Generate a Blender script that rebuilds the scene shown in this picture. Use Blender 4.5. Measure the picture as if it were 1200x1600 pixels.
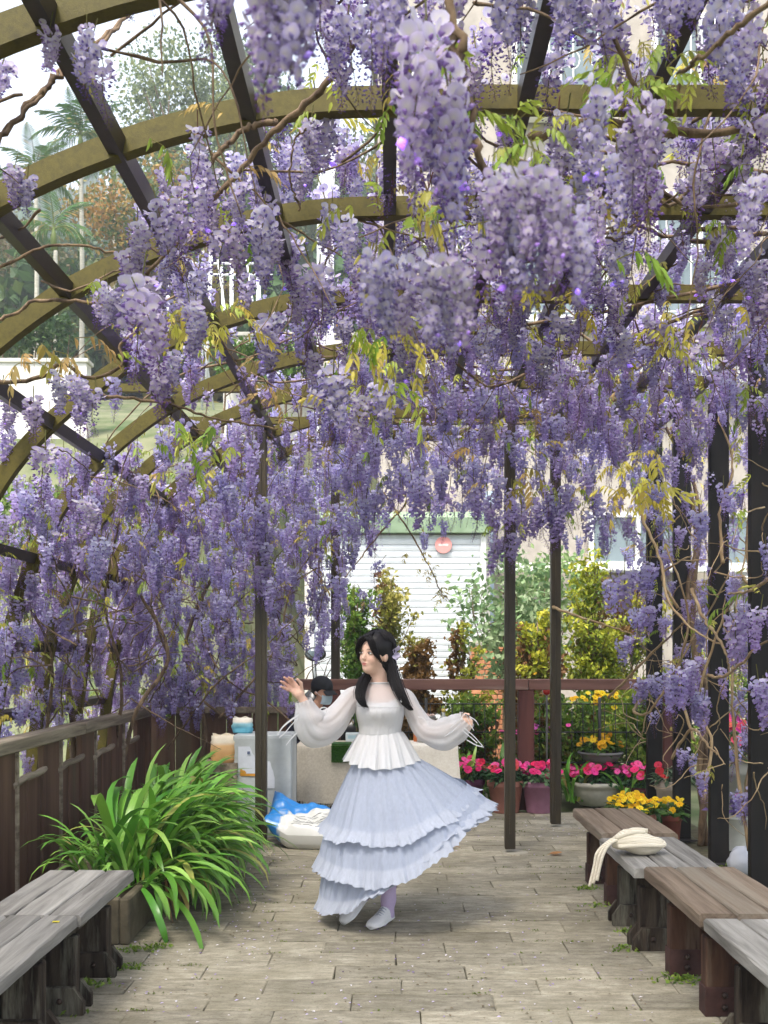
import bpy, math, random
import numpy as np
from mathutils import Vector, Matrix, Euler

for o in list(bpy.data.objects):
    bpy.data.objects.remove(o, do_unlink=True)
scene = bpy.context.scene
COL = scene.collection
RAD = math.radians
rng = np.random.default_rng(11)
random.seed(5)

# ------------------------------------------------------------------ camera, sky, sun, exposure
F = 1600.0; VX, VY = 609.0, 1018.0; EYE = 1.52        # pixels of the 1200x1600 photograph
cam_data = bpy.data.cameras.new('camera')
cam = bpy.data.objects.new('camera', cam_data)
COL.objects.link(cam)
cam.location = (0, 0, EYE)
cam.rotation_euler = (RAD(90), 0, 0)
cam_data.sensor_fit = 'AUTO'
cam_data.sensor_width = 36.0
cam_data.lens = 36.0
cam_data.shift_x = -(VX - 600) / 1600.0
cam_data.shift_y = (VY - 800) / 1600.0
cam_data.clip_start = 0.05
cam_data.clip_end = 3000
cam_data.dof.use_dof = True
cam_data.dof.focus_distance = 5.7
cam_data.dof.aperture_fstop = 7.5
scene.camera = cam

SUN_ELEV, SUN_AZ = 58.0, 205.0      # azimuth clockwise from +Y: behind the camera, a little to its left
world = bpy.data.worlds.new("World")
scene.world = world
world.use_nodes = True
wn = world.node_tree
bg = wn.nodes['Background']
sky = wn.nodes.new('ShaderNodeTexSky')
sky.sky_type = 'NISHITA'
sky.sun_disc = False
sky.sun_elevation = RAD(SUN_ELEV)
sky.sun_rotation = RAD(SUN_AZ)
sky.air_density = 1.0
sky.dust_density = 6.0
sky.ozone_density = 1.0
pale = wn.nodes.new('ShaderNodeMix'); pale.data_type = 'RGBA'
pale.inputs[0].default_value = 0.5
wn.links.new(sky.outputs[0], pale.inputs[6])
pale.inputs[7].default_value = (7.0, 7.6, 8.5, 1)      # thin high cloud over the whole sky
wn.links.new(pale.outputs[2], bg.inputs['Color'])
bg.inputs['Strength'].default_value = 0.15

sun_d = bpy.data.lights.new('sun', 'SUN')
sun_d.energy = 2.5
sun_d.angle = RAD(14.0)
sun_d.color = (1.0, 0.95, 0.87)
sun = bpy.data.objects.new('sun', sun_d)
COL.objects.link(sun)
az, el = RAD(SUN_AZ), RAD(SUN_ELEV)
sdir = Vector((math.sin(az) * math.cos(el), math.cos(az) * math.cos(el), math.sin(el)))
sun.rotation_euler = sdir.to_track_quat('Z', 'Y').to_euler()
sun.location = (-5, -10, 30)

scene.view_settings.view_transform = 'Standard'
scene.view_settings.look = 'None'
scene.view_settings.exposure = 1.33
scene.view_settings.gamma = 1.0
scene.view_settings.use_curve_mapping = False
scene.cycles.max_bounces = 8
scene.cycles.diffuse_bounces = 4
scene.cycles.transparent_max_bounces = 16
scene.cycles.use_denoising = True

def P(x, y, d):
    """the point d metres in front of the camera that the photograph shows at pixel x, y"""
    return Vector(((x - VX) / F * d, d, EYE + (VY - y) / F * d))
def G(x, y):
    """the ground point at pixel x, y"""
    d = EYE * F / (y - VY)
    return Vector(((x - VX) / F * d, d, 0.0))
def proj(p):
    return VX + p[0] / p[1] * F, VY - (p[2] - EYE) / p[1] * F

# ------------------------------------------------------------------ objects
def tag(o, label=None, cat=None, group=None, kind=None):
    if label: o['label'] = label
    if cat: o['category'] = cat
    if group: o['group'] = group
    if kind: o['kind'] = kind
    return o
def empty(name, loc=(0, 0, 0), label=None, cat=None, group=None, rz=0.0):
    o = bpy.data.objects.new(name, None)
    o.empty_display_size = 0.1
    o.location = loc
    o.rotation_euler = (0, 0, rz)
    COL.objects.link(o)
    return tag(o, label, cat, group)
def link(name, me, parent=None, loc=None, rot=None, scale=None):
    o = bpy.data.objects.new(name, me)
    COL.objects.link(o)
    if parent is not None: o.parent = parent
    if loc is not None: o.location = loc
    if rot is not None: o.rotation_euler = rot
    if scale is not None: o.scale = scale if hasattr(scale, '__len__') else (scale,) * 3
    return o
def copy_tree(o, parent=None):
    c = o.copy(); COL.objects.link(c)
    if parent is not None: c.parent = parent
    for ch in list(o.children): copy_tree(ch, c)
    return c

class MB:
    """collects shapes (with a colour per vertex) and makes ONE mesh of them"""
    def __init__(s): s.v = []; s.f = []; s.c = []; s.n = 0
    def add(s, v, f, c=(1, 1, 1)):
        v = np.asarray(v, float).reshape(-1, 3)
        s.v.append(v)
        k = s.n
        s.f += [tuple(int(i) + k for i in q) for q in f]
        c = np.asarray(c, float)
        s.c.append(np.broadcast_to(c, (len(v), 3)) if c.ndim == 1 else c)
        s.n += len(v)
        return s
    def box(s, c, size, M=None, col=(1, 1, 1), bev=0.0):
        hx, hy, hz = size[0] / 2, size[1] / 2, size[2] / 2
        if bev <= 0:
            v = np.array([(x, y, z) for x in (-hx, hx) for y in (-hy, hy) for z in (-hz, hz)])
            f = [(0, 1, 3, 2), (4, 6, 7, 5), (0, 4, 5, 1), (2, 3, 7, 6), (0, 2, 6, 4), (1, 5, 7, 3)]
        else:
            b = bev
            vs = []; 
            for x in (-1, 1):
                for y in (-1, 1):
                    for z in (-1, 1):
                        vs += [(x * (hx), y * (hy - b), z * (hz - b)), (x * (hx - b), y * hy, z * (hz - b)), (x * (hx - b), y * (hy - b), z * hz)]
            v = np.array(vs)
            I = lambda x, y, z, a: ((x * 2 + y) * 2 + z) * 3 + a
            f = []
            f += [tuple(I(0, y, z, 0) for y, z in ((0, 0), (0, 1), (1, 1), (1, 0))), tuple(I(1, y, z, 0) for y, z in ((0, 0), (1, 0), (1, 1), (0, 1)))]
            f += [tuple(I(x, 0, z, 1) for x, z in ((0, 0), (1, 0), (1, 1), (0, 1))), tuple(I(x, 1, z, 1) for x, z in ((0, 0), (0, 1), (1, 1), (1, 0)))]
            f += [tuple(I(x, y, 0, 2) for x, y in ((0, 0), (0, 1), (1, 1), (1, 0))), tuple(I(x, y, 1, 2) for x, y in ((0, 0), (1, 0), (1, 1), (0, 1)))]
            for x in (0, 1):
                for y in (0, 1):
                    f.append((I(x, y, 0, 0), I(x, y, 1, 0), I(x, y, 1, 1), I(x, y, 0, 1)))
                    for z in (0, 1): f.append((I(x, y, z, 0), I(x, y, z, 1), I(x, y, z, 2)))
            for x in (0, 1):
                for z in (0, 1): f.append((I(x, 0, z, 0), I(x, 1, z, 0), I(x, 1, z, 2), I(x, 0, z, 2)))
            for y in (0, 1):
                for z in (0, 1): f.append((I(0, y, z, 1), I(1, y, z, 1), I(1, y, z, 2), I(0, y, z, 2)))
        if M is not None: v = v @ np.array(M.to_3x3() if hasattr(M, 'to_3x3') else M).T
        return s.add(v + np.array(c), f, col)
    def prism(s, poly, axis, a, b, col=(1, 1, 1)):
        """poly: 2-D outline; axis 'x','y','z' = extrusion axis from a to b"""
        n = len(poly); vs = []
        for t in (a, b):
            for (p, q) in poly:
                vs.append({'x': (t, p, q), 'y': (p, t, q), 'z': (p, q, t)}[axis])
        f = [tuple(range(n)), tuple(range(2 * n - 1, n - 1, -1))] + [(i, n + i, n + (i + 1) % n, (i + 1) % n) for i in range(n)]
        return s.add(vs, f, col)
    def tube(s, pts, r, sides=6, col=(1, 1, 1), cap=True, flat=1.0):
        pts = np.asarray([tuple(p) for p in pts], float); n = len(pts)
        r = np.broadcast_to(np.asarray(r, float), (n,))
        t = np.gradient(pts, axis=0); t /= np.linalg.norm(t, axis=1, keepdims=True) + 1e-12
        ref = np.array([0, 0, 1.0]) if abs(t[0][2]) < .8 else np.array([1.0, 0, 0])
        rings = []; u = None
        for i in range(n):
            u = ref - t[i] * (ref @ t[i]) if u is None else u - t[i] * (u @ t[i])
            u /= np.linalg.norm(u) + 1e-12
            w = np.cross(t[i], u)
            a = np.arange(sides) * 2 * np.pi / sides
            rings.append(pts[i] + r[i] * (np.cos(a)[:, None] * u * flat + np.sin(a)[:, None] * w))
        v = np.concatenate(rings)
        f = [(i * sides + j, i * sides + (j + 1) % sides, (i + 1) * sides + (j + 1) % sides, (i + 1) * sides + j) for i in range(n - 1) for j in range(sides)]
        if cap: f += [tuple(range(sides - 1, -1, -1)), tuple((n - 1) * sides + j for j in range(sides))]
        c = np.asarray(col, float)
        if c.ndim == 2 and len(c) == n: c = np.repeat(c, sides, axis=0)
        return s.add(v, f, c)
    def lathe(s, prof, c=(0, 0, 0), seg=24, col=(1, 1, 1), sx=1.0, sy=1.0):
        a = np.arange(seg) * 2 * np.pi / seg; vs = []
        for (r, z) in prof:
            vs += [(c[0] + sx * r * math.cos(q), c[1] + sy * r * math.sin(q), c[2] + z) for q in a]
        n = len(prof)
        f = [(i * seg + j, i * seg + (j + 1) % seg, (i + 1) * seg + (j + 1) % seg, (i + 1) * seg + j) for i in range(n - 1) for j in range(seg)]
        f += [tuple(range(seg - 1, -1, -1)), tuple((n - 1) * seg + j for j in range(seg))]
        return s.add(vs, f, col)
    def grid(s, A, closed_u=False, col=(1, 1, 1)):
        """A: array (rows, cols, 3)"""
        A = np.asarray(A, float); R, C = A.shape[:2]
        f = []
        for i in range(R - 1):
            for j in range(C if closed_u else C - 1):
                k = (j + 1) % C
                f.append((i * C + j, i * C + k, (i + 1) * C + k, (i + 1) * C + j))
        c = np.asarray(col, float)
        if c.ndim == 3: c = c.reshape(-1, 3)
        return s.add(A.reshape(-1, 3), f, c)
    def ball(s, c, r, seg=12, rows=8, col=(1, 1, 1), M=None):
        r = np.broadcast_to(np.asarray(r, float), (3,))
        A = []
        for i in range(rows + 1):
            th = math.pi * i / rows
            A.append([(r[0] * math.sin(th) * math.cos(2 * math.pi * j / seg), r[1] * math.sin(th) * math.sin(2 * math.pi * j / seg), r[2] * math.cos(th)) for j in range(seg)])
        A = np.array(A)
        if M is not None: A = A @ np.array(M).T
        return s.grid(A + np.array(tuple(c)), True, col)
    def mesh(s, name, mat, smooth=True):
        me = bpy.data.meshes.new(name)
        V = np.concatenate(s.v) if s.v else np.zeros((0, 3))
        me.from_pydata(V.tolist(), [], s.f)
        ca = me.color_attributes.new('Col', 'FLOAT_COLOR', 'POINT')
        C = np.ones((len(V), 4)); C[:, :3] = np.concatenate(s.c)
        ca.data.foreach_set('color', C.ravel())
        if smooth: me.polygons.foreach_set('use_smooth', [True] * len(me.polygons))
        if mat is not None: me.materials.append(mat)
        me.update()
        return me
    def build(s, name, mat, parent=None, smooth=False, loc=None, rot=None):
        return link(name, s.mesh(name, mat, smooth), parent, loc, rot)

def spline(pts, n, closed=False):
    """Catmull-Rom through pts, n samples"""
    pts = np.asarray([tuple(p) for p in pts], float); m = len(pts)
    out = []
    T = np.linspace(0, m if closed else m - 1, n, endpoint=not closed)
    for t in T:
        i = int(min(math.floor(t), m - (1 if closed else 2))); u = t - i
        g = (lambda k: pts[k % m]) if closed else (lambda k: pts[min(max(k, 0), m - 1)])
        p0, p1, p2, p3 = g(i - 1), g(i), g(i + 1), g(i + 2)
        out.append(.5 * ((2 * p1) + (-p0 + p2) * u + (2 * p0 - 5 * p1 + 4 * p2 - p3) * u * u + (-p0 + 3 * p1 - 3 * p2 + p3) * u ** 3))
    return np.array(out)

# ------------------------------------------------------------------ materials
def srgb(r, g, b):
    f = lambda c: (c / 12.92 if c <= .04045 else ((c + .055) / 1.055) ** 2.4)
    return (f(r / 255), f(g / 255), f(b / 255))
def newmat(name):
    m = bpy.data.materials.new(name); m.use_nodes = True
    nt = m.node_tree
    return m, nt, nt.nodes['Principled BSDF']
def N(nt, t, **kw):
    n = nt.nodes.new(t)
    for k, v in kw.items():
        if k in n.inputs: n.inputs[k].default_value = v
        else: setattr(n, k, v)
    return n
def mixc(nt, fac, a, b, blend='MIX'):
    n = nt.nodes.new('ShaderNodeMix'); n.data_type = 'RGBA'; n.blend_type = blend
    for s, i in ((fac, 0), (a, 6), (b, 7)):
        if hasattr(s, 'links') or hasattr(s, 'is_linked'): nt.links.new(s, n.inputs[i])
        elif i == 0: n.inputs[0].default_value = s
        else: n.inputs[i].default_value = (*s[:3], 1)
    return n.outputs[2]
def ramp(nt, src, stops):
    r = nt.nodes.new('ShaderNodeValToRGB')
    e = r.color_ramp.elements
    while len(e) < len(stops): e.new(.5)
    for k, (p, c) in enumerate(stops):
        e[k].position = p; e[k].color = (*c, 1) if len(c) == 3 else c
    nt.links.new(src, r.inputs[0])
    return r.outputs[0]
def surf(name, c1, c2, scale=6.0, rough=.7, bump=.2, stretch=(1, 1, 1), c3=None, spec=.35, detail=8, metallic=0.0, bscale=None, rnd=0.12, dist=.4, low=.35, high=.65, bdist=.01):
    """two (or three) tone noise surface with relief, a little different on every object"""
    m, nt, b = newmat(name)
    tc = N(nt, 'ShaderNodeTexCoord')
    mp = N(nt, 'ShaderNodeMapping'); mp.inputs['Scale'].default_value = stretch
    oi = N(nt, 'ShaderNodeObjectInfo')
    ad = N(nt, 'ShaderNodeVectorMath', operation='ADD')
    sc = N(nt, 'ShaderNodeVectorMath', operation='SCALE'); sc.inputs[0].default_value = (37.1, 19.7, 53.3)
    nt.links.new(oi.outputs['Random'], sc.inputs['Scale'])
    nt.links.new(tc.outputs['Object'], ad.inputs[0]); nt.links.new(sc.outputs[0], ad.inputs[1])
    nt.links.new(ad.outputs[0], mp.inputs['Vector'])
    n1 = N(nt, 'ShaderNodeTexNoise', Scale=scale, Detail=detail, Roughness=.62, Distortion=dist)
    nt.links.new(mp.outputs[0], n1.inputs['Vector'])
    stops = [(low, c1), (high, c2)]
    col = ramp(nt, n1.outputs[0], stops)
    if c3 is not None:
        n3 = N(nt, 'ShaderNodeTexNoise', Scale=scale * .37, Detail=6, Roughness=.7)
        nt.links.new(mp.outputs[0], n3.inputs['Vector'])
        fac = ramp(nt, n3.outputs[0], [(.52, (0, 0, 0)), (.68, (1, 1, 1))])
        col = mixc(nt, fac, col, c3)
    hs = N(nt, 'ShaderNodeHueSaturation')
    mr = N(nt, 'ShaderNodeMapRange'); mr.inputs[3].default_value = 1 - rnd; mr.inputs[4].default_value = 1 + rnd
    nt.links.new(oi.outputs['Random'], mr.inputs[0]); nt.links.new(mr.outputs[0], hs.inputs['Value'])
    nt.links.new(col, hs.inputs['Color'])
    nt.links.new(hs.outputs[0], b.inputs['Base Color'])
    b.inputs['Roughness'].default_value = rough
    b.inputs['Specular IOR Level'].default_value = spec
    b.inputs['Metallic'].default_value = metallic
    if bump:
        n2 = N(nt, 'ShaderNodeTexNoise', Scale=bscale or scale * 2.5, Detail=9, Roughness=.7)
        nt.links.new(mp.outputs[0], n2.inputs['Vector'])
        bp = N(nt, 'ShaderNodeBump', Strength=bump, Distance=bdist)
        nt.links.new(n2.outputs[0], bp.inputs['Height'])
        nt.links.new(bp.outputs[0], b.inputs['Normal'])
    return m
def vcol(name, rough=.6, transl=.0, rnd_v=.15, rnd_h=.02, spec=.25, noise=0.0, nscale=30, bump=0.0, alpha=1.0, top=None):
    """colour from the mesh's own colour attribute; thin petals, leaves and cloth let light through"""
    m, nt, b = newmat(name)
    at = N(nt, 'ShaderNodeAttribute', attribute_name='Col')
    oi = N(nt, 'ShaderNodeObjectInfo')
    hs = N(nt, 'ShaderNodeHueSaturation')
    mr = N(nt, 'ShaderNodeMapRange'); mr.inputs[3].default_value = 1 - rnd_v; mr.inputs[4].default_value = top or 1 + rnd_v
    nt.links.new(oi.outputs['Random'], mr.inputs[0]); nt.links.new(mr.outputs[0], hs.inputs['Value'])
    wn_ = N(nt, 'ShaderNodeTexWhiteNoise', noise_dimensions='1D')
    nt.links.new(oi.outputs['Random'], wn_.inputs['W'])
    mh = N(nt, 'ShaderNodeMapRange'); mh.inputs[3].default_value = .5 - rnd_h; mh.inputs[4].default_value = .5 + rnd_h
    nt.links.new(wn_.outputs[0], mh.inputs[0]); nt.links.new(mh.outputs[0], hs.inputs['Hue'])
    nt.links.new(at.outputs['Color'], hs.inputs['Color'])
    col = hs.outputs[0]
    if noise:
        tc = N(nt, 'ShaderNodeTexCoord')
        n1 = N(nt, 'ShaderNodeTexNoise', Scale=nscale, Detail=6)
        nt.links.new(tc.outputs['Object'], n1.inputs['Vector'])
        g = ramp(nt, n1.outputs[0], [(.3, (1 - noise,) * 3), (.7, (1, 1, 1))])
        col = mixc(nt, 1.0, col, g, 'MULTIPLY')
        if bump:
            bp = N(nt, 'ShaderNodeBump', Strength=bump, Distance=.004)
            nt.links.new(n1.outputs[0], bp.inputs['Height']); nt.links.new(bp.outputs[0], b.inputs['Normal'])
    nt.links.new(col, b.inputs['Base Color'])
    b.inputs['Roughness'].default_value = rough
    b.inputs['Specular IOR Level'].default_value = spec
    out = nt.nodes['Material Output']
    last = b.outputs[0]
    if transl:
        tr = N(nt, 'ShaderNodeBsdfTranslucent'); nt.links.new(col, tr.inputs['Color'])
        mx = N(nt, 'ShaderNodeMixShader'); mx.inputs[0].default_value = transl
        nt.links.new(last, mx.inputs[1]); nt.links.new(tr.outputs[0], mx.inputs[2]); last = mx.outputs[0]
    if alpha < 1:
        tp = N(nt, 'ShaderNodeBsdfTransparent')
        mx = N(nt, 'ShaderNodeMixShader'); mx.inputs[0].default_value = alpha
        nt.links.new(tp.outputs[0], mx.inputs[1]); nt.links.new(last, mx.inputs[2]); last = mx.outputs[0]
    nt.links.new(last, out.inputs['Surface'])
    return m

M = {}
M['petal'] = vcol('wisteria petals', .55, .48, .14, .022, .2, top=1.08)
M['leaf'] = vcol('young leaves', .45, .42, .2, .02, .3)
M['strap'] = vcol('strap leaves', .32, .22, .22, .015, .45)
M['foliage'] = vcol('foliage', .5, .3, .15, .012, .3)
M['flower'] = vcol('pot flowers', .5, .3, .12, .012, .25)
M['plain'] = vcol('painted things', .5, 0, .0, .0, .35, .12, 14, .15)
M['bark'] = surf('vine bark', srgb(74, 58, 46), srgb(140, 118, 92), 18, .85, .7, (1, 1, .35), rnd=.2)
M['olive'] = surf('olive bronze paint', srgb(76, 68, 19), srgb(88, 80, 27), 60, .55, .35, spec=.25, c3=srgb(66, 58, 18), rnd=.06, bscale=220, bdist=.003)
M['darksteel'] = surf('dark brown steel paint', srgb(28, 23, 23), srgb(44, 36, 34), 20, .38, .15, spec=.5, rnd=.1, bscale=150, bdist=.003)
M['post'] = surf('brown olive post paint', srgb(44, 37, 24), srgb(62, 53, 34), 14, .45, .15, (1, 1, .2), spec=.5, rnd=.08)
M['blackpost'] = surf('black post paint', srgb(14, 13, 13), srgb(26, 23, 22), 9, .55, .2, (1, 1, .2), spec=.3, rnd=.1, c3=srgb(34, 28, 24))
M['skin'] = vcol('skin', .48, 0, 0, 0, .35, .06, 60, .05)
# ------------------------------------------------------------------ ground and terrain
def sstep(a, b, x):
    t = np.clip((x - a) / (b - a), 0, 1); return t * t * (3 - 2 * t)
def terrain(x, y):
    z = np.interp(y, [-80, 12.5, 18.5, 19.6, 22, 32, 50, 75, 100, 130, 200, 230, 300], [0, 0, 4.6, 5.6, 6.6, 9.0, 14, 25, 34, 48, 93, 93, 76])
    edge = np.interp(y, [0, 24, 34, 48], [-2.2, -2.2, 6, 60])
    m = sstep(edge + 1.2, edge - 1.6, x)
    bump = .35 * np.sin(x * .31 + 1.3) * np.cos(y * .27) * sstep(20, 40, y) + 4.5 * sstep(70, 180, y) * (np.sin(x * .045 + .7) + .6 * np.sin(x * .11))
    return z * m + bump * m - .05
xs = np.concatenate([np.linspace(-260, -40, 23)[:-1], np.linspace(-40, 12, 66)[:-1], np.linspace(12, 260, 22)])
ys = np.concatenate([np.linspace(-70, 10, 10)[:-1], np.linspace(10, 50, 50)[:-1], np.linspace(50, 270, 45)])
XX, YY = np.meshgrid(xs, ys)
A = np.stack([XX, YY, terrain(XX, YY)], -1)
g = MB().grid(A).build('ground', surf('ground', srgb(80, 92, 56), srgb(122, 122, 94), 1.2, .95, .3, c3=srgb(62, 84, 42), bdist=.02), smooth=True)
tag(g, kind='structure')

# terrace floor: mossy bed with laid pavers
bed = MB().box((.2, 5.4, -.035), (5.0, 8.9, .03)).build('terrace_floor', surf('mossy joints', srgb(72, 68, 50), srgb(100, 95, 72), 14, .95, .5, c3=srgb(96, 110, 60), bdist=.01))
tag(bed, kind='structure')
m_paver, nt, b = newmat('weathered pavers')
tc = N(nt, 'ShaderNodeTexCoord'); oi = N(nt, 'ShaderNodeObjectInfo'); geo = N(nt, 'ShaderNodeNewGeometry')
n1 = N(nt, 'ShaderNodeTexNoise', Scale=2.1, Detail=10, Roughness=.68, Distortion=.6); nt.links.new(geo.outputs['Position'], n1.inputs['Vector'])
mpg = N(nt, 'ShaderNodeMapping'); mpg.inputs['Scale'].default_value = (2.6, 8.0, 4.0); nt.links.new(geo.outputs['Position'], mpg.inputs['Vector'])
n2 = N(nt, 'ShaderNodeTexNoise', Scale=3.0, Detail=10, Roughness=.72); nt.links.new(mpg.outputs[0], n2.inputs['Vector'])
n3 = N(nt, 'ShaderNodeTexNoise', Scale=70, Detail=8, Roughness=.75); nt.links.new(geo.outputs['Position'], n3.inputs['Vector'])
c = ramp(nt, n2.outputs[0], [(.3, srgb(114, 108, 93)), (.5, srgb(152, 145, 127)), (.7, srgb(184, 177, 158))])
c = mixc(nt, ramp(nt, n1.outputs[0], [(.42, (0, 0, 0)), (.7, (.75, .75, .75))]), c, srgb(116, 110, 90))
c = mixc(nt, ramp(nt, n3.outputs[0], [(.54, (0, 0, 0)), (.70, (.8, .8, .8))]), c, srgb(88, 80, 64))
hs = N(nt, 'ShaderNodeHueSaturation'); mr = N(nt, 'ShaderNodeMapRange'); mr.inputs[3].default_value = .74; mr.inputs[4].default_value = 1.16
nt.links.new(oi.outputs['Random'], mr.inputs[0]); nt.links.new(mr.outputs[0], hs.inputs['Value']); nt.links.new(c, hs.inputs['Color']); nt.links.new(hs.outputs[0], b.inputs['Base Color'])
b.inputs['Roughness'].default_value = .9; b.inputs['Specular IOR Level'].default_value = .2
ma = N(nt, 'ShaderNodeMath', operation='ADD'); nt.links.new(n2.outputs[0], ma.inputs[0]); nt.links.new(n3.outputs[0], ma.inputs[1])
bp = N(nt, 'ShaderNodeBump', Strength=.75, Distance=.006); nt.links.new(ma.outputs[0], bp.inputs['Height']); nt.links.new(bp.outputs[0], b.inputs['Normal'])
PW, PD = .62, .205
def paver_mesh(k, w):
    r = np.random.default_rng(100 + k)
    A = []
    for (ins, z) in ((0, -.018), (0, -.004), (.006, .0)):
        ring = []
        for i in range(6): ring.append((-w / 2 + w * i / 5, -PD / 2))
        for i in range(6): ring.append((w / 2 - w * i / 5, PD / 2))
        ring = np.array(ring)
        if z > -.01: 
            ring = ring + r.normal(0, .0022, ring.shape)
        ring[:, 0] *= 1 - 2 * (ins + .0022) / w; ring[:, 1] *= 1 - 2 * (ins + .002) / PD
        A.append(np.c_[ring, np.full(12, z) + r.normal(0, .0006, 12)])
    mb = MB().grid(np.array(A), True)
    mb.f.append(tuple(range(24, 36)))
    return mb.mesh('paver', m_paver, False)
pv = [paver_mesh(k, PW) for k in range(6)]
row = 0; y = 3.52
while y < 9.62:
    off = (row % 2) * PW / 2 + rng.uniform(-.1, .1)
    for i in range(-4, 4):
        x = i * PW + off + .05
        if x < -2.0 or x > 2.0: continue
        o = link('paver', pv[rng.integers(6)], bed, (x, y - PD / 2 + PD, rng.uniform(-.0025, .0025)), (rng.uniform(-.004, .004), rng.uniform(-.003, .003), math.pi * rng.integers(2) + rng.normal(0, .004)))
    y += PD; row += 1

# ------------------------------------------------------------------ plant building blocks
def leaf_cards(mb, centers, size, cols, r, normal_up=.0, aspect=1.7, fold=True):
    """many small two-sided leaves (a rhombus folded on its midrib) with random lie"""
    n = len(centers)
    d = r.normal(size=(n, 3)); d[:, 2] -= .25; d /= np.linalg.norm(d, axis=1, keepdims=True)
    q = r.normal(size=(n, 3)); q[:, 2] += normal_up
    w = np.cross(d, q); w /= np.linalg.norm(w, axis=1, keepdims=True) + 1e-9
    nn = np.cross(w, d)
    s = (np.asarray(size) * r.uniform(.7, 1.3, n))[:, None]
    a = centers - d * s * aspect * .5; bb = centers + d * s * aspect * .5
    l = centers + w * s * .5 + nn * s * .12; rr = centers - w * s * .5 + nn * s * .12
    V = np.stack([a, l, bb, rr], 1).reshape(-1, 3)
    k = mb.n
    mb.v.append(V); mb.c.append(np.repeat(cols, 4, axis=0)); mb.n += len(V)
    I = np.arange(n) * 4 + k
    mb.f += list(zip(I.tolist(), (I + 1).tolist(), (I + 2).tolist(), (I + 3).tolist()))
def lerp_cols(pal, t, r, jitter=.12):
    pal = np.array(pal); t = np.clip(t, 0, .999) * (len(pal) - 1); i = t.astype(int); u = (t - i)[:, None]
    c = pal[i] * (1 - u) + pal[np.minimum(i + 1, len(pal) - 1)] * u
    return c * r.uniform(1 - jitter, 1 + jitter, (len(t), 1))
def clump_points(r, n_clumps, per, R, cr, flat=1.0):
    """leaf positions grouped into clumps that fill an uneven ellipsoid of radii R"""
    d = r.normal(size=(n_clumps, 3)); d /= np.linalg.norm(d, axis=1, keepdims=True)
    rad = r.uniform(.25, 1, n_clumps) ** .5
    c = d * rad[:, None] * np.array(R)
    p = np.repeat(c, per, axis=0) + r.normal(size=(n_clumps * per, 3)) * cr * np.array([1, 1, flat])
    hue = np.repeat(r.uniform(0, 1, n_clumps), per)
    return p, hue
def tree(name, label, base, h, R, cz, pal, n_cl=60, per=60, leaf=.18, tr=.14, seed=0, group=None, cat='tree', lean=(0, 0), limbs=7, cr=None):
    r = np.random.default_rng(seed)
    root = empty(name, base, label, cat, group)
    mb = MB()
    top = np.array([lean[0], lean[1], h * .82])
    mb.tube(spline([(0, 0, -.3), (lean[0] * .3 + .04 * h * r.normal() * .3, lean[1] * .3, h * .35), tuple(top)], 9), np.linspace(tr, tr * .25, 9), 8)
    c0 = np.array([lean[0], lean[1], cz])
    for k in range(limbs):
        a = r.uniform(0, 2 * math.pi); z0 = r.uniform(.35, .75) * h
        p0 = np.array([lean[0] * z0 / h, lean[1] * z0 / h, z0])
        e = c0 + np.array([math.cos(a) * R[0], math.sin(a) * R[1], r.uniform(-.3, .8) * R[2]]) * .8
        mb.tube(spline([p0, (p0 + e) / 2 + np.array([0, 0, -.05 * h]) + r.normal(size=3) * .03 * h, e], 7), np.linspace(tr * .45, tr * .08, 7), 5)
    mb.build('trunk', M['bark'], root, True)
    p, hue = clump_points(r, n_cl, per, R, cr or min(R) * .24, .7)
    mb = MB(); leaf_cards(mb, p + c0, np.full(len(p), leaf), lerp_cols(pal, np.clip(hue + r.normal(0, .15, len(p)), 0, 1), r), r, .8)
    mb.build('crown', M['foliage'], root)
    return root

# ------------------------------------------------------------------ far hill, woods, palms
r = np.random.default_rng(3)
mb = MB()
for _ in range(900):
    x = r.uniform(-125, 10); y = r.uniform(110, 205)
    if x / y * F + VX < -60 or x / y * F + VX > 640: continue
    z = float(terrain(np.array(x), np.array(y))); h = r.uniform(5, 9); w = h * r.uniform(.16, .26)
    for (f0, f1, ww) in ((.05, .6, 1), (.35, .85, .75), (.62, 1.08, .48)):
        sd = 7; a = np.arange(sd) * 2 * math.pi / sd + r.uniform(0, 1)
        rad = w * ww * r.uniform(.75, 1.2, sd)
        v = np.c_[x + rad * np.cos(a), y + rad * np.sin(a), z + h * f0 + r.uniform(-.05, .05, sd) * h]
        v = np.r_[v, [[x, y, z + h * f1]]]
        mb.add(v, [(i, (i + 1) % sd, sd) for i in range(sd)], np.array(srgb(56, 82, 52)) * r.uniform(.7, 1.3))
tag(mb.build('far_forest', M['foliage']), 'hazy conifer wood covering the far ridge', 'forest', kind='stuff')
mb = MB()
for _ in range(150):
    y = r.uniform(38, 100); px = r.uniform(-80, 640); x = (px - VX) / F * y
    z = float(terrain(np.array(x), np.array(y)))
    R = np.array([1, 1, 1.15]) * r.uniform(1.5, 3.0) * (.75 + y / 180)
    p, hue = clump_points(r, 14, 60, R, R[0] * .28, .8)
    pal = [srgb(44, 66, 40), srgb(70, 96, 52), srgb(104, 112, 54), srgb(140, 112, 56)]
    base = r.choice([.1, .3, .45, .85], p=[.38, .34, .17, .11])
    leaf_cards(mb, p + np.array([x, y, z + R[2] * .8]), np.full(len(p), .30 * R[0] / 2), lerp_cols(pal, np.clip(base + .18 * (hue - .5) + r.normal(0, .05, len(p)), 0, 1), r), r, .7)
tag(mb.build('hillside_wood', M['foliage']), 'mixed green and russet wood covering the near hillside', 'forest', kind='stuff')

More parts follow.
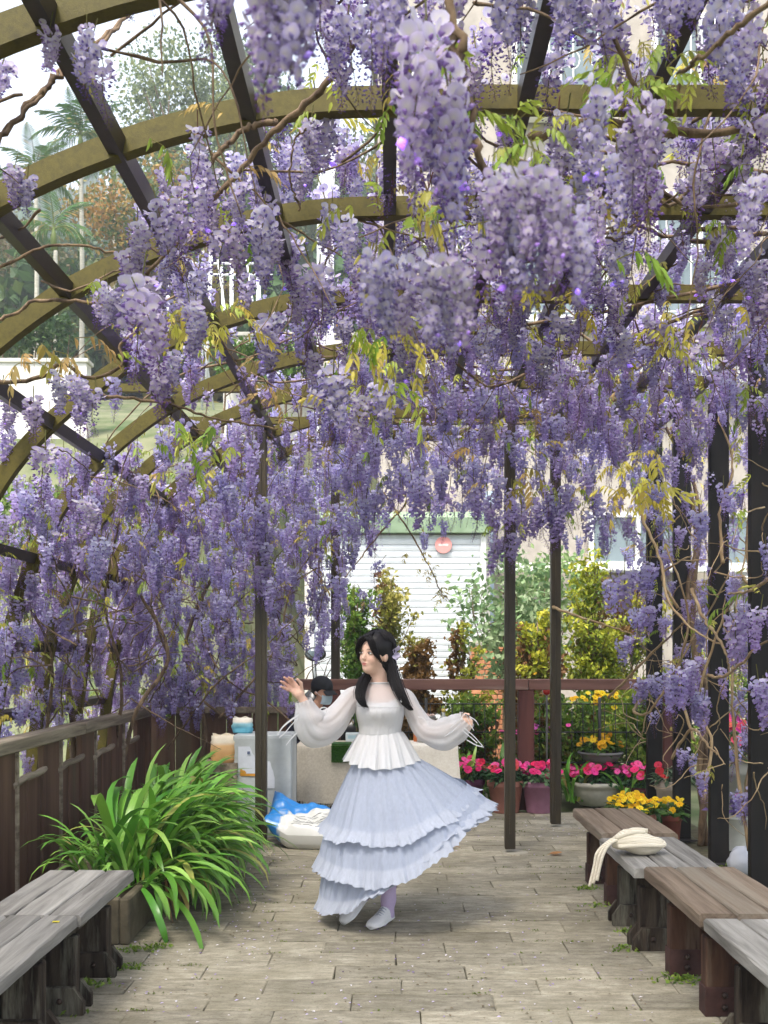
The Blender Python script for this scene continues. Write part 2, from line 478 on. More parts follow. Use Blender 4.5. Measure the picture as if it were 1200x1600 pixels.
def zt(x, y): return float(terrain(np.array(x), np.array(y)))
def hill(px, d): 
    x = (px - VX) / F * d; return Vector((x, d, zt(x, d)))
pc = P(300, 205, 46); b_ = hill(330, 46)
t1 = tree('tall_tree', 'tall airy grey green tree with bare limbs showing against the sky', b_, P(300, 60, 46).z - b_.z, (3.4, 2.6, 4.2), P(300, 205, 46).z - b_.z,
     [srgb(82, 104, 72), srgb(112, 130, 84), srgb(142, 150, 96)], 95, 120, .12, .22, 21, lean=(-.8, 0), limbs=18, cr=.55)
b_ = hill(395, 52)
tree('tall_tree', 'dense grey green tree rising behind the top of the nearest full arch', b_, P(395, 110, 52).z - b_.z, (3.2, 2.5, 5.5), P(400, 240, 52).z - b_.z,
     [srgb(70, 96, 66), srgb(98, 120, 78), srgb(120, 136, 92)], 85, 110, .16, .25, 22, lean=(.4, 0))
b_ = hill(545, 60)
tree('broad_tree', 'dark green broad tree on the hillside behind the white feather flag', b_, P(545, 230, 60).z - b_.z, (4.5, 3, 5), P(545, 330, 60).z - b_.z,
     [srgb(58, 84, 50), srgb(84, 108, 60), srgb(116, 122, 66)], 75, 110, .19, .25, 23)
b_ = hill(240, 38)
tree('broad_tree', 'bushy tree with russet patches standing behind the palm trunks', b_, 5.2, (2.6, 2, 2.4), P(215, 350, 38).z - b_.z,
     [srgb(66, 92, 48), srgb(110, 122, 56), srgb(160, 128, 60), srgb(172, 124, 66)], 55, 110, .12, .15, 24)
b_ = hill(20, 40)
tree('broad_tree', 'dull green tree with bare twigs, below the far ridge', b_, 5.0, (2.2, 2, 2.2), P(20, 430, 40).z - b_.z,
     [srgb(74, 86, 56), srgb(96, 100, 66), srgb(120, 104, 74)], 45, 90, .13, .15, 25)

def frond_mesh(k):
    r = np.random.default_rng(60 + k); mb = MB(); L = 2.0
    n = 26; t = np.linspace(0, 1, n)
    pts = np.c_[L * .93 * t, np.zeros(n), .75 * t - 1.35 * t ** 2.3]
    mb.tube(pts, np.linspace(.03, .006, n), 4, srgb(120, 130, 70))
    for i in range(3, n):
        for s in (-1, 1):
            l = .62 * math.sin(math.pi * (.12 + .85 * t[i])) ** .8 * r.uniform(.85, 1.1)
            d = np.array([.55, s * .8, -.35 - .35 * r.uniform()]); d /= np.linalg.norm(d)
            a = pts[i]; m = a + d * l * .5 + np.array([0, 0, .02]); e = a + d * l + np.array([0, 0, -.16 * l])
            w = np.array([.024, 0, 0.012])
            c = np.array(srgb(72, 104, 50)) * r.uniform(.7, 1.4) if r.uniform() > .1 else np.array(srgb(150, 140, 84))
            mb.add([a - w * .6, a + w * .6, m + w, m - w, e], [(0, 1, 2, 3), (3, 2, 4)], c)
    return mb.mesh('frond', M['foliage'], False)
fronds = [frond_mesh(k) for k in range(3)]
def palm(label, px, d, crown_y, scale, seed, n=15):
    r = np.random.default_rng(seed)
    b = hill(px, d); h = P(px, crown_y, d).z - b.z
    root = empty('palm_tree', b, label, 'palm tree', 'palms on the hillside')
    nn = 22; z = np.linspace(-.2, h, nn)
    MB().tube(np.c_[.05 * np.sin(z * .4), 0 * z, z], .095 * scale * (1.25 - .4 * np.linspace(0, 1, nn)) * (1 + .05 * (np.arange(nn) % 2)), 10).build('trunk', surf('palm trunk', srgb(150, 146, 132), srgb(186, 182, 168), 5, .85, .3, (1, 1, 6)), root, True)
    MB().tube([(0, 0, h), (0, 0, h + .5 * scale), (0, 0, h + .95 * scale)], [.11 * scale, .13 * scale, .06 * scale], 10, srgb(110, 128, 62)).build('crown_shaft', M['foliage'], root, True)
    for k in range(n):
        a = k * 2.4 + r.uniform(-.3, .3); el = r.uniform(-.75, .75) if k > 2 else -1.1
        link('frond', fronds[k % 3], root, (0, 0, h + .85 * scale), (0, el * .8 - .1, a), scale * r.uniform(.85, 1.15))
palm('palm with the whole crown visible and a straight pale trunk', 126, 33, 245, .78, 1, 17)
palm('palm with its crown cut by the lower edge of the arch, pale trunk low down', 55, 31, 300, .7, 2)
palm('small palm farther back to the right of the tall pale trunk', 178, 42, 290, .8, 3, 12)
palm('slender palm trunk standing among the palms nearest the white wall', 84, 29, 392, .7, 4, 9)

# ------------------------------------------------------------------ white walls, greenhouse and flag on the slope
plaster = surf('white plaster', srgb(206, 204, 196), srgb(232, 230, 224), 2.2, .8, .15, c3=srgb(186, 182, 168))
def block(name, label, cat, x0, x1, y0, y1, z0, z1, mat, cop=.08):
    root = empty(name, ((x0 + x1) / 2, (y0 + y1) / 2, z0), label, cat)
    MB().box((0, 0, (z1 - z0 - cop) / 2), (x1 - x0, y1 - y0, z1 - z0 - cop)).build('wall', mat, root)
    MB().box((0, 0, z1 - z0 - cop / 2 + .001), (x1 - x0 + .08, y1 - y0 + .1, cop), bev=.01).build('coping', surf('coping stone', srgb(170, 168, 158), srgb(200, 198, 190), 3), root)
    return root
w1 = P(-40, 640, 20); w2 = P(140, 565, 20)
block('garden_wall', 'long white rendered wall on the slope below the palms', 'wall', w1.x - 4, w2.x, 19.8, 20.1, w1.z - 1.2, w2.z, plaster)
w1 = P(350, 570, 21); w2 = P(600, 522, 21)
block('garden_wall', 'short white wall with a hedge before it, under the white flag', 'wall', w1.x, w2.x, 20.9, 21.2, w1.z - 1.6, w2.z, plaster)
def hedge(label, px0, px1, y, d, h, seed, pal):
    r = np.random.default_rng(seed); a = P(px0, y, d); b = P(px1, y, d); root = empty('hedge', ((a.x + b.x) / 2, d, a.z - h), label, 'hedge')
    n = 2600; p = np.c_[r.uniform(-1, 1, n) * (b.x - a.x) / 2, r.normal(0, .25, n), h * (1 - .6 * r.uniform(0, 1, n) ** 2) + .08 * np.sin(r.uniform(0, 40, n))]
    mb = MB(); leaf_cards(mb, p, np.full(n, .07), lerp_cols(pal, r.uniform(0, 1, n), r), r, .6); mb.build('foliage', M['foliage'], root)
    mb = MB()
    for k in range(7):
        x = (k / 6 - .5) * (b.x - a.x) * .9; mb.tube([(x, 0, -.6), (x + .1, 0, h * .8)], [.03, .01], 5)
    mb.build('stem', M['bark'], root)
hedge('clipped green hedge before the short white wall', 340, 500, 542, 20.2, 1.1, 31, [srgb(52, 84, 34), srgb(92, 126, 48), srgb(124, 148, 66)])
hedge('dark green hedge below the long white wall', -60, 110, 500, 22.5, 1.2, 32, [srgb(40, 66, 38), srgb(66, 92, 46), srgb(90, 112, 56)])
hedge('bright green bank of shrubs seen low between the arch legs', -60, 260, 770, 16.5, 2.2, 33, [srgb(66, 104, 40), srgb(104, 140, 56), srgb(150, 166, 84)])
white_tube = surf('white painted tube', srgb(206, 210, 214), srgb(232, 234, 236), 3, .4, .05)
root = empty('greenhouse', hill(330, 26), 'white tube greenhouse frame standing on the slope behind the arches', 'greenhouse')
def rel(p): return np.array(p) - np.array(root.location)
for k, px in enumerate((268, 300, 322, 340, 362, 385, 410)):
    a = P(px, 620, 26); a.y += (k % 2) * 1.4; t = P(px + (k % 3 - 1) * 8, 385, 26); t.y = a.y
    MB().tube([rel(a), rel(t)], .035 if k % 2 else .05, 8).build('upright', white_tube, root, True)
for (y_, dd) in ((412, 0), (398, 1.4)):
    a = P(262, y_, 26); t = P(416, y_, 26); a.y += dd; t.y += dd
    MB().tube([rel(a), rel(t)], .035, 8).build('rail', white_tube, root, True)
for px in (300, 340, 385):
    MB().tube([rel(P(px, 405, 26)), rel(P(px + 34, 640, 26))], .025, 6).build('brace', white_tube, root, True)
# feather flag
root = empty('feather_flag', (P(500, 700, 15.5).x, 15.5, zt(P(500, 700, 15.5).x, 15.5)), 'tall white feather flag with a curved top on the slope', 'flag')
pole = spline([rel(P(497, 800, 15.5)), rel(P(497, 500, 15.5)), rel(P(498, 320, 15.5)), rel(P(504, 262, 15.5)), rel(P(518, 228, 15.5)), rel(P(534, 214, 15.5))], 30)
MB().tube(pole, .02, 8).build('pole', white_tube, root, True)
cl = []
for i, p in enumerate(spline([rel(P(499, 560, 15.5)), rel(P(499, 420, 15.5)), rel(P(500, 320, 15.5)), rel(P(506, 262, 15.5)), rel(P(519, 231, 15.5)), rel(P(533, 217, 15.5))], 24)):
    t = i / 23; w = .19 * (1 - t ** 3) + .03
    cl.append([p + np.array([w * u, .03 * math.sin(u * 5 + i * .5), -.06 * u * t]) for u in np.linspace(0, 1, 6)])
MB().grid(np.array(cl), col=srgb(232, 230, 238)).build('cloth', vcol('flag cloth', .7, .3, 0, 0), root, True)
# ------------------------------------------------------------------ building across the yard
siding = surf('beige siding', srgb(160, 152, 142), srgb(178, 170, 160), 3, .8, .1, rnd=.04)
white_paint = surf('white frame paint', srgb(212, 212, 208), srgb(230, 230, 226), 3, .5, .05)
m_glass, nt, b = newmat('window glass')
b.inputs['Base Color'].default_value = (*srgb(112, 126, 130), 1); b.inputs['Roughness'].default_value = .08; b.inputs['Specular IOR Level'].default_value = .8
BY = 16.0
bx0, bx1 = (590 - VX) / F * BY, 9.0
house = empty('town_house', ((bx0 + bx1) / 2, BY + 4, 0), 'tall beige sided house filling the view behind the flowers', 'house')
def H(x, y, z): return np.array([x, y, z]) - np.array(house.location)
HZ = 12.6
MB().box(H((bx0 + bx1) / 2, BY + 4.1, HZ / 2), (bx1 - bx0 - .1, 7.9, HZ)).build('wall', siding, house)
# siding boards on the face that shows
zb = 0.75; k = 0
bm_ = MB().box((0, 0, 0), (bx1 - bx0, .03, .30)).mesh('plank', siding, False)
bm_half = MB().prism([(-.02, -.16), (.0, -.16), (-.004, .155), (-.02, .155)], 'x', -(bx1 - bx0) / 2, (bx1 - bx0) / 2).mesh('plank', siding, False)
while zb < HZ - .2:
    o = link('plank', bm_half, house, H((bx0 + bx1) / 2, BY + .15, zb + .16), (0, 0, math.pi)); zb += .32; k += 1
MB().box(H((bx0 + bx1) / 2, BY + .1, .38), (bx1 - bx0 + .04, .16, .76)).build('plinth', surf('plinth', srgb(150, 140, 126), srgb(176, 166, 150), 4), house)
def window(x0, x1, z0, z1, grille=False):
    f = MB(); w = x1 - x0; h = z1 - z0; cx = (x0 + x1) / 2; cz = (z0 + z1) / 2
    for (px, pz, sx, sz) in ((cx, z0 + .04, w, .08), (cx, z1 - .04, w, .08), (x0 + .04, cz, .08, h - .162), (x1 - .04, cz, .08, h - .162), (cx, cz, .06, h - .162)):
        f.box(H(px, BY + .05, pz), (sx, .12, sz))
    wf = f.build('window', white_paint, house)
    MB().box(H(cx - w / 4, BY + .09, cz), (w / 2 - .1, .01, h - .16)).build('pane', m_glass, wf)
    MB().box(H(cx + w / 4, BY + .075, cz), (w / 2 - .1, .01, h - .16)).build('pane', m_glass, wf)
    MB().box(H(cx, BY - .06, z0 - .05), (w + .16, .26, .07), bev=.01).build('sill', white_paint, wf)
    if grille:
        gb = MB()
        for j in range(4):
            x = x0 + w * (j + .5) / 4
            gb.tube([H(x, BY - .09, z0 - .02), H(x, BY - .13, z0 + .25 * h), H(x, BY - .09, z1)], .012, 6)
            a = np.linspace(0, 2 * math.pi, 15)
            gb.tube([H(x + .1 * math.cos(q), BY - .11, cz + .14 * math.sin(q)) for q in a], .01, 5)
        for z in (z0 + .1, z1 - .1): gb.tube([H(x0, BY - .1, z), H(x1, BY - .1, z)], .012, 6)
        gb.build('grille', white_paint, wf, True)
def wpx(xa, xb, ya, yb, **k):
    a = P(xa, yb, BY); b = P(xb, ya, BY); window(a.x, b.x, a.z, b.z, **k)
wpx(920, 1075, 800, 885); wpx(1120, 1290, 800, 900)
wpx(800, 950, 300, 500, grille=True); wpx(1020, 1170, 300, 500, grille=True)
wpx(660, 745, 300, 470, grille=True); wpx(800, 950, 20, 180, grille=True); wpx(1020, 1170, 20, 180, grille=True); wpx(640, 720, 20, 170)
MB().box(H((bx0 + bx1) / 2, BY - .1, P(0, 888, BY).z), (bx1 - bx0 - 1.9, .14, .14), bev=.01).build('string_course', white_paint, house)
MB().box(H((bx0 + bx1) / 2, BY - .08, P(0, 590, BY).z), (bx1 - bx0, .3, .3), bev=.02).build('string_course', surf('grey band', srgb(170, 170, 168), srgb(196, 196, 192), 3), house)
pr = P(764, 0, BY).x
MB().tube([H(pr, BY - .12, .1), H(pr, BY - .12, 4.0)], .07, 12).build('downpipe', surf('grey blue pipe', srgb(134, 150, 164), srgb(158, 172, 184), 4, .4, .05), house, True)
MB().box(H((bx0 + bx1) / 2, BY + 4, HZ + .1), (bx1 - bx0 + .3, 8.4, .2), bev=.03).build('roof', surf('roof edge', srgb(120, 118, 114), srgb(150, 148, 144), 3), house)
# garage with its roller shutter, standing before the house on the left
gx0, gx1 = P(490, 0, 15.2).x, P(752, 0, 15.2).x
gz = P(0, 800, 15.2).z
ga = empty('garage', ((gx0 + gx1) / 2, 15.2, 0), 'low garage with a closed white roller shutter', 'garage')
def Gm(x, y, z): return np.array([x, y, z]) - np.array(ga.location)
MB().box(Gm((gx0 + gx1) / 2, 15.62, gz / 2), (gx1 - gx0 + .3, .44, gz)).build('wall', surf('garage render', srgb(196, 190, 180), srgb(214, 210, 202), 3), ga)
sz1 = P(0, 834, 15.2).z
slat = MB().prism([(0, -.044), (-.010, -.038), (-.016, 0.0), (-.012, .034), (0, .044)], 'x', -(gx1 - gx0) / 2, (gx1 - gx0) / 2).mesh('slat', surf('white shutter paint', srgb(196, 200, 203), srgb(212, 215, 217), 2, .45, .05, rnd=.03), False)
sh = MB().box(Gm((gx0 + gx1) / 2, 15.36, sz1 / 2), (gx1 - gx0, .04, sz1 - .01), col=srgb(200, 204, 206)).build('roller_shutter', M['plain'], ga)
z = .06
while z < sz1 - .05:
    link('slat', slat, sh, Gm((gx0 + gx1) / 2, 15.338, z)); z += .094
for x in (gx0 - .04, gx1 + .04): MB().box(Gm(x, 15.34, sz1 / 2), (.08, .12, sz1), bev=.006).build('guide_rail', white_paint, ga)
MB().prism([(15.4, sz1 + .02), (15.2, sz1 + .02), (15.16, sz1 + .24), (15.4, gz + .03)], 'x', gx0 - .12, gx1 + .14).build('awning', surf('green awning', srgb(128, 150, 120), srgb(156, 176, 146), 3, .6), ga).location = (-np.array(ga.location)).tolist()
# faded round red sign painted plate on the shutter
c = P(693, 851, 15.25)
sg = empty('round_sign', (c.x, 15.285, c.z), 'faded round red sign with a pale bar on the white shutter', 'sign')
a = np.linspace(0, 2 * math.pi, 33)[:-1]
MB().prism([(.125 * math.cos(q), .125 * math.sin(q)) for q in a], 'y', -.004, .004, srgb(222, 150, 144)).build('disc', M['plain'], sg)
MB().prism([(.075 * math.cos(q), .024 * math.sin(q) * (1 + .5 * math.cos(2 * q))) for q in a], 'y', -.0065, -.0042, srgb(236, 206, 202)).build('bar', M['plain'], sg)
# brick planter at the house corner
q0, q1 = P(735, 1075, 14.4), P(800, 1006, 14.4)
bp_ = empty('brick_pillar', ((q0.x + q1.x) / 2, 14.6, 0), 'low orange brick pillar at the foot of the downpipe', 'pillar')
w = q1.x - q0.x; hh = q1.z
MB().box((0, 0, hh / 2 - .01), (w - .02, .36, hh - .02), col=srgb(150, 132, 116)).build('core', M['plain'], bp_)
brick = MB().box((0, 0, 0), (w / 3 - .012, .03, .058), bev=.004).mesh('brick', surf('orange brick', srgb(176, 112, 78), srgb(204, 144, 106), 9, .85, .3, rnd=.16), False)
k = 0
for i in range(int(hh / .07)):
    for j in range(3): link('brick', brick, bp_, ((j - 1) * w / 3 + (.01 if i % 2 else -.01), -.186, .04 + i * .07))
MB().box((0, 0, hh + .02), (w + .06, .44, .05), bev=.008).build('capstone', surf('cap', srgb(170, 160, 146), srgb(196, 188, 176), 5), bp_)
# parked scooter behind the fence, only its mirror and dark body show
sc_ = P(572, 1015, 12.2)
sco = empty('scooter', (sc_.x, 12.2, -.05), 'dark parked scooter behind the terrace, its round mirror catching the light', 'scooter')
blk = surf('black plastic', srgb(22, 22, 24), srgb(36, 36, 38), 6, .3, .05, spec=.5)
mb = MB(); mb.ball((0, 0, .55), (.62, .16, .26), 16, 10); mb.ball((-.62, 0, .78), (.18, .17, .36), 14, 10); mb.ball((.35, 0, .82), (.42, .14, .09), 14, 8); mb.build('body', blk, sco, True)
for x in (-.72, .68):
    a = np.linspace(0, 2 * math.pi, 21)
    wh = MB().tube([(x + .2 * math.cos(q), 0, .25 + .2 * math.sin(q)) for q in a], .06, 8).build('wheel', surf('tyre', (.02, .02, .02), (.03, .03, .03), 8), sco, True)
    MB().lathe([(.0, -.03), (.14, -.03), (.14, .03), (0, .03)], (0, 0, 0), 16, srgb(150, 150, 150)).build('rim', M['plain'], wh, loc=(x, 0, .25), rot=(RAD(90), 0, 0))
MB().tube([(-.62, -.36, 1.12), (-.55, 0, 1.1), (-.62, .36, 1.12)], .02, 8).build('handlebar', blk, sco, True)
for s in (-1, 1):
    mr_ = MB().tube([(-.6, s * .22, 1.12), (-.62, s * .26, 1.4), (-.62, s * .28, 1.46)], .008, 6).build('mirror', blk, sco, True)
    MB().ball((-.6, s * .28, 1.54), (.11, .05, .085), 14, 8).build('mirror_shell', blk, mr_, True)
    MB().ball((-.6 , s * .28 - .035, 1.54), (.085, .02, .062), 14, 8, srgb(170, 178, 182)).build('mirror_glass', m_glass, mr_, True)
MB().lathe([(.0, 0), (.12, .0), (.13, .1), (.1, .2), (.04, .25), (0, .255)], (.25, 0, .9), 18, srgb(30, 30, 34)).build('helmet', blk, sco, True)
# ------------------------------------------------------------------ pergola
ARCH_D = [-.85, .08, 1.0, 1.95, 2.86, 3.59, 4.456, 5.53, 6.53, 7.35, 8.28, 9.14]
prof = spline([(2.42, 1.93), (1.6, 1.93), (.8, 1.93), (.2, 1.93), (-.35, 1.91), (-.86, 1.80), (-1.37, 1.585), (-1.8, 1.265), (-2.1, .92), (-2.3, .5), (-2.45, 0.), (-2.53, -.5), (-2.58, -1.0), (-2.6, -1.55)], 66)
prof[:, 1] += EYE
seg = np.r_[0, np.cumsum(np.linalg.norm(np.diff(prof, axis=0), axis=1))]
def skin(s):
    """point and outward normal of the arch profile at arc length s from the right-hand end"""
    x = np.interp(s, seg, prof[:, 0]); z = np.interp(s, seg, prof[:, 1])
    x2 = np.interp(s + .05, seg, prof[:, 0]); z2 = np.interp(s + .05, seg, prof[:, 1])
    t = np.array([x2 - x, z2 - z]); t /= np.linalg.norm(t) + 1e-9
    return np.array([x, z]), np.array([t[1], -t[0]]) * (1 if t[0] <= 0 else -1) if abs(t[0]) + abs(t[1]) > 0 else np.array([0, 1.])
pergola = empty('pergola', (0, 5.5, 0), 'long arched steel pergola with olive ribs and dark purlins covered in wisteria', 'pergola')
def pg(p): return np.array(p, float) - np.array((0, 5.5, 0))
def sweep(poly2, half_w, half_h):
    """rectangular bar along an x-z polyline"""
    n = len(poly2); A = []
    for i in range(n):
        a = poly2[max(i - 1, 0)]; b = poly2[min(i + 1, n - 1)]; t = (b - a) / np.linalg.norm(b - a); nn = np.array([t[1], -t[0]])
        A.append([(poly2[i][0] + nn[0] * sh, sy, poly2[i][1] + nn[1] * sh) for sh, sy in ((-half_h, -half_w), (half_h, -half_w), (half_h, half_w), (-half_h, half_w))])
    mb = MB().grid(np.array(A), True); k = (n - 1) * 4
    mb.f += [(0, 3, 2, 1), (k, k + 1, k + 2, k + 3)]
    return mb
am = sweep(prof, .028, .042).mesh('arch', M['olive'], False)
for d in ARCH_D: link('arch', am, pergola, (0, d - 5.5, 0))
for (x, z) in ((2.27, 1.93), (1.8, 1.93), (1.36, 1.93), (.9, 1.93), (.47, 1.93), (0., 1.925), (-.49, 1.885), (-.95, 1.765), (-1.4, 1.57), (-1.83, 1.235), (-2.27, .6), (-2.45, .04), (-2.555, -.42)):
    MB().box((0, 0, 0), (.052, 10.16, .066)).build('purlin', M['darksteel'], pergola, loc=(x, -1.275, z + EYE - .004), rot=(0, math.atan2(-x, 2.2) * .35 if x < -.4 else 0, 0))
ptop = 1.93 + EYE - .05
pm_ = MB().box((0, 0, ptop / 2), (.135, .06, ptop), bev=.004).mesh('post', M['blackpost'], False)
foot = MB().box((0, 0, .006), (.22, .17, .014), bev=.004).mesh('foot_plate', M['darksteel'], False)
for d in ARCH_D:
    p = link('post', pm_, pergola, (2.36, d - 5.5, 0)); link('foot_plate', foot, p)
pad = MB().lathe([(.0, -.01), (.105, -.01), (.095, .008), (.02, .012)], seg=14).mesh('concrete_pad', surf('concrete pad', srgb(150, 144, 128), srgb(178, 171, 154), 9, .95, .4), True)
for (x, d, w) in ((.905, 7.72, .078), (1.43, 8.84, .085), (-1.01, 8.05, .088), (-.528, 9.97, .086)):
    sp = MB().box((0, 0, ptop / 2 + .01), (w, w, ptop - .05), bev=.005).build('support_post', M['post'], pergola, loc=(x, d - 5.5, 0))
    link('concrete_pad', pad, sp, (.04, 0.02, 0), scale=(1, .8, 1))
    lg = MB().box((0, 0, 0), (.03, .03, 1.2)); 
    MB().box((0, -w / 2 - .004, ptop / 2), (.016, .008, ptop - .3)).build('weld_seam', M['post'], sp)
# tie beams carried by the slender posts
for (x0, x1, d) in ((-2.2, 2.4, 7.80), (-2.1, 2.4, 8.9)):
    MB().box(((x0 + x1) / 2, d - 5.5, 1.93 + EYE + .075), (x1 - x0, .05, .06)).build('tie_beam', M['olive'], pergola)

# ------------------------------------------------------------------ fences
wood_brown = surf('brown stained boards', srgb(84, 60, 49), srgb(116, 88, 71), 9, .75, .45, (1, 1, .07), c3=srgb(98, 92, 70), bdist=.004)
wood_grey = surf('weathered grey wood', srgb(118, 106, 90), srgb(172, 158, 138), 16, .85, .6, (1, .06, 1), c3=srgb(92, 80, 66), bdist=.005, spec=.2)
fence = empty('plank_fence', (-2.3, 7, 0), 'brown board fence with a thick weathered top rail beside the strap leaved plants', 'fence')
def fr(p): return np.array(p, float) - np.array((-2.3, 7, 0))
yy = 3.4; k = 0
FE = 9.62
while yy < FE - .2:
    MB().box(fr((-2.3, yy + .17, .45)), (.04, .335, .92), bev=.004).build('board', wood_brown, fence)
    if yy + .34 + .5 < FE:
        for j in range(2):
            MB().box(fr((-2.315 + .004 * j, yy + .345 + .125 + j * .243, .355)), (.028, .238, .69), bev=.003).build('board', wood_brown, fence)
        rr = MB().tube(spline([fr((-2.285, yy + .3, .70)), fr((-2.275, yy + .5, .735)), fr((-2.28, yy + .7, .73)), fr((-2.285, yy + .88, .745))], 8), [.02, .024, .022, .024, .021, .022, .024, .02], 8).build('branch_rail', wood_grey, fence, True)
        MB().tube([fr((-2.28, yy + .335, .7)), fr((-2.262, yy + .337, .7))], .008, 6).build('batten', wood_grey, fence)
    MB().box(fr((-2.272, yy + .338, .46)), (.018, .03, .9)).build('batten', wood_grey, fence)
    yy += .835; k += 1
y0 = 3.3
for L in (2.1, 2.15, 2.05):
    MB().box(fr((-2.295, y0 + L / 2, .955)), (.12, L - .01, .085), bev=.008).build('top_rail', wood_grey, fence); y0 += L
MB().box(fr((-2.3, FE - .03, .5)), (.11, .11, 1.0), bev=.006).build('end_post', wood_brown, fence)
wood_red = surf('red brown rail', srgb(84, 54, 48), srgb(126, 92, 82), 10, .6, .4, (.08, 1, 1), c3=srgb(150, 132, 120), bdist=.003)
rail = empty('rail_fence', (.8, 9.85, 0), 'low red brown rail fence closing the far end of the terrace', 'fence')
z0, z1 = P(0, 1078, 9.85).z, P(0, 1061, 9.85).z
xa = -.9
for xb in (1.33, 2.75):
    MB().box(((xa + xb) / 2 - .8, 0, (z0 + z1) / 2), (xb - xa - .008, .09, z1 - z0), bev=.006).build('top_rail', wood_red, rail); xa = xb
for x in (-.55, 1.31, 2.7):
    MB().box((x - .8, .01, z0 / 2 - .002), (.15, .1, z0), bev=.006).build('post', surf('dark red post', srgb(70, 36, 34), srgb(98, 58, 52), 8, .6, .3, (1, 1, .1)), rail)
wire = empty('wire_fence', (1.2, 10.15, 0), 'black wire mesh fence behind the flower pots', 'fence')
blackwire = surf('black wire', (.015, .015, .015), (.03, .03, .03), 5, .5)
for x in np.arange(-1.7, 1.75, .86):
    MB().tube([(x, 0, -.05), (x, 0, 1.06)], .016, 8).build('post', blackwire, wire, True)
for z in (.12, .42, .72, 1.0): MB().tube([(-1.7, 0, z), (1.74, 0, z)], .007, 5).build('line_wire', blackwire, wire, True)
vm = MB().tube([(0, 0, .05), (0, 0, 1.0)], .0045, 4).mesh('upright_wire', blackwire, True)
for x in np.arange(-1.66, 1.74, .108): link('upright_wire', vm, wire, (x, .009, 0))

# board fence closing the corner behind the cabinet
corner = empty('plank_fence', (-1.55, 9.78, 0), 'short brown board fence across the corner behind the white cabinet', 'fence')
for k in range(6):
    MB().box((-.62 + k * .245, rng.normal(0, .004), .47), (.238, .03, .92), bev=.004).build('board', wood_brown, corner)
MB().box((0, 0, .962), (1.55, .1, .06), bev=.006).build('top_rail', wood_grey, corner)
# ------------------------------------------------------------------ benches
grey_plank = surf('silvered bench plank', srgb(98, 95, 90), srgb(160, 157, 150), 16, .85, .8, (1, .05, 1), c3=srgb(84, 80, 74), bdist=.006, spec=.18, dist=1.2, low=.3, high=.7)
brown_plank = surf('worn brown bench plank', srgb(88, 74, 62), srgb(142, 127, 110), 16, .88, .9, (1, .05, 1), c3=srgb(134, 126, 112), bdist=.007, spec=.15, dist=1.2, low=.3, high=.7)
dark_leg = surf('rotted grey leg', srgb(30, 24, 20), srgb(74, 65, 55), 22, .9, 1.0, (1, 1, .12), c3=srgb(118, 116, 102), bdist=.006, spec=.15)
brown_leg = surf('brown leg', srgb(46, 30, 24), srgb(84, 60, 46), 18, .88, .8, (1, 1, .12), c3=srgb(102, 88, 74), bdist=.005, spec=.2)
boot = surf('rust brown boot', srgb(50, 31, 28), srgb(74, 49, 44), 12, .7, .3, spec=.3)
bolt_m = surf('dark bolt', srgb(46, 36, 32), srgb(74, 60, 52), 10, .5, .2, metallic=.5)
bolt = MB().lathe([(0, 0), (.014, 0), (.012, .006), (.005, .01), (0, .0105)], seg=10).mesh('bolt', bolt_m, True)
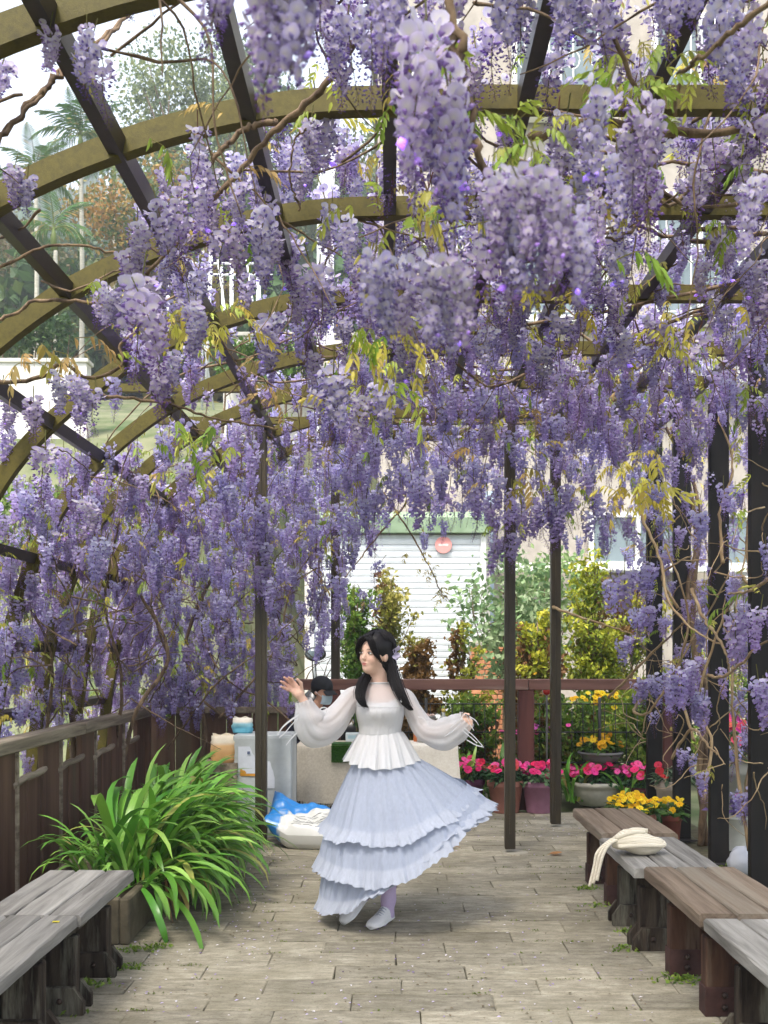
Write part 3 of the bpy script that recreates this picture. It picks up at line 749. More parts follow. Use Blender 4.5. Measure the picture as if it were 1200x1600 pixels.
def bench(label, x0, w, d0, d1, top, brown, group, inset=(.25, .12)):
    L = d1 - d0; cx = x0 + w / 2
    root = empty('bench', (cx, (d0 + d1) / 2, 0), label, 'bench', group)
    th = .056 if brown else .048
    for k in range(3):
        pw = w / 3
        mb = MB(); nseg = 8
        A = []
        for i in range(nseg + 1):
            yv = -L / 2 + L * i / nseg; j = rng.normal(0, .0016, 8)
            hw = pw / 2 - .003; e = .006 if 0 < i < nseg else .010
            yq = yv + (.004 if i == 0 else (-.004 if i == nseg else 0)) * 0
            A.append([(-hw + j[0], yq, -th), (hw + j[1], yq, -th), (hw + j[2], yq, -e), (hw - e + j[3], yq, j[4] * .5), (-hw + e + j[5], yq, j[6] * .5), (-hw + j[7], yq, -e)])
        mb.grid(np.array(A), True); mb.f += [(0, 5, 4, 3, 2, 1), tuple(nseg * 6 + q for q in range(6))]
        pl = mb.build('seat_plank', brown_plank if brown else grey_plank, root, loc=((k - 1) * pw, rng.normal(0, .004), top + rng.normal(0, .0015)), rot=(0, 0, rng.normal(0, .0015)))
    lm = brown_leg if brown else dark_leg
    hleg = top - th
    for yv in (-L / 2 + inset[1], L / 2 - inset[0]):
        # top bracket
        hb = .065
        MB().prism([(-w / 2 + .03, hleg - .004), (-w / 2 + .03, hleg - .025), (-w / 2 + .085, hleg - hb), (w / 2 - .085, hleg - hb), (w / 2 - .03, hleg - .025), (w / 2 - .03, hleg - .004)], 'y', yv - .055, yv + .055).build('bracket', lm, root)
        for s in (-1, 1):
            lw = .15; lx = s * (w / 2 - .055 - lw / 2)
            lg = MB().box((lx, yv, (hleg - hb) / 2 + .01), (lw, .075, hleg - hb - .024), bev=.006).build('leg', lm, root)
            if brown:
                MB().box((lx, yv, .062), (lw + .012, .088, .124), bev=.003).build('boot', boot, lg)
                for z in (.04, .09): link('bolt', bolt, lg, (lx, yv - .0445, z), (RAD(90), 0, 0))
        if not brown:
            for yo in (-.055, .055):
                ft = MB().prism([(-w / 2 + .01, .002), (-w / 2 + .01, .055), (-w / 2 + .055, .115), (w / 2 - .055, .115), (w / 2 - .01, .055), (w / 2 - .01, .002)], 'y', yv + yo - .0165, yv + yo + .0165).build('foot', lm, root)
                for x in (-w / 2 + .11, w / 2 - .11): link('bolt', bolt, ft, (x, yv + yo - .0165, .06), (RAD(90), 0, 0))
        MB().box((0, yv, .2), (w - .44 + .02, .03, .06)).build('cross_bar', lm, root)
    MB().box((0, 0, hleg - hb - .03), (.05, L - .3, .05)).build('stretcher', lm, root)
    return root
RB, LB = 'benches along the black posts', 'benches beside the board fence'
bench('brown bench in front of the yellow flowers, farthest of its row', 1.246, .455, 6.035, 6.99, .45, True, RB)
bench('grey bench with the knitted bag lying on it', 1.225, .45, 5.14, 5.985, .432, False, RB)
bench('brown bench with worn reddish planks and bolted boots', 1.262, .455, 4.18, 5.085, .45, True, RB)
bench('grey bench cut off by the lower right corner of the picture', 1.272, .45, 3.2, 4.165, .432, False, RB)
bench('pale grey bench ending in front of the strap leaved plants', -1.70, .432, 4.22, 5.085, .432, False, LB)
bench('grey bench with a yellow petal on it, cut by the picture edge', -1.715, .432, 3.3, 4.205, .436, False, LB)
pt = G(0, 0) if False else None
MB().grid(np.array([[(-.014, -.008, 0), (.0, -.012, .003), (.014, -.006, 0)], [(-.014, .006, .002), (0, .012, .001), (.013, .007, .003)]]), col=srgb(214, 206, 60)).build('petal', M['flower'], None, loc=(P(90, 1442, 4.12).x, 4.1, .4375))
tag(bpy.data.objects['petal'], 'small yellow petal lying on the nearest grey bench at the fence side', 'petal')
# ------------------------------------------------------------------ knitted bag
knit, nt, b = newmat('cream knit')
tc = N(nt, 'ShaderNodeTexCoord')
wv = N(nt, 'ShaderNodeTexWave', Scale=44, Distortion=1.5, Detail=2); wv.bands_direction = 'Z'; nt.links.new(tc.outputs['Object'], wv.inputs['Vector'])
wv2 = N(nt, 'ShaderNodeTexWave', Scale=66, Distortion=1.0, Detail=1); wv2.bands_direction = 'X'; nt.links.new(tc.outputs['Object'], wv2.inputs['Vector'])
ml = N(nt, 'ShaderNodeMath', operation='MULTIPLY'); nt.links.new(wv.outputs['Fac'], ml.inputs[0]); nt.links.new(wv2.outputs['Fac'], ml.inputs[1])
nt.links.new(ramp(nt, wv.outputs['Fac'], [(0, srgb(206, 194, 168)), (.6, srgb(236, 228, 208))]), b.inputs['Base Color'])
bp = N(nt, 'ShaderNodeBump', Strength=.8, Distance=.004); nt.links.new(ml.outputs[0], bp.inputs['Height']); nt.links.new(bp.outputs[0], b.inputs['Normal'])
b.inputs['Roughness'].default_value = .95
bd = 5.50
bc = P(1002, 1318, bd)
bag = empty('knitted_bag', (bc.x - .02, bd, .434), 'cream knitted shoulder bag slumped on the grey bench', 'bag')
A = []
for i in range(13):
    t = i / 12; rr = math.sin(math.pi * (.06 + .90 * t)) ** .55
    A.append([((t - .5) * .27, .085 * rr * math.cos(q) * (1 + .05 * math.sin(5 * q + i)), .060 + .064 * rr * math.sin(q) * (1 + .06 * math.sin(3 * q + i * 1.3)) + .012 * math.sin(t * 6)) for q in np.arange(20) * math.pi / 10])
mb = MB().grid(np.array(A), True); mb.f += [tuple(range(19, -1, -1)), tuple(12 * 20 + j for j in range(20))]
mb.build('body', knit, bag, True)
MB().tube(spline([(-.12, -.07, .05), (0, -.086, .06), (.12, -.06, .055), (.14, .02, .06)], 16), .012, 8).build('rim', knit, bag, True)
MB().tube(spline([(.03, -.02, .118), (-.05, -.05, .120), (-.12, -.03, .09), (-.02, .03, .122), (.06, .02, .118)], 18), .013, 8).build('fold', knit, bag, True)
for k in range(3):
    MB().tube(spline([(-.10, -.03 + .03 * k, .085), (-.16, -.06 + .025 * k, .066), (-.20 - .012 * k, -.08 + .02 * k, .015), (-.222 - .010 * k, -.085 + .02 * k, -.06), (-.236 - .016 * k, -.09 + .02 * k, -.125 - .02 * k)], 18), .0085, 8).build('strap', knit, bag, True)

# ------------------------------------------------------------------ strap-leaved plants in low concrete troughs
def strap_leaf(k):
    r = np.random.default_rng(200 + k); L = r.uniform(.42, .78); n = 10; wmax = r.uniform(.017, .027)
    th = r.uniform(.08, .5); bend = r.uniform(.9, 3.0); p = np.array([0., 0.]); pts = []
    for i in range(n):
        t = i / (n - 1); pts.append(p.copy()); a = th + bend * t ** 1.6
        p = p + np.array([math.sin(a), math.cos(a)]) * L / (n - 1)
    pts = np.array(pts); mb = MB(); A = []; C = []
    g = np.array(srgb(*([(96, 146, 50), (116, 164, 62), (84, 134, 46), (138, 180, 84)][k % 4] if k < 16 else ((166, 168, 84), (150, 132, 76))[k - 16])))
    for i in range(n):
        t = i / (n - 1); w = wmax * min(1, (.55 + 1.2 * t)) * (1 - max(0, (t - .72) / .28) ** 2.2 * .97)
        cup = .25 * w
        A.append([(pts[i][0], -w, pts[i][1] + cup), (pts[i][0], 0, pts[i][1]), (pts[i][0], w, pts[i][1] + cup)])
        C.append([g * (1.0 + .35 * (1 - t) ** 4)] * 3)
    return MB().grid(np.array(A), False, np.array(C)).mesh('leaf', M['strap'], True)
straps = [strap_leaf(k) for k in range(18)]
dead = MB().grid(np.array([[(.02 * t, -.012, .3 - .3 * t + .1 * t * t), (.05 * t * t, .012, .3 - .3 * t)] for t in np.linspace(0, 1, 6)]), col=srgb(146, 110, 70)).mesh('dead_leaf', M['strap'], True)
trough_m = surf('mossy concrete trough', srgb(70, 64, 50), srgb(106, 98, 80), 6, .95, .5, c3=srgb(84, 88, 58))
soil = surf('dark soil', srgb(44, 36, 28), srgb(70, 58, 44), 30, 1, .8)
def strap_plant(label, x, y, n, seed, spread=(.24, .34), sc=(.95, 1.25)):
    r = np.random.default_rng(seed)
    root = empty('strap_leaved_plant', (x, y, 0), label, 'plant', 'strap leaved plants in the troughs')
    for k in range(n):
        a = r.uniform(0, 2 * math.pi); q = r.uniform(0, 1) ** .6
        px, py = q * spread[0] * math.cos(a), q * spread[1] * math.sin(a)
        az = math.atan2(py, px) + r.normal(0, .7)
        tl = r.normal(0, .12) - .12 * (1 - q)
        lefty = .6 if math.cos(az) < -.2 or (math.sin(az) < -.5 and py < -.1) else 1.0
        link('leaf', straps[r.integers(16) if r.uniform() > .04 else 16 + r.integers(2)], root, (px, py, .22), (r.normal(0, .15), tl, az), r.uniform(*sc) * lefty * .9)
    for k in range(64):
        link('leaf', straps[r.integers(len(straps))], root, (spread[0] * r.uniform(.5, 1.1), spread[1] * r.uniform(-1.2, 1.2), .23), (r.normal(0, .2), r.uniform(.35, 1.1), r.normal(-.30, .5)), r.uniform(*sc) * .72)
    for k in range(11):
        a = r.uniform(-.7, .9); link('dead_leaf', dead, root, (spread[0] * math.cos(a) * 1.3, spread[1] * math.sin(a), -.03), (0, 0, a), r.uniform(.8, 1.1))
    return root
def trough(label, x, y, sx, sy, h=.24):
    t = empty('planter_trough', (x, y, 0), label, 'planter', 'troughs along the board fence')
    b_ = MB()
    for (cx, cy, wx, wy) in ((-sx / 2 + .025, 0, .05, sy), (sx / 2 - .025, 0, .05, sy), (0, -sy / 2 + .025, sx - .102, .05), (0, sy / 2 - .025, sx - .102, .05)):
        b_.box((cx, cy, h / 2), (wx, wy, h), bev=.008)
    b_.build('wall', trough_m, t)
    MB().box((0, 0, h / 2 - .02), (sx - .104, sy - .104, h - .06)).build('soil', soil, t)
trough('mossy concrete trough nearest the pale bench', -1.66, 5.8, .62, 1.0)
trough('concrete trough hidden under the middle of the strap leaves', -1.68, 6.82, .62, .98)
trough('concrete trough at the far end by the white cabinet', -1.74, 7.84, .62, .96)
strap_plant('lush strap leaved plant standing behind the end of the pale bench', -1.54, 5.88, 130, 41, (.24, .28), (1.0, 1.3))
strap_plant('arching strap leaved plant, second in the row behind the pale bench', -1.46, 6.46, 120, 42, (.24, .34), (1.0, 1.3))
strap_plant('strap leaved plant in the middle trough against the fence', -1.56, 7.05, 105, 43, (.24, .34), (.95, 1.2))
strap_plant('strap leaved plant brushing the white cabinet', -1.64, 7.65, 95, 44, (.24, .3), (.85, 1.15))

# ------------------------------------------------------------------ white cabinet with taped papers, bags on it
cab = P(410, 1310, 8.33)
ch = P(0, 1149, 8.33).z
cabinet = empty('white_cabinet', (cab.x, 8.55, 0), 'pale grey white box cabinet with papers taped to its front', 'cabinet')
cm = surf('pale cabinet paint', srgb(186, 192, 192), srgb(204, 208, 206), 2, .5, .05, c3=srgb(168, 172, 168))
W = 92 / 1600 * 8.33
MB().box((0, 0, ch / 2), (W, .42, ch), bev=.008).build('body', cm, cabinet)
MB().box((.004, -.2165, ch / 2 + .01), (W * .47, .012, ch - .06), bev=.003).build('door', cm, cabinet, loc=(W * .24, 0, 0))
MB().box((-W * .235, -.2165, ch / 2 + .01), (W * .47, .012, ch - .06), bev=.003).build('door', cm, cabinet)
def paper(x, z, w, h, c): MB().grid(np.array([[(x + w * (u - .5), -.226 - .006 * math.sin(3 * u + v * 2), z + h * (v - .5)) for u in np.linspace(0, 1, 5)] for v in np.linspace(0, 1, 5)]), col=c).build('taped_paper', M['plain'], cabinet)
paper(-.12, ch - .2, .15, .22, srgb(222, 226, 232)); paper(-.10, ch - .30, .16, .06, srgb(222, 158, 60)); paper(.05, ch - .32, .10, .22, srgb(224, 226, 230)); paper(.025, ch - .25, .035, .14, srgb(230, 162, 70))
MB().box((-.11, -.2345, ch - .14), (.022, .003, .022), col=srgb(90, 100, 130)).build('printed_square', M['plain'], cabinet)
def packet(label, c, size, cols, seed, cat='bag', rz=0.0):
    r = np.random.default_rng(seed)
    root = empty('packet', tuple(c), label, cat, rz=rz)
    A = []; C = []
    for i in range(9):
        t = i / 8; k = math.sin(math.pi * min(max(t, .0), 1) * .92 + .1) ** .5
        ring = []
        for j in range(14):
            q = 2 * math.pi * j / 14
            ring.append((size[0] / 2 * math.copysign(abs(math.cos(q)) ** .6, math.cos(q)) * (.9 + .1 * k) + r.normal(0, .006), size[1] / 2 * math.copysign(abs(math.sin(q)) ** .8, math.sin(q)) * (k if t > .5 else 1) + r.normal(0, .005), size[2] * t))
        A.append(ring); C.append([np.array(cols[0] if t < .45 else (cols[1] if t < .75 else cols[2]))] * 14)
    mb = MB().grid(np.array(A), True, np.array(C)); mb.f += [tuple(range(13, -1, -1)), tuple(8 * 14 + j for j in range(14))]
    mb.build('body', M['plain'], root, True)
    MB().grid(np.array([[(size[0] * .44 * u, .004 * math.sin(9 * u), size[2] * (.97 + .09 * v) + .008 * math.sin(5 * u)) for u in np.linspace(-1, 1, 9)] for v in (0, 1)]), col=cols[2]).build('sealed_edge', M['plain'], root)
packet('orange and cream packet leaning on top of the cabinet', (P(352, 1150, 8.45).x, 8.36, P(0, 1175, 8.4).z - .08), (.20, .12, .22), [srgb(232, 178, 116), srgb(238, 190, 130), srgb(240, 226, 200)], 1, rz=.3)
packet('white and sky blue packet standing on top of the cabinet', (P(377, 1150, 8.5).x, 8.58, ch + .001), (.17, .11, .125), [srgb(108, 186, 208), srgb(150, 206, 218), srgb(236, 228, 212)], 2, rz=-.2)
# stool under the first packet, hidden behind the leaves: the packets rest on a shelf crate
crate = empty('wooden_crate', (P(345, 1170, 8.4).x, 8.45, 0), 'wooden crate behind the strap leaves carrying the orange packet', 'crate')
zc = P(0, 1175, 8.4).z - .082
for k in range(6):
    for s in (-1, 1): MB().box((0, s * .15, .06 + k * (zc - .1) / 5), (.3, .018, .085), bev=.003).build('slat', wood_grey, crate)
    for s in (-1, 1): MB().box((s * .142, 0, .06 + k * (zc - .1) / 5), (.014, .282, .085), bev=.003).build('slat', wood_grey, crate)
MB().box((0, 0, zc - .008), (.27, .27, .014)).build('lid', wood_grey, crate)

# ------------------------------------------------------------------ soil sack
sc0 = P(470, 1322, 8.3)
sack = empty('soil_sack', (-.60, 8.02, 0), 'blue and white plastic sack of soil lying on the pavers', 'sack', rz=RAD(-8))
A = []; C = []
blue, wht, dk = np.array(srgb(42, 128, 200)), np.array(srgb(214, 214, 208)), np.array(srgb(70, 72, 74))
nu, nv = 40, 30
def sack_pt(u, v, s):
    k = (max(0, 1 - abs(u) ** 3.2) * max(0, 1 - abs(v) ** 2.6)) ** .5
    lift = .12 * max(0, -u - .35) ** 2 * 1.2 + .10 * max(0, v) * (1 - .5 * u)
    wr = .018 * math.sin(7 * u + 3 * v) + .013 * math.sin(13 * v - 5 * u) + .008 * math.sin(19 * u + 6 * v)
    return (.36 * u, .21 * v * (1 - .10 * u * u) + .05 * max(0, -u - .6), (.115 + .05 * max(0, v) + .20 * max(0, -u - .45) + .06 * max(0, v) * (1 - u)) * 1.0 + (s * (.125 * k + wr * k) if s > 0 else -(.115 + .05 * max(0, v)) * min(1, 1.35 * k)))
for s in (1, -1):
    AA = []; CC = []
    for i in range(nu + 1):
        u = -1 + 2 * i / nu; ra = []; rc = []
        for j in range(nv + 1):
            v = -1 + 2 * j / nv
            ra.append(sack_pt(u, v, s))
            c = blue if (u < -.48 + .18 * v or v > .30 + .25 * u) else wht
            if -.58 > u > -.72 and -.6 < v < -.1 and j % 3: c = .6 * blue + .4 * wht
            rc.append(c)
        AA.append(ra); CC.append(rc)
    A = np.array(AA)
    mb = MB().grid(A if s > 0 else A[:, ::-1], False, np.array(CC) if s > 0 else np.array(CC)[:, ::-1])
    bsk = mb.build('film' if s > 0 else 'underside', vcol('sack film', .3, .1, 0, 0, .5, .06, 8, .0), sack, True)
r = np.random.default_rng(77)
mb = MB()
for k in range(8):
    v = -.86 + k * .11; u0 = -.40 + .22 * (v + .9)
    for seg_ in range(3):
        ua = u0 + seg_ * .26 + .02; ub = min(ua + r.uniform(.14, .24), .92)
        pts = [np.array(sack_pt(u, v, 1)) + np.array([0, -.003, .004]) for u in np.linspace(ua, ub, 4)]
        mb.tube(pts, .0014, 4, dk)
mb.build('printed_lines', M['plain'], sack)

# ------------------------------------------------------------------ table, cloths and what stands on it
TZ = P(0, 1160, 9.3).z
tx0, tx1 = P(468, 0, 9.3).x, P(712, 0, 9.3).x
table = empty('stall_table', ((tx0 + tx1) / 2, 9.28, 0), 'narrow folding stall table at the far end of the terrace', 'table')
tw = tx1 - tx0
MB().box((0, .0, TZ - .015), (tw - .03, .46, .03), bev=.004).build('tabletop', wood_grey, table)
for x in (-tw / 2 + .08, tw / 2 - .08):
    for y in (-.18, .18): MB().tube([(x, y, .0), (x * .97, y * .8, TZ - .03)], .013, 8).build('leg', surf('pale wood leg', srgb(176, 150, 110), srgb(206, 182, 142), 12), table, True)
linen = surf('beige linen', srgb(184, 174, 156), srgb(204, 196, 178), 60, .95, .35, rnd=.02, bscale=300, bdist=.002)
cream = surf('cream cotton', srgb(226, 218, 202), srgb(238, 232, 218), 50, .95, .3, rnd=.02, bscale=260, bdist=.002)
def tablecloth(name, label, x0, x1, drop, mat, seed, back=.2, fringe=True, side=0):
    r = np.random.default_rng(seed); nx, nz = 60, 14
    root = empty(name, ((x0 + x1) / 2, 9.28, TZ), label, 'tablecloth')
    xs_ = np.linspace(x0, x1, nx) - (x0 + x1) / 2; A = []
    ph = r.uniform(0, 6)
    for (yv, zv, k) in [(back, .003, 0), (0, .003, 0), (-.225, .003, 0), (-.236, .0, 0), (-.242, -.012, .1)] + [(-.246, -drop * t, t) for t in np.linspace(.08, 1, nz)]:
        row = []
        for x in xs_:
            fold = (math.sin(x * 17 + ph) + .6 * math.sin(x * 31 + 2 * ph)) * .014 * k
            e = 0
            if side: e = side * .05 * k * max(0, (x * side) / (x1 - x0) * 2)
            row.append((x + e, yv - fold - .02 * k, zv + (.012 * math.sin(x * 9 + ph) * k if k == 1 else 0)))
        A.append(row)
    MB().grid(np.array(A)).build('cloth', mat, root, True)
    if fringe:
        mb = MB()
        for q in np.array(A[-1])[::1]:
            for j in range(2):
                x = q[0] + r.normal(0, .006); mb.tube([(x, q[1], q[2] + .004), (x + r.normal(0, .006), q[1] + r.normal(0, .004), q[2] - r.uniform(.02, .045))], .0022, 3)
        mb.build('fringe', mat, root)
xm = P(640, 0, 9.3).x
tablecloth('linen_cloth', 'beige linen cloth with a frayed hem hanging from the left part of the stall table', tx0, xm - .01, .5, linen, 3)
tablecloth('cotton_cloth', 'cream cotton cloth falling in folds from the right end of the stall table', xm, tx1, .62, cream, 4, fringe=False, side=1)
# folded end of the linen cloth hanging at the table's left side
A = [[(tx0 - .004 - .02 * t + .006 * math.sin(20 * y + 3), y + .0, TZ - .56 * t) for y in np.linspace(9.05, 9.46, 18)] for t in np.linspace(0, 1, 10)]
eo = MB().grid(np.array(A)).build('cloth_end', linen, bpy.data.objects['linen_cloth'], True); eo.location = -Vector(bpy.data.objects['linen_cloth'].location)
# artificial turf mat
tm = P(533, 1170, 9.0)
mat_ = empty('turf_mat', (tm.x, 9.04, TZ), 'small square of green artificial turf hanging over the table edge', 'mat')
r = np.random.default_rng(9); mb = MB(); w_, h_ = .17, .15
MB().box((0, -.03, -h_ / 2), (w_, .012, h_)).build('backing', surf('turf backing', srgb(40, 76, 30), srgb(56, 96, 40), 20), mat_)
MB().box((0, .07, .009), (w_, .19, .01)).build('backing', surf('turf backing', srgb(40, 76, 30), srgb(56, 96, 40), 20), mat_)
n = 1500; px_ = r.uniform(-w_ / 2, w_ / 2, n); pz_ = r.uniform(-h_, .0, n)
leaf_cards(mb, np.c_[px_, np.full(n, -.045), pz_], np.full(n, .007), lerp_cols([srgb(46, 96, 30), srgb(86, 140, 50)], r.uniform(0, 1, n), r), r, 0, 2.4)
mb.build('pile', M['foliage'], mat_)
# metal pot with pebbles, oil bottle, cartons
c = P(666, 1140, 9.3)
pot = empty('metal_pot', (c.x, 9.3, TZ + .004), 'brushed metal pot filled with pinkish pebbles on the table', 'pot')
steel, nt, b = newmat('brushed steel'); b.inputs['Base Color'].default_value = (.45, .46, .47, 1); b.inputs['Metallic'].default_value = .9; b.inputs['Roughness'].default_value = .35
MB().lathe([(.0, 0), (.078, 0), (.085, .01), (.085, .235), (.088, .24), (.08, .24), (.078, .2), (0, .2)], seg=24).build('vessel', steel, pot, True)
r = np.random.default_rng(5)
pb = [MB().ball((0, 0, 0), (.02, .017, .014), 8, 5, np.array(srgb(*c_))).mesh('pebble', M['plain'], True) for c_ in ((198, 170, 156), (214, 196, 184), (170, 140, 128))]
for k in range(16): a = r.uniform(0, 6.3); q = r.uniform(0, .065); link('pebble', pb[k % 3], pot, (q * math.cos(a), q * math.sin(a), .225 + r.uniform(0, .025)), (r.uniform(0, 3), r.uniform(0, 3), 0))
c = P(693, 1140, 9.32)
bot = empty('oil_bottle', (c.x, 9.34, TZ + .004), 'glass bottle half full of golden oil beside the metal pot', 'bottle')
MB().lathe([(.0, 0), (.036, 0), (.04, .008), (.04, .15), (.034, .165)], seg=20, col=srgb(214, 160, 40)).build('oil', vcol('golden oil', .1, .5, 0, 0, .6), bot, True)
MB().lathe([(.0405, .151), (.041, .2), (.034, .222), (.016, .24), (.016, .275), (.0, .276)], seg=20, col=srgb(200, 206, 200)).build('glass', vcol('bottle glass', .08, 0, 0, 0, .8, alpha=.45), bot, True)
MB().lathe([(0, .27), (.019, .27), (.019, .3), (0, .301)], seg=14, col=srgb(190, 168, 90)).build('cap', M['plain'], bot, True)
for (px, w, h, col, col2, lab) in ((552, .14, .075, srgb(206, 216, 214), srgb(170, 200, 206), 'low pale blue carton on the table behind the white sleeve'), (570, .1, .05, srgb(226, 220, 208), srgb(206, 150, 140), 'low cream carton with a pink edge between the blue carton and the white top'), (655, .1, .1, srgb(206, 120, 70), srgb(220, 150, 96), 'orange carton under the sleeve on the table')):
    q = P(px, 0, 9.35); k_ = empty('carton', (q.x, 9.4, TZ + .004), lab, 'box')
    MB().box((0, 0, h / 2), (w, .12, h), bev=.003, col=col).build('box', M['plain'], k_)
    MB().box((0, -.0615, h * .55), (w * .7, .002, h * .4), col=col2).build('print', M['plain'], k_)
# orange board leaning under the cream cloth edge, dark pots under the table
ob = empty('orange_board', (P(648, 0, 9.0).x, 9.08, 0), 'orange board standing upright between the two table cloths', 'board')
MB().box((0, 0, .35), (.085, .02, .66), bev=.003, col=srgb(206, 124, 76)).build('panel', M['plain'], ob)
MB().box((0, 0, .012), (.12, .09, .024), bev=.003, col=srgb(160, 96, 60)).build('base', M['plain'], ob)

# ------------------------------------------------------------------ flower pots
def leaf_shape(mb, p, d, up, L, w, col, droop=.3):
    d = np.array(d) / np.linalg.norm(d); s = np.cross(d, up); s /= np.linalg.norm(s) + 1e-9; n_ = np.cross(s, d)
    a = np.array(p); m = a + d * L * .5 + n_ * .04 * L; e = a + d * L - n_ * droop * L
    mb.add([a, m + s * w / 2 - n_ * .05 * L, m, m - s * w / 2 - n_ * .05 * L, e], [(0, 1, 2), (0, 2, 3), (1, 4, 2), (2, 4, 3)], col)
def bloom_mesh(k, col, eye, size, petals=5, flat=.25):
    r = np.random.default_rng(300 + k); mb = MB()
    for j in range(petals):
        a = 2 * math.pi * j / petals + r.uniform(-.15, .15); A = []
        for t in np.linspace(0, 1, 4):
            w = size * .5 * math.sin(math.pi * (.12 + .72 * t)) * (1.6 if petals <= 6 else .75)
            rad = size * (.08 + .5 * t); z = flat * size * t * (1 - .8 * t)
            A.append([(rad * math.cos(a) - s * w * .5 * math.sin(a), rad * math.sin(a) + s * w * .5 * math.cos(a), z + abs(s) * .05 * size + r.normal(0, .012 * size)) for s in (-1, 0, 1)])
        mb.grid(np.array(A), False, np.array(col) * r.uniform(.85, 1.12))
    mb.ball((0, 0, .04 * size), (.09 * size, .09 * size, .06 * size), 6, 4, eye)
    return mb.mesh('flower_head', M['flower'], True)
PINK = [bloom_mesh(k, srgb(*c_), srgb(200, 30, 90), .062) for k, c_ in enumerate(((232, 40, 122), (236, 62, 140), (222, 34, 96), (240, 92, 160)))]
RED = [bloom_mesh(10 + k, srgb(*c_), srgb(150, 20, 30), .06) for k, c_ in enumerate(((214, 52, 60), (222, 84, 92)))]
YEL = [bloom_mesh(20 + k, srgb(*c_), srgb(206, 150, 10), .042, 9, .3) for k, c_ in enumerate(((240, 204, 20), (236, 186, 14), (246, 218, 52)))]
ORG = [bloom_mesh(30 + k, srgb(*c_), srgb(206, 140, 10), .055, 6, .3) for k, c_ in enumerate(((240, 196, 30), (238, 180, 24)))]
MAG = [bloom_mesh(40 + k, srgb(*c_), srgb(240, 160, 200), .075, 5, .4) for k, c_ in enumerate(((226, 70, 190), (232, 110, 206), (236, 84, 120), (228, 90, 80)))]
def pot_plant(label, x, y, R, h, profile, pot_col, heads, nh, fol, fh=.16, fr=1.25, lcol=(srgb(34, 62, 36), srgb(62, 96, 52)), seed=0, z0=0.0, group='pots of flowers at the terrace edge', pot_name='flower_pot', hs=1.0, lw=.045, up=.9, hup=.65):
    r = np.random.default_rng(seed)
    root = empty(pot_name, (x, y, z0), label, 'flower pot', group)
    MB().lathe([(R * a, h * b_) for a, b_ in profile], seg=32, col=pot_col).build('pot', vcol('pot clay', .7, 0, 0, 0, .25, .16, 16, .3), root, True)
    MB().lathe([(0, h * .8), (R * .86, h * .9), (R * .3, h * .93), (0, h * .94)], seg=16).build('soil', soil, root, True)
    mb = MB()
    for k in range(fol):
        a = r.uniform(0, 6.283); q = r.uniform(0, 1) ** .5; zz = h * .92 + fh * r.uniform(.05, 1) * (1 - .55 * q * q)
        p = np.array([R * fr * .85 * q * math.cos(a), R * fr * .85 * q * math.sin(a), zz])
        d = np.array([math.cos(a + r.normal(0, .7)), math.sin(a + r.normal(0, .7)), r.normal(.15, .35)])
        leaf_shape(mb, p, d, np.array([0, 0, 1.]) + r.normal(0, .35, 3), lw * 1.9 * r.uniform(.7, 1.25), lw * r.uniform(.7, 1.2), np.array(lcol[0]) + (np.array(lcol[1]) - np.array(lcol[0])) * r.uniform(0, 1))
    for k in range(10):
        a = r.uniform(0, 6.283); mb.tube([(R * .2 * math.cos(a), R * .2 * math.sin(a), h * .9), (R * .6 * math.cos(a), R * .6 * math.sin(a), h * .92 + fh * .7)], .004, 4, lcol[1])
    mb.build('foliage', M['foliage'], root)
    for k in range(nh):
        a = r.uniform(0, 6.283); q = r.uniform(0, 1) ** .5
        p = (R * fr * q * math.cos(a), R * fr * q * math.sin(a) , h * .92 + fh * (1.12 - .55 * q * q) + r.normal(0, .018))
        link('flower_head', heads[r.integers(len(heads))], root, p, (RAD(35) + r.normal(0, .35), r.normal(0, .35), r.uniform(-.6, .6)), hs * r.uniform(.8, 1.2))
    return root
BUCKET = [(.0, 0), (.72, 0), (.74, .03), (.93, .80), (1.0, .81), (1.02, .86), (1.01, .97), (.98, 1.0), (.92, .99), (.9, .86), (0, .85)]
BOWL = [(0, 0), (.5, 0), (.55, .06), (.78, .3), (.9, .62), (.93, .75), (1.0, .80), (1.04, .88), (1.02, .97), (.98, 1.0), (.9, .97), (.86, .85), (0, .84)]
def pp(px, ybase, ytop, wpx):
    d = EYE * F / (ybase - VY); return (px - VX) / F * d, d, wpx / 2 / F * d, (ybase - ytop) / F * d
x, d, R, h = pp(735, 1268, 1219, 50); pot_plant('plum purple pot of pink flowers, next to the cream cloth', x, d + R, R, h, BUCKET, srgb(112, 66, 98), PINK, 17, 150, .17, 1.25, seed=1)
x, d, R, h = pp(793, 1273, 1222, 58); pot_plant('terracotta pot of pink flowers half behind the slender post', x, d + R, R, h, BUCKET, srgb(168, 116, 102), PINK + RED, 17, 170, .17, 1.2, seed=2)
x, d, R, h = pp(846, 1273, 1223, 54); pot_plant('mauve pot of pink flowers between the two slender posts', x, d + R, R, h, BUCKET, srgb(158, 112, 134), PINK, 18, 170, .18, 1.25, seed=3, lcol=(srgb(40, 70, 40), srgb(108, 140, 100)))
x, d, R, h = pp(938, 1264, 1229, 92); pot_plant('wide cream bowl of pink flowers behind the brown bench', x, d + R, R, h * 1.12, BOWL, srgb(202, 198, 182), PINK, 44, 240, .16, 1.1, seed=4)
x, d, R, h = pp(1012, 1266, 1232, 64); pot_plant('maroon pot of deep pink flowers right of the cream bowl', x, d + R, R, h, BUCKET, srgb(112, 62, 74), PINK, 26, 170, .2, 1.2, seed=5)
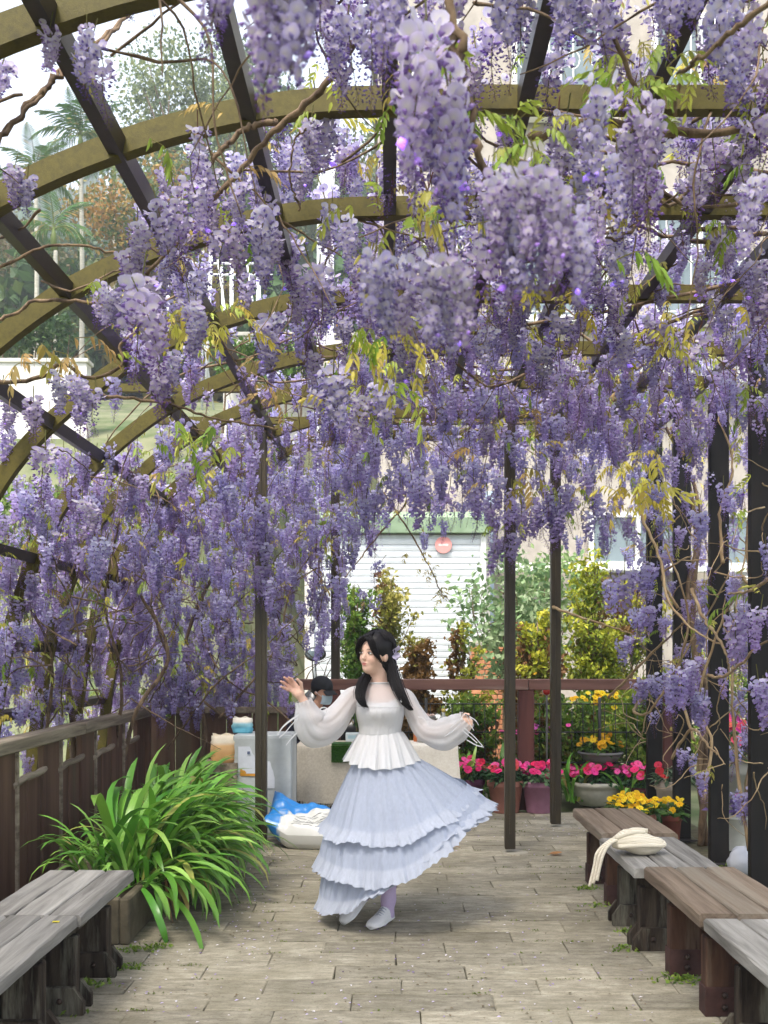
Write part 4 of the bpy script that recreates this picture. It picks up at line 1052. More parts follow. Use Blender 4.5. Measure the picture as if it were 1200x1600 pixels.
x, d, R, h = pp(1036, 1300, 1222, 52); pot_plant('tall beige pot with a few red flowers between two black posts', x + .12, d + R, R * 1.05, h, BUCKET, srgb(188, 174, 158), RED, 6, 120, .15, 1.15, seed=6, lcol=(srgb(44, 70, 44), srgb(110, 134, 100)))
x, d, R, h = pp(965, 1275, 1170, 76); 
st = empty('plant_stand', (x, d + R + .55, 0), 'small dark stand holding the grey bowl of yellow flowers', 'plant stand')
hz = P(0, 1192, d + R + .55).z
MB().box((0, 0, hz - .02), (.3, .3, .03), bev=.004).build('top', wood_brown, st)
for sx in (-1, 1):
    for sy in (-1, 1): MB().box((sx * .12, sy * .12, hz / 2 - .02), (.035, .035, hz - .03)).build('leg', wood_brown, st)
pot_plant('grey bowl of golden yellow flowers raised on a stand', x, d + R + .55, .22, .12, BOWL, srgb(120, 118, 116), ORG, 30, 170, .13, .95, (srgb(44, 74, 30), srgb(96, 124, 46)), seed=7, z0=hz - .004)
x, d, R, h = pp(958, 1300, 1254, 66); pot_plant('pot of bright yellow flowers showing above the back of the brown bench', x, 7.9, .17, .3, BUCKET, srgb(150, 98, 76), YEL, 60, 170, .12, 1.25, (srgb(40, 70, 30), srgb(84, 112, 44)), seed=8)
pot_plant('second pot of bright yellow flowers, partly behind a black post', P(1000, 0, 7.7).x, 7.75, .13, .3, BUCKET, srgb(140, 90, 70), YEL, 40, 120, .11, 1.25, (srgb(40, 70, 30), srgb(84, 112, 44)), seed=9)
pot_plant('small dark red pot of yellow flowers beyond the black posts', P(1038, 0, 7.95).x + .06, 8.0, .09, .25, BUCKET, srgb(120, 66, 54), YEL, 18, 90, .12, 1.3, (srgb(40, 74, 34), srgb(90, 122, 50)), seed=10)
x = P(1158, 0, 8.6).x
pot_plant('tall grey concrete pot of magenta and coral flowers beyond the posts at the picture edge', x, 8.6, .24, .62, BUCKET, srgb(170, 168, 160), MAG, 34, 170, .34, 1.15, (srgb(50, 84, 44), srgb(110, 140, 80)), seed=11, lw=.07)
pot_plant('squat white pot with purple foliage under the magenta flowers', P(1146, 0, 7.9).x, 7.9, .16, .3, BUCKET, srgb(200, 198, 190), MAG, 4, 120, .14, 1.2, (srgb(72, 56, 96), srgb(120, 100, 150)), seed=12, hs=.6)
# black pot under the table and its small plant
pot_plant('small dark pot with a yellow green plant under the stall table', P(505, 0, 9.35).x, 9.35, .1, .14, BUCKET, srgb(70, 40, 34), ORG, 3, 60, .1, 1.1, (srgb(110, 120, 50), srgb(160, 164, 84)), seed=13, group='pots under the table')
# white plastic bag and pale stone outside the posts
wb = empty('plastic_bag', (P(1172, 0, 6.9).x, 6.95, 0), 'crumpled white plastic bag on the ground outside the posts', 'plastic bag')
r = np.random.default_rng(14); A = [[(.16 * math.sin(math.pi * (i + .3) / 8.6) * math.cos(q) * r.uniform(.75, 1.15), .12 * math.sin(math.pi * (i + .3) / 8.6) * math.sin(q) * r.uniform(.75, 1.15), .0 + .2 * (1 - math.cos(math.pi * i / 8)) / 2) for q in np.arange(12) * math.pi / 6] for i in range(9)]
MB().grid(np.array(A), True, srgb(222, 224, 230)).build('bag', vcol('white film', .4, .3, 0, 0), wb, True)
MB().tube([(0, 0, .195), (.01, 0, .23), (.05, .0, .25)], [.012, .03, .004], 6, srgb(222, 224, 230)).build('knot', M['plain'], wb, True)

# ------------------------------------------------------------------ shrubs behind the rail
def plume_shrub(label, x, y, z, h, w, seed, pal, n_plume=26, per=120, leaf=.035, cat='shrub', group=None, brown=.25, name='golden_cypress'):
    """upright shrub of feathery plumes; each plume is a fan of small sprays rising and nodding at the tip"""
    r = np.random.default_rng(seed); root = empty(name, (x, y, z), label, cat, group); n_plume = int(n_plume * .8)
    mb = MB(); mb.tube([(0, 0, -.05), (.02, 0, h * .5), (0, .02, h * .92)], [.03, .02, .006], 6)
    L = MB()
    for k in range(n_plume):
        a = r.uniform(0, 6.283); zz = h * r.uniform(.12, .92); out = w * (1 - .68 * (zz / h) ** 1.6) * r.uniform(.45, 1.5)
        p0 = np.array([0, 0, zz * .75]); p2 = np.array([out * math.cos(a), out * math.sin(a), zz + .12 * h * r.uniform(.2, 1)])
        path = spline([p0, p0 * .5 + p2 * .5 + np.array([0, 0, -.02]), p2], 8)
        mb.tube(path, np.linspace(.01, .002, 8), 4)
        is_b = r.uniform() < brown
        t = r.uniform(.25, 1, per) ** .8; i = (t * 6.99).astype(int)
        c = path[i] + r.normal(size=(per, 3)) * (.035 + .05 * (1 - abs(t - .6)))[:, None] * np.array([1, 1, .6]) * w * 1.6
        cc = lerp_cols([srgb(92, 66, 38), srgb(128, 92, 50)] if is_b else pal, np.clip(t * .9 + r.normal(0, .15, per), 0, 1), r)
        leaf_cards(L, c, np.full(per, leaf), cc, r, .9, 1.8)
    mb.build('stem', M['bark'], root, True); L.build('foliage', M['foliage'], root)
GOLD = [srgb(62, 86, 28), srgb(98, 118, 34), srgb(152, 160, 44), srgb(206, 200, 66)]
GRN = [srgb(58, 92, 34), srgb(92, 128, 44), srgb(140, 160, 60)]
def sx(px, d): return (px - VX) / F * d
def plume(label, px, ytop, ybot, wpx, d, seed, pal, **k):
    z1 = P(0, ytop, d).z; z0 = P(0, ybot, d).z; zb = 0.0
    plume_shrub(label, sx(px, d), d, zb, z1 - zb, wpx / 2 / F * d, seed, pal, **k)
plume('tallest golden shrub with an upright yellow tip, behind the grey bowl of flowers', 930, 862, 1270, 130, 11.6, 1, GOLD, n_plume=60, per=130, brown=.12)
plume('broad golden shrub beside the tallest one, toward the black posts', 985, 905, 1270, 150, 12.2, 2, GOLD, n_plume=60, per=130, brown=.1)
plume('golden shrub with brown patches between the two slender posts', 840, 950, 1270, 110, 11.4, 3, GOLD, n_plume=50, per=130, brown=.5)
plume('small upright yellow green shrub in front of the shutter', 722, 945, 1230, 90, 11.0, 4, [srgb(84, 108, 36), srgb(150, 156, 52), srgb(188, 186, 70)], n_plume=34, per=110, brown=.3)
plume('russet shrub just right of the woman in white', 655, 985, 1250, 100, 11.2, 5, [srgb(96, 66, 40), srgb(120, 84, 46), srgb(150, 150, 66)], n_plume=36, per=110, brown=.6)
plume('yellow green shrub rising behind the head of the woman in white', 610, 880, 1250, 110, 11.8, 6, [srgb(84, 100, 40), srgb(140, 142, 60), srgb(186, 176, 92)], n_plume=44, per=110, brown=.2)
plume('green shrub against the shutter left of the woman', 558, 905, 1250, 100, 11.5, 7, GRN, n_plume=50, per=120, brown=.05)
plume('low green shrub behind the wire mesh near the oil bottle', 742, 1085, 1260, 130, 10.5, 8, GRN, n_plume=40, per=120, brown=.15, name='green_shrub')
plume('low green shrub with russet sprays behind the red brown post', 835, 1080, 1260, 120, 10.6, 9, [srgb(64, 84, 36), srgb(96, 108, 46), srgb(130, 96, 56)], n_plume=40, per=120, brown=.3, name='green_shrub')
plume('leafy green shrub left of the grey bowl of flowers', 900, 1075, 1260, 130, 10.7, 10, GRN, n_plume=44, per=120, brown=.1, name='green_shrub')
plume('leafy green shrub behind the black posts', 1010, 1060, 1260, 140, 10.5, 11, GRN, n_plume=44, per=120, brown=.05, name='green_shrub')
plume('green shrub glimpsed between the last black posts', 1100, 1000, 1260, 130, 11.5, 12, GRN, n_plume=40, per=120, brown=.05, name='green_shrub')
plume('tall green shrub outside the posts at the picture edge', 1190, 940, 1260, 140, 11.8, 13, GRN, n_plume=40, per=120, brown=.1, name='green_shrub')
# thin grey green willow-like shrub
d = 12.6; tree('willow_shrub', 'tall loose grey green willow shrub rising left of the golden shrubs', (sx(790, d), d, 0), 3.0, (.62, .5, .95), P(0, 960, d).z, [srgb(110, 140, 96), srgb(138, 164, 112), srgb(176, 190, 150)], 46, 44, .055, .03, 51, None, 'shrub', limbs=14, cr=.16)
d = 12.9; tree('willow_shrub', 'loose grey green willow shrub behind the golden shrub with brown patches', (sx(865, d), d, 0), 2.9, (.5, .4, .8), P(0, 950, d).z, [srgb(104, 136, 90), srgb(140, 166, 108), srgb(170, 186, 140)], 34, 40, .055, .03, 52, None, 'shrub', limbs=12, cr=.16)
# yellow flowering plant and grassy leaves between shrubs and pots
r = np.random.default_rng(61)
def stem_flowers(label, px, y, d, n, heads, seed, sc=1.0):
    r = np.random.default_rng(seed); z = P(0, y, d).z; root = empty('flowering_plant', (sx(px, d), d, 0), label, 'plant')
    mb = MB(); L = MB()
    for k in range(n):
        q = (r.normal(0, .13), r.normal(0, .08), z + r.normal(0, .06))
        mb.tube([(q[0] * .3, q[1] * .3, 0), (q[0] * .7, q[1], q[2] * .6), q], [.006, .005, .003], 4, srgb(90, 120, 50))
        link('flower_head', heads[k % len(heads)], root, q, (RAD(50) + r.normal(0, .3), r.normal(0, .3), 0), sc * r.uniform(.8, 1.2))
    p = np.c_[r.normal(0, .15, 260), r.normal(0, .1, 260), r.uniform(.1, .95, 260) * z]
    leaf_cards(L, p, np.full(260, .04), lerp_cols(GRN, r.uniform(0, 1, 260), r), r, .8)
    mb.build('stem', M['foliage'], root); L.build('foliage', M['foliage'], root)
stem_flowers('plant with loose yellow flowers above the grey bowl', 945, 1090, 10.35, 20, YEL, 1, 1.2)
stem_flowers('plant with a few yellow dots under the rail between the slender posts', 858, 1072, 10.4, 7, YEL, 2)
stem_flowers('plant with faint pink flowers behind the wire mesh', 842, 1135, 10.45, 12, [PINK[3], MAG[1]], 3, .7)
rd = P(858, 1080, 10.0)
rf = empty('red_reflector', (rd.x - .02, 10.02, 0), 'round red reflector on a thin stake below the rail', 'reflector')
MB().tube([(0, 0, -.02), (0, 0, rd.z - .03)], .01, 8, srgb(90, 88, 84)).build('stake', M['plain'], rf, True)
MB().lathe([(0, -.012), (.036, -.012), (.04, 0), (.036, .012), (0, .014)], seg=20, col=srgb(176, 44, 40)).build('disc', M['plain'], rf, True, loc=(0, 0, rd.z), rot=(RAD(90), 0, 0))
MB().tube([(.041 * math.cos(q), 0, .041 * math.sin(q)) for q in np.linspace(0, 6.283, 21)], .004, 6, srgb(210, 210, 208)).build('ring', M['plain'], rf, True, loc=(0, 0, rd.z))
for k, (px, d, s) in enumerate(((720, 9.9, .9), (770, 9.95, .75), (893, 10.05, .9), (985, 10.0, .8), (780, 10.3, 1.0))):
    r = np.random.default_rng(70 + k); root = empty('grassy_plant', (sx(px, d), d, 0), ['arching grassy plant behind the purple pot', 'short grassy plant behind the terracotta pot', 'broad leaved grassy plant beside the cream bowl', 'grassy plant under the grey bowl of flowers', 'tall grassy plant behind the wire mesh'][k], 'plant')
    for j in range(26): link('leaf', straps[r.integers(18)], root, (r.normal(0, .05), r.normal(0, .04), .05), (r.normal(0, .2), r.normal(-.2, .2), r.uniform(0, 6.28)), s * r.uniform(.6, 1.0))
# ------------------------------------------------------------------ small things on the floor
def curled_leaf(label, g, cols, s, seed):
    r = np.random.default_rng(seed); A = []
    for i, t in enumerate(np.linspace(0, 1, 7)):
        w = s * .32 * math.sin(math.pi * (.05 + .9 * t)) ** .8
        A.append([(s * (t - .5), w * u, .006 + .35 * w * abs(u) + .05 * s * math.sin(4 * t + seed) + .03 * s) for u in (-1, -.5, 0, .5, 1)])
    root = empty('dry_leaf', (g.x, g.y, 0.003), label, 'dead leaf', rz=r.uniform(0, 6))
    MB().grid(np.array(A), col=cols).build('blade', M['leaf'], root, True)
    MB().tube([(-s * .5, 0, .012), (-s * .72, .01 * s, .006)], .002, 4, cols).build('stalk', M['leaf'], root)
curled_leaf('curled tan leaf on the pavers under the swinging skirt', G(705, 1326), srgb(158, 116, 70), .1, 1)
curled_leaf('curled brown leaf beside the tan one under the skirt', G(690, 1324), srgb(140, 92, 58), .07, 2)
curled_leaf('flat ochre leaf on the pavers in front of the brown bench', G(869, 1336), srgb(184, 142, 84), .11, 3)
curled_leaf('small rust leaf on the pavers left of the skirt', G(499, 1365), srgb(150, 86, 52), .06, 4)
r = np.random.default_rng(15); mb = MB()
for k in range(1100):
    if k < 420: q = G(r.normal(370, 60), r.normal(1385, 60)) if k < 300 else G(r.normal(870, 60), r.normal(1296, 12))
    else: q = G(r.uniform(180, 1020), r.uniform(1290, 1600))
    if abs(q.x) > 1.9 or q.y > 9.5: continue
    a = r.uniform(0, 6.28); s = r.uniform(.005, .011); c = [srgb(196, 186, 222), srgb(150, 130, 190), srgb(120, 98, 74), srgb(92, 78, 56), srgb(226, 220, 228)][r.integers(5)]
    u = np.array([math.cos(a), math.sin(a), 0]); v = np.array([-math.sin(a), math.cos(a), 0]); o = np.array([q.x, q.y, .004])
    mb.add([o - u * s, o - v * s * .6 + (0, 0, .003), o + u * s + (0, 0, .002), o + v * s * .6 + (0, 0, .004)], [(0, 1, 2, 3)], c)
tag(mb.build('fallen_petals', M['flower']), 'fallen lilac petals and crumbs scattered over the pavers', 'petals', kind='stuff')
mb = MB()
for (x, y, n, sp) in ((1.34, 4.72, 130, .06), (1.18, 5.2, 40, .04), (1.27, 6.55, 70, .05), (1.25, 6.1, 40, .05), (1.36, 4.1, 70, .05), (-1.42, 4.66, 170, .07), (-1.36, 4.3, 70, .05), (-1.2, 5.25, 50, .04), (-1.28, 4.9, 60, .05), (-1.28, 5.2, 80, .05), (1.3, 5.55, 60, .04), (2.3, 6.9, 700, .35), (2.6, 6.2, 500, .3)):
    p = np.c_[r.normal(x, sp, n), r.normal(y, sp * .5, n), r.uniform(0, .022, n)]
    leaf_cards(mb, p, np.full(n, .012), lerp_cols([srgb(74, 104, 34), srgb(112, 150, 50), srgb(150, 172, 76)], r.uniform(0, 1, n), r), r, .4, 2.2)
for row_ in range(30):
    yv = 3.52 + PD * row_ + .0
    for k in range(26):
        if r.uniform() < .72: continue
        x = r.uniform(-1.3, 1.3); n = r.integers(4, 16)
        leaf_cards(mb, np.c_[r.normal(x, .05, n), r.normal(yv, .003, n), r.uniform(-.006, .008, n)], np.full(n, .007), lerp_cols([srgb(84, 100, 40), srgb(120, 140, 60)], r.uniform(0, 1, n), r), r, .4, 1.8)
tag(mb.build('moss_and_weeds', M['foliage']), 'moss and tiny weeds in the joints and round the bench feet', 'moss', kind='stuff')
# ------------------------------------------------------------------ wisteria
PALE = np.array(srgb(212, 208, 236)); LILAC = np.array(srgb(194, 180, 225)); VIOLET = np.array(srgb(148, 121, 194)); DEEP = np.array(srgb(84, 58, 134))
WHITE = np.array(srgb(222, 218, 236)); STALK = np.array(srgb(112, 74, 70)); GREENST = np.array(srgb(120, 118, 70))
def rotm(x):      # frame whose first axis is x and third as upright as possible
    x = x / np.linalg.norm(x); z = np.array([0, 0, 1.]) - x * x[2]
    z = z / (np.linalg.norm(z) + 1e-9); y = np.cross(z, x)
    return np.stack([x, y, z], 1)
def raceme_mesh(kind, seed, hi, name='flower_raceme'):
    r = np.random.default_rng(seed); mb = MB()
    L = {0: .225, 1: .24, 2: .23, 3: .27, 4: .19}[kind] * r.uniform(.9, 1.1)
    n = {0: 86, 1: 90, 2: 84, 3: 50, 4: 46}[kind] if hi else {0: 98, 1: 104, 2: 96, 3: 58, 4: 46}[kind]
    t_open = {0: .95, 1: .68, 2: .34, 3: .45, 4: .1}[kind]
    sway = r.normal(0, .018, 2)
    ax = lambda t: np.array([sway[0] * math.sin(3 * t), sway[1] * math.sin(2.4 * t + .5), -L * t])
    mb.tube([np.array([0, 0, .07]), ax(0), ax(.3), ax(.6), ax(1)], [.0022, .0022, .0018, .0014, .0008], 4 if hi else 3, GREENST if kind < 3 else STALK, cap=False)
    tilt0 = r.uniform(0, 6.28)
    for k in range(n):
        t = ((k + r.uniform(-.4, .4)) / n); t = min(max(t, 0), 1) ** .93
        a = tilt0 + k * 2.39996 + r.normal(0, .25)
        op = t < t_open + r.normal(0, .07)
        base = ax(t); ped = (.031 * (1 - .80 * t) + .004) * r.uniform(.65, 1.3) * (1 if hi else .92)
        sag = -.10 - .5 * (t < .3) * r.uniform(0, .6) + (.25 if not op else 0) * 0
        out = np.array([math.cos(a), math.sin(a), sag + r.normal(0, .22)])
        if not op: out[2] -= .45
        R = rotm(out); tip = base + R[:, 0] * ped
        sz = (1.12 - .42 * t) * r.uniform(.85, 1.15) * (1 if hi else .76)
        w = .0006 if hi else .0009
        mb.add([base - R[:, 1] * w, base + R[:, 1] * w, tip + R[:, 1] * w, tip - R[:, 1] * w], [(0, 1, 2, 3)], STALK if kind >= 3 or r.uniform() < .4 else np.array(srgb(150, 120, 160)))
        if op:
            u = t / max(t_open, .01)
            cb = (WHITE * .3 + PALE * .7) * (1 - u) + (LILAC * .6 + VIOLET * .4) * u if r.uniform() > .25 else LILAC
            if kind in (1, 2): cb = cb * .7 + LILAC * .3
            cb = cb * r.uniform(.9, 1.04); ck = (VIOLET * .35 + LILAC * .65 if r.uniform() > .35 else VIOLET * .8 + LILAC * .2) if hi else (VIOLET * .6 + LILAC * .4 if r.uniform() > .4 else VIOLET) * r.uniform(.85, 1.2)
            # banner: a rounded reflexed petal standing behind the keel
            nv = np.array([.82, r.normal(0, .35), -.18 + r.normal(0, .4)]); B = rotm(nv)
            c0 = np.array([.005, 0, .0045]) * sz
            rb = .0140 * sz
            if hi:
                m = 9; q = np.arange(m) * 2 * math.pi / m + .2
                notch = 1 - .12 * (np.abs(((q - math.pi / 2 + math.pi) % (2 * math.pi)) - math.pi) < .4)
                loc = np.c_[-.0035 * sz * (1 - .5 * np.sin(q)) + 0 * q, rb * np.cos(q) * 1.08 * notch, rb * np.sin(q) * .95 * notch]
                V = np.r_[[[.0012 * sz, 0, -.001 * sz]], loc] @ B.T + c0
                V = V @ R.T + tip
                C = np.r_[[np.array(srgb(232, 226, 190)) * .6 + cb * .4], np.repeat(cb[None], m, 0) * r.uniform(.94, 1.06, (m, 1))]
                mb.add(V, [(0, 1 + i, 1 + (i + 1) % m) for i in range(m)], C)
                l = .0165 * sz; h = .0060 * sz; dr = -.004 * sz
                K = np.array([(.003, 0, -.001), (.008 * sz, h * .75, dr - .001), (.008 * sz, -h * .75, dr - .001), (.009 * sz, 0, dr + h * .7), (.009 * sz, 0, dr - h), (l + .003, 0, dr * 1.3 + .002)])
                mb.add(K @ R.T + tip, [(0, 1, 3), (0, 3, 2), (0, 4, 1), (0, 2, 4), (1, 5, 3), (3, 5, 2), (1, 4, 5), (2, 5, 4)], np.array([ck * .9 + cb * .1, ck, ck, ck * .8 + cb * .2, ck * .8, DEEP * .2 + ck * .8]))
            else:
                rb *= 1.18
                loc = np.array([(-.002, -rb, 0), (0, 0, -rb * .8), (-.002, rb, 0), (-.004, rb * .55, rb * .85), (-.004, -rb * .55, rb * .85)])
                V = (loc @ B.T + c0) @ R.T + tip
                mb.add(V, [(0, 1, 2), (0, 2, 3, 4)], cb)
                l = .017 * sz; h = .0066 * sz
                K = np.array([(.002, 0, 0), (.009 * sz, h, -.004 * sz), (l, 0, -.004 * sz), (.009 * sz, -h, -.004 * sz), (.009 * sz, 0, -.0105 * sz)])
                mb.add(K @ R.T + tip, [(0, 1, 2, 3), (0, 4, 1), (1, 4, 2), (3, 2, 4)], ck)
        else:
            u = (t - t_open) / (1 - t_open + .01); l = (.0165 - .008 * u) * sz; h = (.0048 - .0022 * u) * sz
            c = (VIOLET * (1 - u) + DEEP * u) * r.uniform(.8, 1.25)
            K = np.array([(0, 0, 0), (l * .55, h, 0), (l * .55, 0, h), (l * .55, -h, 0), (l * .55, 0, -h), (l, 0, l * .12)])
            f = [(0, 1, 2), (0, 2, 3), (0, 3, 4), (0, 4, 1), (5, 2, 1), (5, 3, 2), (5, 4, 3), (5, 1, 4)]
            if not hi: K = K[[0, 1, 3, 2, 5]]; f = [(0, 1, 3), (0, 3, 2), (4, 3, 1), (4, 2, 3)]
            mb.add(K @ R.T + tip, f, c * np.linspace(.85, 1.1, len(K))[:, None])
    return mb
RH = {k: [raceme_mesh(k, 400 + 10 * k + j, True).mesh('flower_raceme', M['petal'], True) for j in range(3)] for k in range(5)}
RLmb = {k: [raceme_mesh(k, 500 + 10 * k + j, False) for j in range(3)] for k in range(5)}
RL = {k: [m.mesh('flower_raceme', M['petal'], False) for m in v] for k, v in RLmb.items()}
# compound leaves: a nodding rachis with paired leaflets
def compound_leaf(k, pal):
    r = np.random.default_rng(600 + k); mb = MB(); L = r.uniform(.12, .18); n = r.integers(4, 7)
    pts = spline([(0, 0, 0), (L * .45, 0, .02), (L * .8, 0, -.02), (L, 0, -.07)], 9)
    mb.tube(pts, np.linspace(.0018, .0008, 9), 4, np.array(srgb(150, 140, 80)), cap=False)
    c = np.array(pal)
    for i in range(n + 1):
        t = (i + .8) / (n + .8); p = pts[int(min(t, 1) * 8)]
        for s in ((-1, 1) if i < n else (0,)):
            l = r.uniform(.036, .058) * (.75 + .4 * math.sin(math.pi * t)); w = l * r.uniform(.27, .36)
            d = np.array([.55 if s else 1, s * .62, -.75 + r.normal(0, .2)]); d /= np.linalg.norm(d)
            up = np.array([r.normal(0, .25), r.normal(0, .25), 1]); sd = np.cross(d, up); sd /= np.linalg.norm(sd); nn = np.cross(sd, d)
            A = []
            for u in np.linspace(0, 1, 5):
                ww = w * .5 * math.sin(math.pi * (.06 + .92 * u) ** .85) if u < 1 else 0.0004
                q = p + d * l * u - nn * .25 * l * u * u
                A.append([q - sd * ww + nn * ww * .35, q, q + sd * ww + nn * ww * .35])
            mb.grid(np.array(A), False, c * r.uniform(.85, 1.15))
    return mb.mesh('leaf', M['leaf'], True)
LG = [compound_leaf(k, srgb(*c)) for k, c in enumerate(((158, 176, 70), (176, 184, 84), (140, 164, 66), (188, 186, 92)))]
LY = [compound_leaf(10 + k, srgb(*c)) for k, c in enumerate(((200, 186, 78), (188, 176, 84), (208, 198, 96)))]
LO = [compound_leaf(20 + k, srgb(*c)) for k, c in enumerate(((194, 168, 98), (172, 158, 80), (200, 176, 116)))]

DENS = np.array([[float(ch) for ch in row.split()] for row in """
1 4 3 8 9 9 9 9 7 9 9 8
1 3 0 2 6 6 9 9 4 8 7 8
2 0 2 5 6 3 9 9 7 9 6 8
1 0 7 8 8 4 8 8 9 8 6 8
0 3 7 4 5 9 9 9 7 8 7 8
1 3 5 3 4 7 9 8 6 8 8 9
2 2 2 4 7 9 9 9 9 9 9 8
3 4 6 8 9 9 9 9 9 9 9 8
8 8 9 9 9 8 5 5 4 6 7 6
9 9 9 9 9 5 0 0 0 6 7 7
9 9 9 9 9 4 0 0 0 3 6 7
8 8 8 8 4 0 0 0 0 0 3 4
0 0 0 0 0 0 0 0 0 0 2 2
0 0 0 0 0 0 0 0 0 0 0 0""".strip().split('\n')]) / 9
def dens(px, py):
    u = np.clip(px / 100 - .5, 0, 11); v = np.clip(py / 100 - .5, 0, 13)
    i = int(u); j = int(v); i2 = min(i + 1, 11); j2 = min(j + 1, 13); a = u - i; b_ = v - j
    return (DENS[j, i] * (1 - a) + DENS[j, i2] * a) * (1 - b_) + (DENS[j2, i] * (1 - a) + DENS[j2, i2] * a) * b_

VG = 'wisteria vines trained over the pergola'
vines = [
    ('wisteria_vine', 'wisteria over the nearest arches with the largest pale lilac flowers hanging close overhead', (2.42, 2.2, 0)),
    ('wisteria_vine', 'wisteria on the second and third full arches, twined with a twisted brown stem', (2.44, 4.1, 0)),
    ('wisteria_vine', 'wisteria over the middle arches above the woman in white', (2.44, 6.0, 0)),
    ('wisteria_vine', 'wisteria over the far arches, its flowers fringing the view of the white shutter', (2.46, 8.1, 0)),
    ('wisteria_vine', 'wisteria forming a curtain of flowers down to the weathered rail of the board fence', (-2.42, 7.9, 0)),
    ('wisteria_vine', 'wisteria curtain hanging behind the slender post and the white cabinet', (-1.9, 9.75, 0)),
    ('wisteria_vine', 'wisteria with bare twining stems and scattered flowers among the black posts', (2.5, 6.9, 0)),
]
VO = [empty(n, b_, l, 'vine', VG) for n, l, b_ in vines]
items = [[] for _ in VO]          # racemes per vine: (pos, kind, scale, rz, tilt)
r = np.random.default_rng(2024)
def put(v, p, kind, s, tilt=None):
    items[v].append((np.array(p, float), kind, s, r.uniform(0, 6.283), (r.normal(0, .09), r.normal(0, .09)) if tilt is None else tilt))
